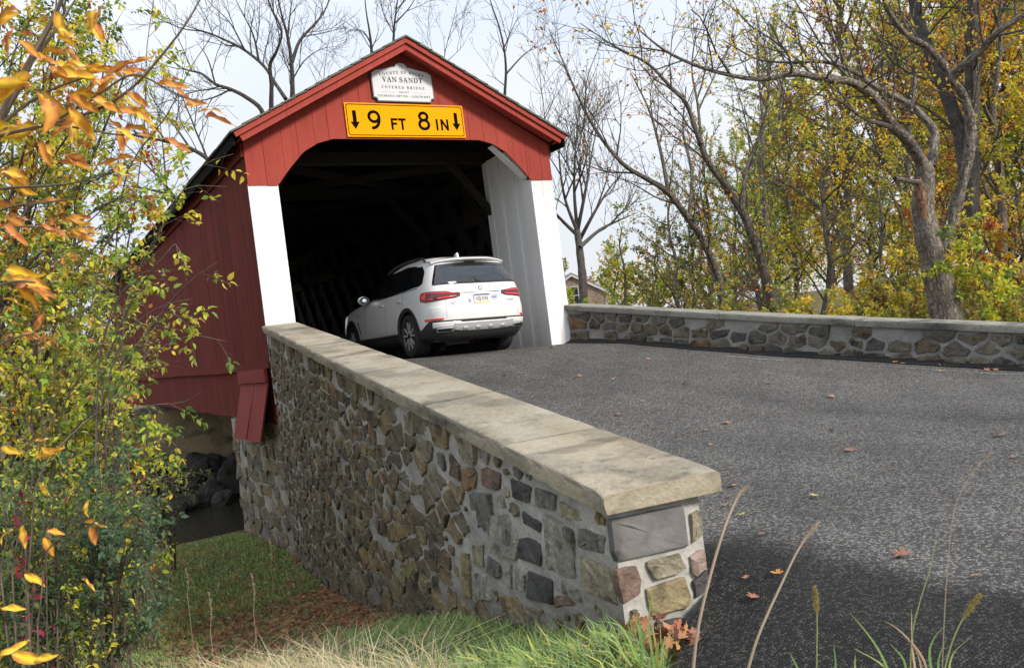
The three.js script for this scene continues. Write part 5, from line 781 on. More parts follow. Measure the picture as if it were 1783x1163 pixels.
// ---------- the wood behind the right parapet ----------
{
  const mk = (seed, px, d, topPx, pal, label, dense = 1, spread = 1, barkM = M.barkBrown, size = 0.10) => {
    const r = rng(seed), tb = new Tubes(), lv = new Leaves(), b = at(px, 560, d); b.y = groundY(b.x, b.z) - 0.2; const top = at(px + (r() - 0.5) * 60, topPx, d), H = top.y - b.y;
    const P = [b.clone()]; for (let k = 1; k <= 7; k++) P.push(V(lerp(b.x, top.x, k / 7) + (r() - 0.5) * 0.35, b.y + H * k / 7, lerp(b.z, top.z, k / 7) + (r() - 0.5) * 0.35));
    const far = d > 36; const o = { levels: far ? 2 : 3, n: [2.6 / Math.pow(H / 8, 0.5), far ? 2.8 : 2.2, 1.9], len: [H * 0.30 * spread, H * 0.13, 0.65], ang: [1.0, 0.8, 0.8], up: [0.28, 0.12, 0.02], t0: [0.16, 0.2, 0.1], wob: 0.2, rmin: 0.006, leaf: { from: 1, per: (far ? 22 : 15) * dense, size: size * 1.0, pal, w: 0.75, droop: 0.4 } };
    grow(tb, lv, smoothPath(P, 2), 0.05 + H * 0.011, 0.03, 0, o, r); finish(thing('woodland_tree', label, 'tree', b.toArray(), 0), tb, lv, barkM);
  };
  mk(401, 1090, 38, 395, PAL.yelgreen, 'low yellow green tree at the left end of the wood, next to the bare tree', 1.1);
  mk(402, 1170, 33, 330, PAL.olive, 'olive brown tree between the two leaning trunks', 0.7);
  mk(403, 1240, 45, 230, PAL.yelgreen, 'pale yellow green tree seen through the leaning trunks', 0.8);
  mk(404, 1330, 34, 60, PAL.yelgreen, 'tall yellow green tree with an upright grey trunk at the middle of the wood', 0.8, 0.8, M.barkGrey);
  mk(405, 1420, 28, 170, PAL.yellow, 'bright yellow tree left of the forked grey tree', 0.9);
  mk(406, 1480, 40, -160, PAL.orange, 'tall orange tree rising behind the long arching limb', 0.9);
  mk(407, 1560, 34, -60, PAL.yelgreen, 'tall green and yellow tree right behind the forked grey tree', 0.9);
  mk(408, 1640, 44, -260, PAL.rust, 'tall rust brown tree at the top of the wood above the forked tree', 1.0);
  mk(409, 1730, 27, -140, PAL.yellow.concat(PAL.orange), 'orange leaved tree right of the dark trunk', 1.3, 1);
  mk(410, 1790, 22, 120, PAL.yellow, 'golden tree at the far right edge above the parapet', 1.4);
  mk(411, 1700, 52, -300, PAL.orange, 'distant tall orange tree behind the dark trunks', 1.1, 1, M.barkDark, 0.14);
  mk(412, 1390, 55, 150, PAL.olive, 'distant olive tree low behind the middle of the wood', 0.9, 1, M.barkDark, 0.14);
  mk(413, 1280, 60, 270, PAL.yelgreen, 'distant greenish tree behind the crooked leaning tree', 0.9, 1, M.barkDark, 0.14);
  mk(414, 1520, 60, 60, PAL.yellow, 'distant yellow tree low behind the tall orange tree', 1.1, 1, M.barkDark, 0.15);
  mk(415, 1850, 34, -200, PAL.yelgreen, 'yellow green tree at the right edge of the view', 1.1, 1, M.barkBrown, 0.12);
  mk(416, 1600, 26, 250, PAL.yellow, 'small golden tree crowding the foot of the forked tree', 1.2);
  mk(417, 1130, 55, 400, PAL.olive, 'distant olive tree beyond the house', 0.9, 1, M.barkDark, 0.16);
  mk(418, 1210, 70, 380, PAL.green, 'distant green tree low in the gap between trunks', 0.9, 1, M.barkDark, 0.18);
  mk(419, 965, 75, 440, PAL.olive, 'far olive tree close to the right bridge post', 1.0, 1, M.barkDark, 0.2);
  mk(421, 1350, 70, 200, PAL.yelgreen, 'far yellow green tree filling the gap behind the pale leaning trunk', 1, 1.1, M.barkDark, 0.2);
  mk(422, 1450, 48, 260, PAL.yellow, 'golden tree low behind the bright yellow one', 1.1, 1.1, M.barkDark, 0.13);
  mk(423, 1680, 60, 0, PAL.yelgreen, 'far green and yellow tree between the grey and the dark trunks', 1, 1.1, M.barkDark, 0.18);
  mk(424, 1750, 38, -60, PAL.yellow, 'tall golden tree right of the dark trunks', 1.2, 1, M.barkDark, 0.12);
  mk(425, 1540, 26, 330, PAL.olive, 'thin olive sapling tree left of the forked tree foot', 0.9);
  mk(426, 1310, 28, 300, PAL.yelgreen, 'slim yellow green sapling tree beside the pale leaning trunk', 0.9);
  mk(420, 1060, 80, 425, PAL.yelgreen, 'far yellowish tree above the brick house roof', 1.0, 1, M.barkDark, 0.2);
  // understory
  const bush = (seed, px, d, h, w, pal, label, per = 46, size = 0.09) => {
    const r = rng(seed), tb = new Tubes(), lv = new Leaves(), b = at(px, 560, d); b.y = groundY(b.x, b.z) - 0.05;
    const o = { levels: 2, n: [3.2, 3.6], len: [0.9, 0.45], ang: [0.8, 0.7], up: [0.15, 0.05], t0: [0.2, 0.1], wob: 0.22, rmin: 0.004, leaf: { from: 1, per, size, pal, w: 0.68 } };
    for (let k = 0; k < 7; k++) { const a = k * 0.9 + r(), P = [b.clone()]; let d2 = V(Math.cos(a) * 0.55, 1, Math.sin(a) * 0.55).normalize(); const L = h * (0.75 + 0.5 * r()); for (let q = 0; q < 5; q++) { d2.addScaledVector(rdir(r), 0.15); d2.x += Math.cos(a) * 0.07 * w; d2.z += Math.sin(a) * 0.07 * w; d2.normalize(); P.push(P[q].clone().addScaledVector(d2, L / 5)); } grow(tb, lv, P, 0.022, 0.006, 0, k % 3 === 2 ? { ...o, leaf: { ...o.leaf, pal: PAL.olive, per: o.leaf.per * 0.7 } } : o, r); }
    finish(thing('woodland_bush', label, 'bush', b.toArray()), tb, lv, M.twig, 'stems', 'foliage');
  };
  const L = ['yellow bush just right of the brick house', 'yellow green bush below the bare tree branches', 'brownish bush behind the left part of the right parapet', 'yellow bush at the foot of the crooked leaning tree', 'olive bush between the two leaning trunks', 'bright golden bush at the foot of the pale leaning tree', 'golden bush behind the middle joint of the parapet coping', 'yellow bush left of the forked tree foot', 'dim brown bush right against the forked tree trunk', 'golden bush right of the forked tree', 'yellow green bush behind the right end of the parapet', 'orange bush high at the right edge of the wood', 'dense yellow bush farther back in the middle of the wood', 'olive bush farther back behind the leaning trunks'];
  [[1075, 34, 3.4, 1, 'yelgreen'], [1120, 28, 3.6, 1, 'yelgreen'], [1165, 22, 2.8, 1, 'olive'], [1215, 25, 3.6, 1, 'yellow'], [1290, 22, 3.2, 1, 'olive'], [1375, 18, 2.9, 1, 'yellow'], [1440, 20, 3.2, 1, 'yelgreen'], [1510, 21, 3.2, 1.2, 'yellow'], [1585, 20, 2.9, 1, 'olive'], [1735, 19, 3.2, 1, 'yellow'], [1785, 17, 3.6, 1, 'yelgreen'], [1790, 24, 5.2, 1.2, 'orange'], [1400, 32, 5.0, 1.3, 'yellow'], [1240, 38, 4.6, 1.3, 'olive']].forEach(([px, d, h, w, p], i) => bush(431 + i, px, d, h, w, PAL[p], L[i]));
}
// far woods: one mass of clumps on the rising ground
{
  const r = rng(500), lv = new Leaves();
  for (let k = 0; k < 56000; k++) {
    const az = lerp(-1.25, 1.35, r()), d = lerp(95, 210, Math.pow(r(), 0.7)), x = -6 + Math.sin(az) * d, z = 12 - Math.cos(az) * d; const ridge = 5.5 + 6 * fbm(az * 14, d * 0.05, 503, 4), y = groundY(x, z) + ridge * Math.sqrt(r());
    const pal = PAL[['olive', 'yelgreen', 'orange', 'olive', 'green', 'rust'][Math.floor(6 * clamp(fbm(az * 30, d * 0.08, 507, 3) * 1.6 - 0.3, 0, 0.999))]];
    lv.add(V(x, y, z), rdir(r), rdir(r), 0.40 + 0.35 * r(), 0.42, pick(pal, r), 0.3, 0.2);
  }
  tag(obj('far_woods', lv.geo(), M.leaf), 'far autumn woods along the horizon', 'woods', null, 'stuff');
}
// ---------- thicket on the left bank ----------
const bankAt = (px, py, d) => { const p = at(px, py, d); p.y = groundY(p.x, p.z); return p; };
const sprayPal = [[0.30, 0.41, 0.05], [0.42, 0.49, 0.05], [0.22, 0.34, 0.05], [0.58, 0.56, 0.06], [0.15, 0.26, 0.05], [0.64, 0.52, 0.05]];
function shrub(seed, name, label, base, stems, o, pal, r0 = 0.016, matS = M.twig) {   // stems: lists of [px, py, depth], the first runs from the base
  const r = rng(seed), tb = new Tubes(), lv = new Leaves();
  for (const s of stems) { const P = s.map(([x, y, d]) => at(x, y, d)); const path = smoothPath([base.clone().add(V((r() - .5) * .3, 0, (r() - .5) * .3))].concat(P), 3); grow(tb, lv, path, r0 * (0.7 + 0.6 * r()), r0 * 0.22, 0, { ...o, leaf: { ...o.leaf, pal } }, r); }
  const t = thing(name, label, 'shrub', base.toArray()); finish(t, tb, lv, matS, 'stems', 'foliage'); return t;
}
{
  const oM = { levels: 2, n: [4.2, 4.6], len: [0.62, 0.26], ang: [0.85, 0.8], up: [0.12, 0.0], t0: [0.12, 0.1], wob: 0.22, curve: [-0.02, -0.04], rmin: 0.0016, leaf: { from: 1, per: 46, size: 0.058, w: 0.58, droop: 0.35, fine: true } };
  // arching bush whose sprays reach in front of the red wall
  shrub(601, 'arching_shrub', 'yellow green shrub arching to the right in front of the red bridge wall', bankAt(150, 850, 7.2), [
    [[200, 690, 7.0], [270, 560, 6.7], [330, 490, 6.5], [380, 455, 6.4]], [[190, 700, 7.0], [260, 620, 6.8], [330, 585, 6.6], [395, 595, 6.5]], [[170, 700, 7.1], [230, 520, 6.9], [290, 440, 6.7], [305, 425, 6.7], [325, 490, 6.6]],
    [[160, 700, 7.1], [190, 560, 7.0], [235, 480, 6.9], [300, 470, 6.8]], [[190, 760, 7.0], [250, 710, 6.8], [320, 700, 6.6], [350, 682, 6.5]], [[200, 800, 6.9], [250, 770, 6.7], [300, 770, 6.6], [310, 790, 6.5]], [[140, 720, 7.2], [150, 580, 7.1], [170, 480, 7.1], [200, 400, 7.0]],
    [[180, 690, 7.1], [240, 600, 6.9], [300, 540, 6.7], [345, 560, 6.5]]], { ...oM, n: [3.2, 3.8], len: [0.5, 0.22], leaf: { ...oM.leaf, per: 30 } }, sprayPal, 0.011);
  shrub(602, 'arching_shrub', 'dense yellow green shrub at the left beside the arching one', bankAt(60, 860, 6.6), [[[70, 700, 6.6], [60, 560, 6.6], [40, 440, 6.5]], [[90, 690, 6.6], [110, 560, 6.5], [150, 470, 6.4]], [[40, 720, 6.6], [10, 600, 6.6], [-30, 520, 6.6]], [[100, 740, 6.5], [150, 640, 6.4], [215, 590, 6.3]], [[60, 760, 6.6], [20, 700, 6.6], [-30, 640, 6.7]], [[110, 780, 6.4], [160, 720, 6.3], [210, 700, 6.2]], [[50, 690, 6.6], [80, 500, 6.5], [100, 400, 6.4]]], { ...oM, n: [4, 4.4], leaf: { ...oM.leaf, per: 36 } }, sprayPal, 0.012);
  shrub(603, 'thicket_shrub', 'olive shrub filling the gap behind the yellow green ones', bankAt(110, 800, 9.5), [[[110, 640, 9.5], [90, 480, 9.5], [60, 350, 9.4]], [[150, 640, 9.4], [180, 500, 9.3], [230, 440, 9.2]], [[60, 640, 9.5], [20, 500, 9.6], [-30, 420, 9.6]], [[170, 680, 9.3], [230, 610, 9.2], [270, 600, 9.1]], [[120, 600, 9.5], [130, 450, 9.5], [150, 350, 9.4]], [[80, 690, 9.5], [40, 620, 9.5], [0, 560, 9.5]]], { ...oM, n: [4.5, 4.2], len: [0.8, 0.35], leaf: { ...oM.leaf, per: 40, size: 0.065, fine: false } }, PAL.olive, 0.018);
  // taller tree-like thicket filling the upper left
  const oT = { levels: 3, n: [2.6, 3.2, 3.4], len: [1.25, 0.6, 0.3], ang: [0.8, 0.8, 0.8], up: [0.2, 0.05, 0], t0: [0.3, 0.15, 0.1], wob: 0.2, curve: [0, -0.02, -0.03], rmin: 0.002, leaf: { from: 1, per: 42, size: 0.06, w: 0.6, droop: 0.4 } };
  shrub(611, 'bank_tree', 'tall many stemmed green and yellow tree at the left edge of the picture', bankAt(20, 760, 9), [[[40, 560, 9], [50, 360, 9], [80, 180, 8.9], [110, 20, 8.8], [120, -60, 8.8]], [[0, 540, 9], [-20, 300, 9], [-10, 120, 9], [10, -40, 9]], [[60, 540, 9], [110, 380, 8.9], [170, 250, 8.8], [220, 120, 8.7]], [[30, 520, 9], [20, 260, 9.1], [40, 60, 9.2]]], oT, PAL.yelgreen, 0.03, M.barkBrown);
  shrub(612, 'bank_tree', 'darker green tree behind, reaching up left of the bare limbs', bankAt(110, 720, 12), [[[120, 520, 12], [140, 340, 12], [170, 180, 11.9], [190, 50, 11.8]], [[100, 500, 12], [80, 300, 12], [90, 100, 12], [100, -40, 12]], [[140, 520, 12], [200, 400, 11.8], [250, 330, 11.7]], [[110, 540, 12], [150, 250, 12.2], [160, 60, 12.3]]], { ...oT, n: [2.2, 2.6, 3.0], leaf: { ...oT.leaf, size: 0.07, per: 40 } }, PAL.green.concat(PAL.yelgreen), 0.035, M.barkBrown);
  shrub(615, 'bank_tree', 'leafy yellow green tree filling the top left corner behind the orange leaves', bankAt(-40, 760, 8), [[[0, 520, 8], [60, 330, 8], [130, 220, 7.9], [190, 160, 7.9]], [[-20, 500, 8], [30, 300, 8], [60, 200, 8], [90, 90, 8]], [[0, 540, 8], [80, 430, 7.9], [160, 370, 7.8], [230, 330, 7.8]], [[-30, 500, 8], [0, 250, 8.1], [20, 100, 8.1], [60, 20, 8.1]]], { ...oT, n: [2.8, 3.2, 3.2] }, PAL.yelgreen.concat(PAL.yelgreen, PAL.orange), 0.018, M.barkBrown);
  // thin sprays with few leaves against the sky
  shrub(613, 'sparse_sapling', 'thin sapling with few yellow leaves against the sky left of the roof', bankAt(180, 760, 8.2), [[[200, 560, 8.1], [230, 380, 8], [250, 220, 7.9], [255, 80, 7.8], [270, -20, 7.8]], [[215, 540, 8.1], [270, 420, 7.9], [320, 330, 7.8], [395, 325, 7.7]], [[215, 540, 8.0], [290, 380, 7.9], [350, 290, 7.8], [405, 268, 7.7]], [[200, 520, 8.1], [220, 300, 8.0], [290, 200, 7.9], [330, 120, 7.8], [370, 60, 7.8]]], { ...oT, levels: 2, n: [2.6, 3], len: [0.5, 0.25], leaf: { ...oT.leaf, from: 1, per: 18, fine: true, size: 0.06 } }, PAL.yelgreen, 0.014);
  shrub(614, 'sparse_sapling', 'leafy thin sapling with orange tinted leaf tips over the red wall', bankAt(120, 820, 6.0), [[[190, 650, 5.9], [240, 560, 5.8], [290, 530, 5.7], [335, 520, 5.6]], [[170, 640, 6], [210, 510, 5.9], [260, 480, 5.8]], [[180, 650, 6], [240, 600, 5.9], [290, 570, 5.8]]], { ...oM, n: [2.6, 3.4], len: [0.45, 0.2], leaf: { ...oM.leaf, size: 0.042, per: 14 } }, PAL.yelgreen.concat(PAL.orange, PAL.orange), 0.009);
  // green ground shrubs
  const oG = { levels: 2, n: [6, 7], len: [0.38, 0.15], ang: [0.9, 0.8], up: [0.1, 0], t0: [0.15, 0.1], wob: 0.2, rmin: 0.0014, leaf: { from: 1, per: 60, size: 0.042, w: 0.5, droop: 0.2, fine: false } };
  shrub(621, 'ground_shrub', 'low bluish green small leaved shrub on the bank at the lower left', bankAt(170, 1010, 5.4), [[[200, 930, 5.3], [240, 890, 5.2], [280, 870, 5.1]], [[220, 960, 5.2], [260, 950, 5.0], [290, 960, 4.9]], [[180, 920, 5.4], [190, 870, 5.3], [215, 840, 5.2]], [[150, 930, 5.4], [130, 880, 5.4], [120, 850, 5.4]], [[210, 980, 5.2], [240, 990, 5.0], [265, 1010, 4.9]], [[160, 950, 5.3], [100, 920, 5.3], [70, 900, 5.3]], [[170, 960, 5.3], [180, 940, 5.1], [200, 900, 5.0]]], oG, [[0.07, 0.14, 0.06], [0.10, 0.18, 0.08], [0.13, 0.20, 0.09], [0.08, 0.15, 0.08]], 0.010);
  shrub(622, 'ground_shrub', 'low green shrub nearest the left edge above the dry grass', bankAt(40, 1010, 5.0), [[[40, 930, 5], [30, 870, 5], [10, 830, 5]], [[70, 940, 4.9], [100, 890, 4.8], [120, 870, 4.8]], [[20, 950, 5], [-10, 900, 5], [-30, 880, 5]], [[60, 960, 4.9], [90, 950, 4.7], [130, 960, 4.6]]], oG, PAL.green.slice(0, 4), 0.010);
  shrub(623, 'ground_shrub', 'weedy green shrub beside the dark stream, left of the abutment', bankAt(290, 850, 12.5), [[[280, 800, 12.5], [250, 770, 12.5], [230, 760, 12.5]], [[300, 810, 12.4], [300, 780, 12.4], [320, 770, 12.3]], [[270, 820, 12.5], [210, 800, 12.4], [180, 790, 12.4]], [[310, 830, 12.4], [350, 825, 12.3], [370, 835, 12.2]]], { ...oG, leaf: { ...oG.leaf, size: 0.06, per: 20 } }, PAL.green.concat(PAL.olive), 0.012);
  shrub(624, 'ground_shrub', 'pale leaved weed shrub in the middle of the bank below the bridge', bankAt(230, 900, 8.2), [[[235, 860, 8.2], [220, 830, 8.2], [200, 810, 8.2]], [[250, 870, 8.1], [270, 840, 8.0], [300, 830, 8.0]], [[225, 880, 8.1], [170, 850, 8.1], [140, 830, 8.1]]], { ...oG, leaf: { ...oG.leaf, size: 0.05, per: 22 } }, [[0.16, 0.24, 0.12], [0.10, 0.17, 0.07], [0.22, 0.26, 0.10]], 0.010);
  shrub(625, 'ground_shrub', 'mixed green and yellow undergrowth at the left edge under the tall stems', bankAt(60, 930, 6.2), [[[60, 840, 6.2], [40, 780, 6.2], [20, 740, 6.2]], [[90, 850, 6.1], [120, 800, 6.1], [150, 780, 6.0]], [[30, 860, 6.2], [0, 820, 6.2], [-30, 800, 6.2]], [[100, 880, 6.1], [160, 860, 6.0], [200, 850, 6.0]], [[70, 850, 6.2], [80, 760, 6.2], [70, 710, 6.2]]], { ...oG, len: [0.5, 0.22], leaf: { ...oG.leaf, size: 0.05, per: 46 } }, PAL.green.concat(PAL.yelgreen), 0.010);
  shrub(626, 'ground_shrub', 'yellow green undergrowth between the arching shrub and the stream', bankAt(180, 880, 8.6), [[[180, 800, 8.6], [170, 740, 8.6], [150, 700, 8.6]], [[210, 820, 8.5], [240, 780, 8.5], [260, 750, 8.4]], [[150, 810, 8.6], [110, 770, 8.6], [80, 750, 8.6]], [[220, 840, 8.5], [270, 830, 8.4], [300, 840, 8.4]], [[190, 830, 8.5], [210, 770, 8.5], [215, 720, 8.5]]], { ...oG, len: [0.6, 0.26], leaf: { ...oG.leaf, size: 0.06, per: 40 } }, PAL.yelgreen.concat(PAL.green), 0.012);
  const mix = PAL.green.concat(PAL.green, PAL.yelgreen, [[0.10, 0.18, 0.08], [0.13, 0.20, 0.09], [0.09, 0.17, 0.09]]);
  [[-20, 1010, 5.4, 'nearest the left edge over the straw'], [100, 1000, 5.6, 'in front of the tall stems'], [150, 1000, 5.3, 'just left of the low bluish shrub'], [90, 990, 5.0, 'between the tall stems at the lower left'], [10, 950, 5.2, 'half hidden at the left edge']].forEach(([x, y, d, l], i) => shrub(640 + i, 'undergrowth', 'mixed leafy undergrowth ' + l, bankAt(x, y, d), [[[x + 10, y - 50, d], [x + 20, y - 80, d], [x + 15, y - 110, d]], [[x + 40, y - 60, d], [x + 80, y - 100, d - .1], [x + 110, y - 120, d - .1]], [[x - 30, y - 60, d], [x - 60, y - 110, d], [x - 80, y - 130, d]], [[x + 20, y - 50, d - .1], [x + 30, y - 80, d - .3], [x + 50, y - 90, d - .4]], [[x, y - 60, d], [x - 20, y - 90, d], [x - 15, y - 120, d]]], { ...oG, n: [5, 6], len: [0.34, 0.15], leaf: { ...oG.leaf, size: i % 2 ? 0.036 : 0.045, per: 55 } }, mix, 0.007));
  // red creeper by the water
  shrub(631, 'red_creeper', 'small bright red creeper against the far end of the bridge wall', bankAt(215, 720, 10.5), [[[205, 690, 10.3], [190, 680, 10.3]], [[215, 690, 10.3], [230, 700, 10.2]]], { levels: 1, n: [3], len: [0.2], ang: [0.8], up: [0], wob: 0.2, rmin: 0.002, leaf: { from: 0, per: 10, size: 0.13, w: 0.5, fine: true } }, [[0.55, 0.03, 0.05], [0.45, 0.02, 0.04], [0.6, 0.08, 0.08]], 0.006);
  shrub(632, 'red_creeper', 'dark red creeper leaves among the stems at the lower left edge', bankAt(40, 960, 4.2), [[[30, 890, 4.2], [15, 860, 4.15]], [[40, 880, 4.2], [45, 850, 4.15]], [[90, 880, 4.3], [105, 870, 4.3]]], { levels: 1, n: [3], len: [0.12], ang: [0.8], up: [0], wob: 0.2, rmin: 0.0015, leaf: { from: 0, per: 3, size: 0.06, w: 0.5, fine: true } }, [[0.30, 0.02, 0.05], [0.22, 0.015, 0.04]], 0.004);
}
// ---------- nearest sapling with large orange leaves ----------
const leafShapes = [];
for (let k = 0; k < 5; k++) { // long leaf with folded halves, wavy edges and a turned tip
  const r = rng(700 + k), nu = 9, nv = 4, pos = [], idx = [], col = [], f = 0.3 + 0.9 * r(), curl = (r() - 0.3) * 1.1, tw = (r() - 0.5) * 2.2;
  for (let i = 0; i <= nu; i++) for (let j = -nv / 2; j <= nv / 2; j++) { const t = i / nu, w = 0.17 * Math.pow(Math.sin(Math.PI * Math.pow(t, 0.8) * 0.98 + 0.03), 0.85), q = j / (nv / 2), a = tw * t; const x = q * w, y = Math.abs(q) * w * f + 0.055 * Math.sin(t * 13 + q * 3 + k * 2) * Math.abs(q) - curl * t * t * 0.6 + 0.05 * Math.sin(t * 6 + k), c = 0.8 + 0.35 * fbm(t * 4 + k, q * 3, 711, 3) - 0.25 * smooth(0.6, 1, Math.abs(q)) * (r() < .5 ? 1 : 0.3); pos.push(x * Math.cos(a) - y * Math.sin(a), x * Math.sin(a) + y * Math.cos(a), t); const vein = j === 0 ? 1.2 : 1, bl = fbm(t * 5 + k * 3, q * 2.5 + 4, 713, 3), br = smooth(0.48, 0.80, bl + 0.35 * Math.abs(q) - 0.1); col.push(c * vein * lerp(1.12, 0.72, br), c * vein * lerp(1.25, 0.48, br), c * lerp(1, 0.8, br)); }
  const m = nv + 1; for (let i = 0; i < nu; i++) for (let j = 0; j < nv; j++) { const a = i * m + j; idx.push(a, a + m, a + 1, a + 1, a + m, a + m + 1); }
  const g = new THREE.BufferGeometry(); g.setAttribute('position', new THREE.Float32BufferAttribute(pos, 3)); g.setAttribute('color', new THREE.Float32BufferAttribute(col, 3)); g.setIndex(idx); g.computeVertexNormals(); leafShapes.push(g);
}
const bigMats = [[0.74, 0.36, 0.035], [0.80, 0.48, 0.04], [0.62, 0.25, 0.04], [0.54, 0.19, 0.045], [0.78, 0.42, 0.04], [0.66, 0.28, 0.035]].map((c) => { const m = M.bigLeaf.clone(); m.color = lin(...c); return m; });
{
  const r = rng(720), base = at(-260, 560, 1.9); base.y = groundY(base.x, base.z);
  const t = thing('orange_leaved_sapling', 'near sapling with large drooping orange and yellow leaves at the upper left', 'sapling', base.toArray());
  const stems = [
    [[[-40, 250, 1.9], [0, 236, 1.9], [90, 215, 1.88], [170, 190, 1.86], [232, 150, 1.84], [279, 98, 1.82], [325, 38, 1.8], [352, -10, 1.8]], 0.0045],
    [[[-60, 330, 2.0], [0, 206, 2.0], [30, 150, 2.0], [60, 90, 2.0], [85, 45, 2.0], [110, -10, 2.0]], 0.011], [[[52, 110, 2.0], [90, 60, 2.02], [130, 0, 2.05]], 0.005],
    [[[-40, 335, 1.7], [0, 328, 1.7], [70, 324, 1.7], [130, 318, 1.7], [190, 300, 1.7]], 0.0035], [[[-40, 380, 1.75], [20, 360, 1.75], [80, 352, 1.75], [145, 345, 1.75]], 0.003],
    [[[-50, 520, 1.6], [-10, 500, 1.6], [30, 490, 1.6], [60, 492, 1.6]], 0.004], [[[-40, 620, 1.7], [20, 590, 1.7], [60, 580, 1.7]], 0.003], [[[-60, 270, 1.9], [20, 200, 1.9], [80, 160, 1.9], [160, 130, 1.88]], 0.005],
    [[[100, 208, 1.88], [170, 165, 1.85], [230, 130, 1.83], [300, 160, 1.8], [350, 180, 1.78]], 0.003], [[[90, 216, 1.88], [150, 225, 1.86], [210, 235, 1.84], [245, 232, 1.83]], 0.003], [[[-50, 430, 1.8], [0, 400, 1.8], [60, 395, 1.8], [110, 405, 1.8]], 0.003]];
  const tb = new Tubes(); for (const [s, w] of stems) { const P = limb(s); tb.tube(P, P.map((_, i) => lerp(w, w * 0.4, i / P.length)), 6); }
  { const P = smoothPath([base, at(-180, 420, 1.95), at(-60, 330, 2.0)], 4); tb.tube(P, P.map((_, i) => lerp(0.016, 0.011, i / P.length)), 7); for (const q of [[-40, 250, 1.9], [-40, 335, 1.7], [-40, 380, 1.75], [-50, 520, 1.6], [-40, 620, 1.7], [-60, 270, 1.9], [-50, 430, 1.8]]) { const Q = [at(-200, 450, 1.93), at(...q)]; tb.tube(Q, [0.008, 0.004], 5); } }
  obj('stems', tb.geo(base), M.twig, t);
  const put = (x, y, d, L, dx, dy, dz, m, k) => { const p = at(x, y, d), dir = Cb.R.clone().multiplyScalar(dx).addScaledVector(Cb.U, -dy).addScaledVector(Cb.F, dz).normalize(); const lf = obj('leaf', leafShapes[k % 5], bigMats[m % 6], t); const q = new THREE.Quaternion().setFromUnitVectors(V(0, 0, 1), dir); lf.quaternion.copy(q).multiply(new THREE.Quaternion().setFromAxisAngle(V(0, 0, 1), (r() - 0.5) * 1.6 + (Math.abs(dir.y) < 0.7 ? 0 : 0))); lf.position.copy(p).sub(base); const s = L * d / 1477; lf.scale.set(s * (0.85 + 0.3 * r()), s, s); };
  // [x, y, length in the picture, dx, dy, tone]
  const LV = [[30, 70, 60, 0.6, 0.5, 2], [20, 60, 50, -0.4, 0.8, 3], [60, 95, 55, 0.9, 0.3, 5], [85, 115, 60, 0.8, 0.5, 2], [110, 80, 45, 0.5, 0.7, 0], [100, 120, 90, 0.95, -0.15, 1], [60, 135, 90, -0.9, 0.3, 0], [45, 130, 100, -0.8, 0.5, 1], [30, 150, 80, -0.7, 0.5, 1], [110, 130, 100, 1, 0.05, 0], [150, 125, 70, 1, -0.1, 5], [70, 165, 90, 0.7, 0.6, 4], [80, 170, 80, 0.2, 0.9, 1], [120, 165, 70, 0.9, 0.5, 2], [70, 215, 75, -1, 0.1, 1], [30, 222, 85, -0.9, 0.1, 1], [60, 245, 60, 0.3, 0.5, 2], [120, 190, 80, 0.6, 0.7, 4], [165, 175, 60, 0.9, 0.4, 5], [185, 130, 60, 0.8, -0.7, 3], [205, 125, 50, 1, 0.2, 2], [215, 120, 60, 0.8, -0.6, 2], [200, 135, 70, -0.5, 0.5, 0], [220, 160, 60, 0.9, 0.6, 2], [215, 190, 60, 1, 0.1, 1], [235, 195, 55, 0.7, 0.5, 5], [280, 150, 55, 0.9, -0.1, 2], [305, 155, 50, 0.8, 0.6, 3], [325, 178, 45, 1, 0.1, 2], [343, 192, 58, 1, -0.12, 0], [200, 225, 60, 0.8, 0.4, 1], [215, 228, 60, 1, -0.3, 2], [205, 225, 55, 0.3, 0.9, 2], [240, 232, 35, 0.9, 0.2, 3], [280, 238, 50, 0.95, 0.3, 1], [150, 282, 55, -0.9, -0.3, 3], [110, 280, 55, 0.9, 0.1, 2], [170, 290, 60, 0.9, -0.5, 2], [195, 278, 50, 1, -0.1, 3], [190, 285, 60, 0.6, 0.6, 2], [0, 300, 70, 0.9, 0.2, 1], [10, 315, 60, 0.8, 0.4, 4], [20, 290, 60, 0.3, 0.8, 1], [60, 350, 60, 1, 0, 5], [20, 352, 60, -0.8, 0.2, 2], [5, 375, 60, 0.7, 0.4, 2], [0, 395, 70, 0.8, 0.3, 3], [70, 395, 60, 0.9, 0.2, 3], [100, 385, 70, 1, -0.1, 5], [115, 410, 50, 0.9, 0.1, 2], [130, 412, 40, 0.8, 0.2, 3], [10, 470, 70, 0.95, 0.2, 1], [0, 490, 80, 1, -0.1, 1], [20, 485, 80, 0.95, 0.25, 0], [30, 500, 60, 0.6, 0.6, 4], [5, 520, 50, 0.9, 0.3, 1], [45, 495, 45, 0.9, 0.5, 2], [35, 590, 45, 0.9, -0.1, 2], [60, 575, 40, 0.4, -0.9, 3], [70, 585, 45, 0.9, 0.3, 2], [165, 15, 55, -0.3, 0.9, 1], [150, 30, 60, 0.5, 0.7, 1], [100, 50, 50, 0.9, 0.4, 1], [95, 20, 60, 0.3, 0.8, 4], [30, 20, 60, -0.8, 0.5, 0], [215, 165, 50, -0.6, 0.7, 4], [130, 205, 60, -0.4, 0.8, 1]];
  LV.slice().forEach(([x, y, L, dx, dy, m], i) => { if (i % 4 !== 3) put(x + (r() - .5) * 34, y + (r() - .5) * 26, lerp(1.72, 2.0, r()), L * (0.6 + 0.4 * r()), dx + (r() - .5) * .5, dy * 0.5 + (r() - .5) * .5, (r() - .5) * 0.8, m + 1 + (i % 3), i + 2); });
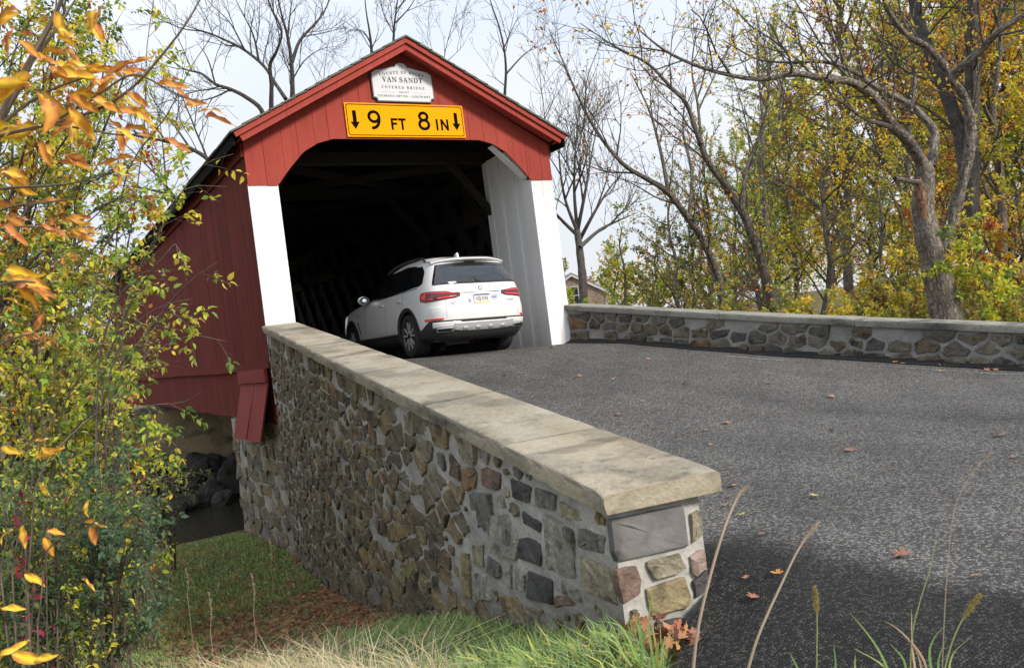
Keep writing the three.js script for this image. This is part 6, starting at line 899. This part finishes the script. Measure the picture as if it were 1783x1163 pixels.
  LV.forEach(([x, y, L, dx, dy, m], i) => put(x, y, lerp(1.7, 1.95, r()), L * 0.82, dx, dy, (r() - 0.5) * 0.5, m, i));
}
{ // a few yellow leaves on bare stems, lower left
  const r = rng(730), base = bankAt(30, 1150, 2.6), t = thing('yellow_leaved_sapling', 'small sapling with single yellow leaves on thin stems at the lower left', 'sapling', base.toArray());
  const tb = new Tubes(); for (const s of [[[20, 1000, 2.6], [40, 900, 2.6], [60, 820, 2.6], [90, 700, 2.6], [130, 640, 2.6]], [[60, 1000, 2.6], [120, 920, 2.55], [150, 870, 2.5]], [[0, 1000, 2.6], [10, 940, 2.6], [0, 850, 2.6]], [[80, 960, 2.55], [130, 930, 2.5], [170, 905, 2.45]], [[60, 850, 2.6], [120, 760, 2.7], [200, 690, 2.8], [260, 600, 2.9], [230, 545, 2.9]]]) { const P = smoothPath([base].concat(s.map((q) => at(...q))), 3); tb.tube(P, P.map((_, i) => lerp(0.0032, 0.0015, i / P.length)), 5); }
  obj('stems', tb.geo(base), M.twig, t);
  for (const [x, y, L, dx, dy, m] of [[150, 870, 30, 0.1, 1, 1], [145, 910, 45, 0.95, 0.1, 4], [155, 915, 40, 0.2, 0.9, 2], [40, 915, 40, 0.1, 0.9, 4], [20, 920, 40, -0.7, 0.5, 1], [75, 935, 40, 0.3, 0.8, 0], [80, 925, 35, 0.9, 0.1, 0], [62, 800, 50, 0.9, -0.5, 0], [70, 780, 30, 0.9, 0.3, 1], [60, 770, 35, 0.8, -0.3, 1], [0, 780, 40, 0.9, 0.2, 1], [40, 1000, 40, 0.9, 0.4, 1], [0, 1060, 40, 0.9, 0.1, 1], [20, 1140, 60, 0.9, 0.2, 1], [0, 1150, 50, 0.5, -0.5, 1], [60, 1150, 40, 0.9, -0.2, 1], [75, 840, 30, 0.3, 0.9, 1], [140, 1010, 30, 0.8, 0.3, 4]]) { const d = 2.55, p = at(x, y, d), dir = Cb.R.clone().multiplyScalar(dx).addScaledVector(Cb.U, -dy).addScaledVector(Cb.F, (r() - .5) * 0.7).normalize(), lf = obj('leaf', leafShapes[Math.floor(r() * 5)], bigMats[m], t), s = L * d / 1477; lf.quaternion.setFromUnitVectors(V(0, 0, 1), dir).multiply(new THREE.Quaternion().setFromAxisAngle(V(0, 0, 1), (r() - .5) * 2)); lf.position.copy(p).sub(base); lf.scale.set(s * 1.05, s, s); }
}
// ---------- grass, litter ----------
{
  const r = rng(801), put = (pos, col, idx, x, y, z, h, lean, ang, w, c) => { const b = pos.length / 3, dx = Math.cos(ang) * lean, dz = Math.sin(ang) * lean, sx = -Math.sin(ang + 0.6) * w, sz = Math.cos(ang + 0.6) * w; pos.push(x - sx, y, z - sz, x + sx, y, z + sz, x + dx * 0.35 - sx * .8, y + h * 0.6, z + dz * 0.35 - sz * .8, x + dx * 0.35 + sx * .8, y + h * 0.6, z + dz * 0.35 + sz * .8, x + dx, y + h * (1 - 0.25 * lean / h), z + dz); for (let k = 0; k < 5; k++) { const f = 0.75 + 0.12 * k; col.push(c[0] * f, c[1] * f, c[2] * f); } idx.push(b, b + 1, b + 2, b + 1, b + 3, b + 2, b + 2, b + 3, b + 4); };
  const mk = () => ({ pos: [], col: [], idx: [] }); const build = (q) => { const g = new THREE.BufferGeometry(); g.setAttribute('position', new THREE.Float32BufferAttribute(q.pos, 3)); g.setAttribute('color', new THREE.Float32BufferAttribute(q.col, 3)); g.setIndex(q.idx); g.computeVertexNormals(); return g; };
  const wallX = (z) => -2.76 - 0.117 * Math.max(z, 0) + 0.04;
  const G = mk(), Tn = mk(), lit = new Leaves();
  const litterAt = (x, z) => smooth(0.50, 0.62, fbm(x * 0.55 + 2, z * 0.55 + 7, 811, 3) + 0.22 * smooth(2.2, 0.5, wallX(z) - x) * smooth(8.5, 6.5, z) * smooth(1, 3, z));
  for (let k = 0; k < 120000; k++) {                       // short grass of the bank
    const z = lerp(-4.5, 11.5, Math.pow(r(), 0.75)), x = wallX(z) - 0.02 - 7 * Math.pow(r(), 1.4); const li = litterAt(x, z); if (r() < li * 0.4) continue; if (z > 9.4 && x > roadL(z) - 0.05) continue;
    const y = groundY(x, z), near = smooth(4, 9, z), edge = smooth(1.3, 0.2, wallX(z) - x) * smooth(5.5, 7.5, z); const h = (0.035 + 0.05 * r()) * (1 + 0.8 * near) + edge * 0.08 * r(); if (edge < 0.2 && near > 0.8 && r() < 0.35) continue;
    const dryness = smooth(0.2, 1.5, wallX(z) - x) * smooth(0.45, 0.65, fbm(x * 0.9 + 5, z * 0.9, 815, 3)) * 0.6 + 0.15 * r(), c0 = pick(PAL.green, r), c = [lerp(c0[0], 0.22, dryness), lerp(c0[1], 0.19, dryness), lerp(c0[2], 0.06, dryness)], k2 = 1.95 + 0.3 * edge; put(G.pos, G.col, G.idx, x, y - 0.01, z, h, h * (0.3 + 0.7 * r()), r() * 6.28, 0.003 + 0.0035 * r() * r() * 2 + (1 - near) * 0.003, [c[0] * k2 * 1.05, c[1] * k2, c[2] * k2 * 0.9]);
  }
  for (let k = 0; k < 5200; k++) {                          // long bright blades by the wall end and the verge
    const q = r(); let x, z; if (q < 0.68) { const s = 6.2 + 3.6 * r(); z = s; x = wallX(z) - 0.03 - 0.75 * Math.pow(r(), 1.3); } else { z = 10.0 + 1.4 * r(); x = roadL(z) - 0.03 - 1.3 * r(); if (z > 11) continue; }
    if (z > 9.5 && x > roadL(z) - 0.02) continue; const h = 0.06 + 0.13 * r(), c = pick([[0.16, 0.30, 0.06], [0.22, 0.36, 0.08], [0.12, 0.24, 0.05], [0.30, 0.36, 0.12]], r); put(G.pos, G.col, G.idx, x, groundY(x, z) - 0.02, z, h, h * (0.4 + 0.8 * r()), r() * 6.28, 0.0028 + 0.002 * r(), c);
  }
  for (let k = 0; k < 16000; k++) {                          // dry tan grass, lower left
    const z = lerp(6.5, 11, r()), x = lerp(-7.2, -4.6, Math.pow(r(), 0.9)); const m = fbm(x * 1.3, z * 1.3, 821, 3) + 0.08 + 0.12 * smooth(7.2, 8, z) + 0.18 * smooth(-5.3, -5.7, x) * smooth(7.0, 7.8, z); if (m < 0.42 + 0.26 * smooth(-5.7, -4.8, x) + 0.2 * smooth(7.6, 6.5, z)) continue; const h = 0.12 + 0.30 * r() * smooth(0.4, 0.6, m);
    const c = pick([[0.50, 0.40, 0.22], [0.58, 0.47, 0.28], [0.40, 0.30, 0.15], [0.62, 0.54, 0.36]], r); put(Tn.pos, Tn.col, Tn.idx, x, groundY(x, z) - 0.02, z, h, h * (0.5 + 1.1 * r()), r() * 6.28, 0.0016 + 0.0018 * r(), c);
  }
  for (let k = 0; k < 26000; k++) { const z = lerp(-2, 10.8, Math.pow(r(), 0.8)), x = wallX(z) - 0.02 - 6 * Math.pow(r(), 1.5); const li = litterAt(x, z); if (r() > li * 0.55 + 0.11) continue; if (z > 9.4 && x > roadL(z) - 0.1) continue; const y = groundY(x, z) + 0.012 + 0.045 * r(); lit.add(V(x, y, z), V(r() - .5, 0.25 * (r() - .5), r() - .5), V((r() - .5) * .9, 1, (r() - .5) * .9), 0.055 + 0.055 * r(), 0.04 + 0.03 * r(), pick([[0.36, 0.18, 0.09], [0.46, 0.25, 0.12], [0.28, 0.13, 0.075], [0.52, 0.34, 0.17], [0.42, 0.15, 0.07]], r), 0.3 * r(), 0.4 * r()); }
  for (const [q, n, l] of [[G, 'bank_grass', 'green grass covering the bank at the foot of the stone wall'], [Tn, 'dry_grass', 'dry straw coloured grass at the lower left']]) { const m = obj(n, build(q), M.grass); tag(m, l, 'grass', null, 'stuff'); }
  tag(obj('leaf_litter', lit.geo(), M.leaf), 'brown leaf litter scattered over the grass below the wall', 'leaf litter', null, 'stuff');
}
// ---------- weeds and grass stalks ----------
{
  const r = rng(840);
  const stalk = (name, label, pts, w, mat, head) => { const P = smoothPath(pts.map((q) => at(...q)), 5); P[0].y = Math.min(P[0].y, groundY(P[0].x, P[0].z)); const tb = new Tubes(); tb.tube(P, P.map((_, i) => lerp(w, w * 0.5, i / P.length)), 6); const t = thing(name, label, 'grass stalk', P[0].toArray()); obj('stem', tb.geo(P[0]), mat, t); if (head) head(t, P); return t; };
  const dry = std({ color: lin(0.36, 0.28, 0.20), roughness: 0.9 }), grn = std({ color: lin(0.26, 0.28, 0.10), roughness: 0.8 });
  const fuzz = (len, rad, col, n = 700, mat = M.grass) => (t, P) => { const lv = new Leaves(), N = P.length, L = []; let d = 0; for (let k = N - 1; k > 0 && d < len; k--) { L.push(P[k]); d += P[k].distanceTo(P[k - 1]); } L.push(P[Math.max(0, N - 1 - L.length)]); for (let q = 0; q < n; q++) { const f = r() * (L.length - 1), i = Math.floor(f), p = L[i].clone().lerp(L[Math.min(i + 1, L.length - 1)], f - i), e = Math.sin(Math.PI * clamp(0.12 + 0.8 * f / (L.length - 1))); const dir = rdir(r).addScaledVector(L[0].clone().sub(L[L.length - 1]).normalize(), 0.8).normalize(); lv.add(p, dir, rdir(r), rad * (0.6 + 0.7 * r()) * (0.5 + 0.6 * e), rad * 0.16, [col[0] * (0.7 + .6 * r()), col[1] * (0.7 + .6 * r()), col[2]], 0.1, 0.1); } obj('seed_head', lv.geo(t.position), mat, t); };
  stalk('grass_stalk', 'tall dry stalk leaning in front of the wall end, its tip drooping to the right', [[1205, 1190, 2.7], [1215, 1100, 2.7], [1238, 1000, 2.72], [1262, 920, 2.74], [1278, 880, 2.76], [1292, 855, 2.77], [1303, 850, 2.78]], 0.0055, dry, fuzz(0.06, 0.012, [0.42, 0.32, 0.24], 300));
  stalk('grass_stalk', 'tall dry stalk slanting to the right across the asphalt', [[1296, 1190, 2.5], [1320, 1110, 2.5], [1360, 1020, 2.52], [1395, 950, 2.54], [1428, 908, 2.56]], 0.0045, dry, fuzz(0.08, 0.010, [0.44, 0.35, 0.25], 350));
  stalk('foxtail_grass', 'upright golden foxtail seed head on a thin green stem', [[1422, 1200, 2.35], [1423, 1130, 2.35], [1423, 1068, 2.35], [1419, 1022, 2.35]], 0.0022, grn, fuzz(0.07, 0.010, [0.42, 0.32, 0.08], 700));
  stalk('foxtail_grass', 'golden foxtail seed head leaning right at the lower right', [[1640, 1190, 2.2], [1655, 1130, 2.2], [1672, 1088, 2.2], [1690, 1060, 2.2], [1708, 1036, 2.2]], 0.0022, grn, fuzz(0.07, 0.010, [0.42, 0.33, 0.08], 700));
  stalk('grass_stalk', 'thin green grass stem curving up right of the upright foxtail', [[1585, 1190, 2.2], [1590, 1100, 2.2], [1602, 1050, 2.2], [1622, 985, 2.2], [1630, 940, 2.2]], 0.0018, grn, null);
  stalk('grass_stalk', 'faint dry grass stem with seeds at the right over the road', [[1640, 1200, 2.0], [1650, 1000, 2.0], [1665, 880, 2.0], [1690, 830, 2.0], [1730, 785, 2.0]], 0.0010, dry, fuzz(0.09, 0.008, [0.36, 0.27, 0.14], 90));
  // tufts of blades at the bottom edge
  const blades = (label, list, pal) => { const lv = []; const b0 = at(list[0][0][0], list[0][0][1], list[0][0][2]); b0.y = groundY(b0.x, b0.z); const t = thing('grass_tuft', label, 'grass tuft', b0.toArray()); for (const L of list) { const P = smoothPath(L.map((q) => at(...q)), 4), pos = [], idx = [], col = [], c = pick(pal, r); P.forEach((p, i) => { const w = 0.0042 * (1 - Math.pow(i / (P.length - 1), 2)) + 0.0003; const s = Cb.R.clone().multiplyScalar(w).addScaledVector(Cb.F, w * 0.6); pos.push(p.x - s.x - b0.x, p.y - s.y - b0.y, p.z - s.z - b0.z, p.x - b0.x, p.y - 0.0015 - b0.y, p.z - b0.z, p.x + s.x - b0.x, p.y + s.y - b0.y, p.z + s.z - b0.z); for (let k = 0; k < 3; k++) col.push(...c); if (i) { const a = (i - 1) * 3; idx.push(a, a + 1, a + 3, a + 1, a + 4, a + 3, a + 1, a + 2, a + 4, a + 2, a + 5, a + 4); } }); const g = new THREE.BufferGeometry(); g.setAttribute('position', new THREE.Float32BufferAttribute(pos, 3)); g.setAttribute('color', new THREE.Float32BufferAttribute(col, 3)); g.setIndex(idx); g.computeVertexNormals(); lv.push(g); } lv.forEach((g) => colMesh('blade', g, M.grass, t)); };
  const gp = [[0.16, 0.30, 0.06], [0.22, 0.36, 0.08], [0.30, 0.38, 0.12], [0.12, 0.24, 0.05]], tp = [[0.45, 0.34, 0.2], [0.36, 0.26, 0.16], [0.3, 0.2, 0.12]];
  blades('green grass tuft rising at the bottom edge right of the upright foxtail', [[[1560, 1200, 2.2], [1530, 1130, 2.2], [1480, 1065, 2.2]], [[1450, 1200, 2.3], [1456, 1160, 2.3], [1452, 1120, 2.3]], [[1575, 1200, 2.2], [1540, 1160, 2.2], [1490, 1130, 2.15]], [[1400, 1200, 2.3], [1390, 1165, 2.3], [1375, 1135, 2.3]], [[1500, 1200, 2.2], [1490, 1165, 2.2], [1490, 1140, 2.2]]], gp);
  blades('mixed green and dry grass tuft at the lower right corner', [[[1620, 1200, 2.2], [1610, 1150, 2.2], [1570, 1100, 2.2], [1540, 1080, 2.2]], [[1600, 1200, 2.2], [1590, 1130, 2.2], [1588, 1060, 2.2]], [[1640, 1200, 2.2], [1635, 1150, 2.2], [1650, 1110, 2.2]], [[1650, 1200, 2.2], [1660, 1140, 2.2], [1690, 1110, 2.2]], [[1580, 1200, 2.2], [1575, 1150, 2.2], [1550, 1120, 2.2]], [[1630, 1200, 2.2], [1620, 1130, 2.2], [1640, 1095, 2.2], [1650, 1090, 2.2]], [[1610, 1200, 2.2], [1600, 1140, 2.2], [1580, 1110, 2.2]]], gp.concat(tp, tp));
  blades('green grass tuft against the lower corner of the wall end', [[[1110, 1150, 3.2], [1080, 1090, 3.2], [1030, 1080, 3.2]], [[1120, 1160, 3.1], [1115, 1090, 3.1], [1105, 1060, 3.1]], [[1140, 1165, 3.0], [1130, 1090, 3.0], [1135, 1040, 3.0], [1140, 1020, 3.0]], [[1100, 1160, 3.1], [1060, 1110, 3.1], [1010, 1110, 3.1]], [[1150, 1160, 3.0], [1160, 1110, 3.0], [1190, 1095, 2.95]], [[1125, 1160, 3.1], [1090, 1120, 3.1], [1070, 1130, 3.1]], [[1130, 1165, 3.0], [1150, 1130, 3.0], [1165, 1150, 2.9]]], gp);
  blades('small weed tuft rooted in the wall face', [[[712, 1010, 5.2], [700, 990, 5.1], [690, 1005, 5.0]], [[712, 1010, 5.2], [715, 985, 5.1], [712, 970, 5.1]], [[712, 1010, 5.2], [722, 990, 5.1], [726, 995, 5.0]]], gp);
  // weed stalks with pale seeds on the bank
  for (const [x, y, d, h, l] of [[440, 1075, 5.6, 95, 'pale seeded weed stalk on the bank, nearest the wall'], [365, 1110, 5.0, 100, 'pale seeded weed stalk in the middle of the bank'], [325, 1045, 6.4, 70, 'short pale seeded weed stalk left of the others'], [470, 985, 7.0, 60, 'brown seeded weed stalk in the shade of the wall']]) { const t = stalk('weed_stalk', l, [[x, y, d], [x + 2, y - h * 0.5, d], [x - 3, y - h * 0.8, d]], 0.0016, dry, fuzz(0.16, 0.022, [0.42, 0.36, 0.26], 34)); t.userData.category = 'weed'; }
}
// ---------- fallen leaves that lie singly on the road ----------
{
  const r = rng(860), shapes = []; for (let k = 0; k < 4; k++) { // lobed dry leaf, curled
    const pts = [], lob = 5 + (k % 2) * 2; for (let i = 0; i < 40; i++) { const a = i / 40 * 2 * Math.PI, q = Math.abs(Math.sin(a * lob / 2)); const R = (0.45 + 0.55 * Math.pow(q, 0.7)) * (0.55 + 0.45 * Math.abs(Math.cos(a / 2))); pts.push([Math.cos(a) * R * 0.05, Math.sin(a) * R * 0.042]); }
    const pos = [0, 0.004, 0], idx = [], cu = 3 + 6 * r(), cv = -2 + 6 * r(); for (const f of [0.5, 1]) for (const [x, y] of pts) pos.push(x * f, 0.002 + (x * x * cu + y * y * cv * 2 + x * y * 4) * f * f + 0.004 * r() * f, y * f); for (let i = 0; i < 40; i++) { const j = (i + 1) % 40; idx.push(0, 1 + j, 1 + i, 1 + i, 1 + j, 41 + i, 1 + j, 41 + j, 41 + i); }
    const mn = Math.min(...pos.filter((_, i) => i % 3 === 1)); for (let i = 1; i < pos.length; i += 3) pos[i] -= mn - 0.001; const g = new THREE.BufferGeometry(); g.setAttribute('position', new THREE.Float32BufferAttribute(pos, 3)); g.setIndex(idx); g.computeVertexNormals(); shapes.push(g);
  }
  const mt = [[0.36, 0.14, 0.07], [0.44, 0.20, 0.09], [0.26, 0.11, 0.07], [0.52, 0.26, 0.08], [0.55, 0.48, 0.06], [0.60, 0.24, 0.03]].map((c) => new THREE.MeshPhysicalMaterial({ color: lin(...c), side: THREE.DoubleSide, roughness: 0.8, transmission: 0.2, thickness: 0 }));
  const rs = (x, z) => roadH(x, z) + 0.004;
  const put = (x, y, s, m, label, group) => { const p = onGround(x, y, rs, 2.2, 22); const l = obj('fallen_leaf', shapes[Math.floor(r() * 4)], mt[m]); l.position.set(p.x, rs(p.x, p.z) + 0.010, p.z); l.rotation.set((r() - .5) * 0.5, r() * 6.28, (r() - .5) * 0.5); l.scale.setScalar(s); tag(l, label, 'fallen leaf', group); };
  put(1573, 972, 1.1, 0, 'curled rust brown oak leaf lying alone on the road at the lower right'); put(1355, 1003, 0.8, 5, 'bright orange leaf on the dark asphalt patch beside the slanting stalk'); put(1420, 866, 0.8, 4, 'yellow leaf on the asphalt to the right of the coping corner'); put(1290, 899, 0.7, 4, 'narrow yellow leaf close to the wall end'); put(1265, 882, 0.8, 1, 'star shaped reddish leaf beside the coping corner'); put(853, 690, 1.3, 3, 'orange leaf lying just beyond the left parapet coping');
  const G = 'dry brown leaves scattered on the road';
  for (const [x, y, s, m] of [[995, 626, 1, 2], [1192, 668, 1.2, 2], [1130, 626, 1, 1], [1075, 724, 1, 1], [1265, 738, 1.1, 1], [1447, 692, 1.3, 1], [1480, 785, 1.1, 2], [1742, 760, 1.3, 2], [1768, 798, 0.9, 2], [1276, 847, 0.9, 1], [1562, 818, 0.6, 0], [1450, 752, 0.7, 2], [1240, 776, 0.6, 1], [1315, 1045, 0.7, 0], [1326, 933, 0.5, 2], [880, 655, 0.9, 3], [905, 652, 0.8, 1], [1010, 656, 0.8, 1], [1068, 661, 0.9, 1], [1340, 668, 1, 0], [1230, 750, 0.7, 2], [1700, 1008, 0.5, 1], [1300, 1010, 0.5, 1], [948, 660, 0.8, 2], [1120, 700, 0.7, 1], [1640, 648, 1, 3]]) put(x, y, s, m, 'small dry brown leaf lying on the grey asphalt road', G);
  const G2 = 'dry leaves caught along the foot of the right parapet';
  for (const [x, y, s, m] of [[962, 606, 1.4, 3], [985, 608, 1, 3], [1060, 610, 0.8, 1], [1150, 618, 0.8, 1], [1480, 626, 1, 1], [1560, 632, 1.2, 3], [1575, 634, 1, 0], [1640, 637, 1.2, 3], [1735, 645, 1.1, 1], [1720, 646, 1, 0], [1200, 613, 0.8, 0], [1550, 630, 1, 3]]) put(x, y, s, m, 'dry orange brown leaf lying by the foot of the right parapet', G2);
  // pile of crisp leaves by the wall corner
  const b = onGround(1160, 1120, (x, z) => Math.max(groundY(x, z), z > 9.6 && x > roadL(z) ? rs(x, z) : -9), 2.5, 8);
  for (let k = 0; k < 34; k++) { const l = obj('fallen_leaf', shapes[k % 4], mt[[0, 1, 3, 1, 0, 2][k % 6]]), x = b.x + (r() - .5) * 0.20, z = b.z + (r() - .5) * 0.34; l.position.set(x, b.y + 0.005 + 0.09 * r() * (1 - 2.6 * Math.abs(x - b.x)), z); l.rotation.set((r() - .5) * 2.4, r() * 6.28, (r() - .5) * 2.4); l.scale.setScalar(0.6 + 0.5 * r()); tag(l, 'crisp orange brown leaf in the small pile at the wall corner', 'fallen leaf', 'leaves piled at the corner of the wall end'); }
}
// ---------- boulders by the stream under the bridge ----------
{
  const r = rng(880), gs = []; for (let k = 0; k < 4; k++) { const g = new THREE.IcosahedronGeometry(1, 2), p = g.attributes.position; for (let i = 0; i < p.count; i++) { const v = V(p.getX(i), p.getY(i), p.getZ(i)), s = 0.55 + 0.85 * fbm(v.x * 1.5 + k * 7 + 5, v.y * 1.5 + v.z * 1.9 + 5, 881, 3); p.setXYZ(i, v.x * s, v.y * s * 0.7, v.z * s); } gs.push(toCreasedNormals(mergeVertices(g.deleteAttribute('normal') && g), 0.3)); }
  const m = std({ color: lin(0.06, 0.053, 0.045), map: stoneMap, bumpMap: stoneBump, bumpScale: 0.03, roughness: 0.95 });
  for (let k = 0; k < 64; k++) { const b = obj('boulder', gs[k % 4], m), t = r(), z = lerp(-9.2, -12.0, t), x = lerp(-5.2, 2.5, r()); b.position.set(x, lerp(-2.95, -2.2, t) + (r() - .5) * 0.15, z); const s = 0.20 + 0.24 * r(); b.scale.set(s * (0.9 + .5 * r()), s, s * (0.9 + .4 * r())); b.rotation.set(r(), r() * 6, r()); tag(b, 'dark boulder in the heap along the stream under the bridge', 'boulder', 'boulders heaped along the far bank under the bridge'); }
}
renderer.render(scene, camera);
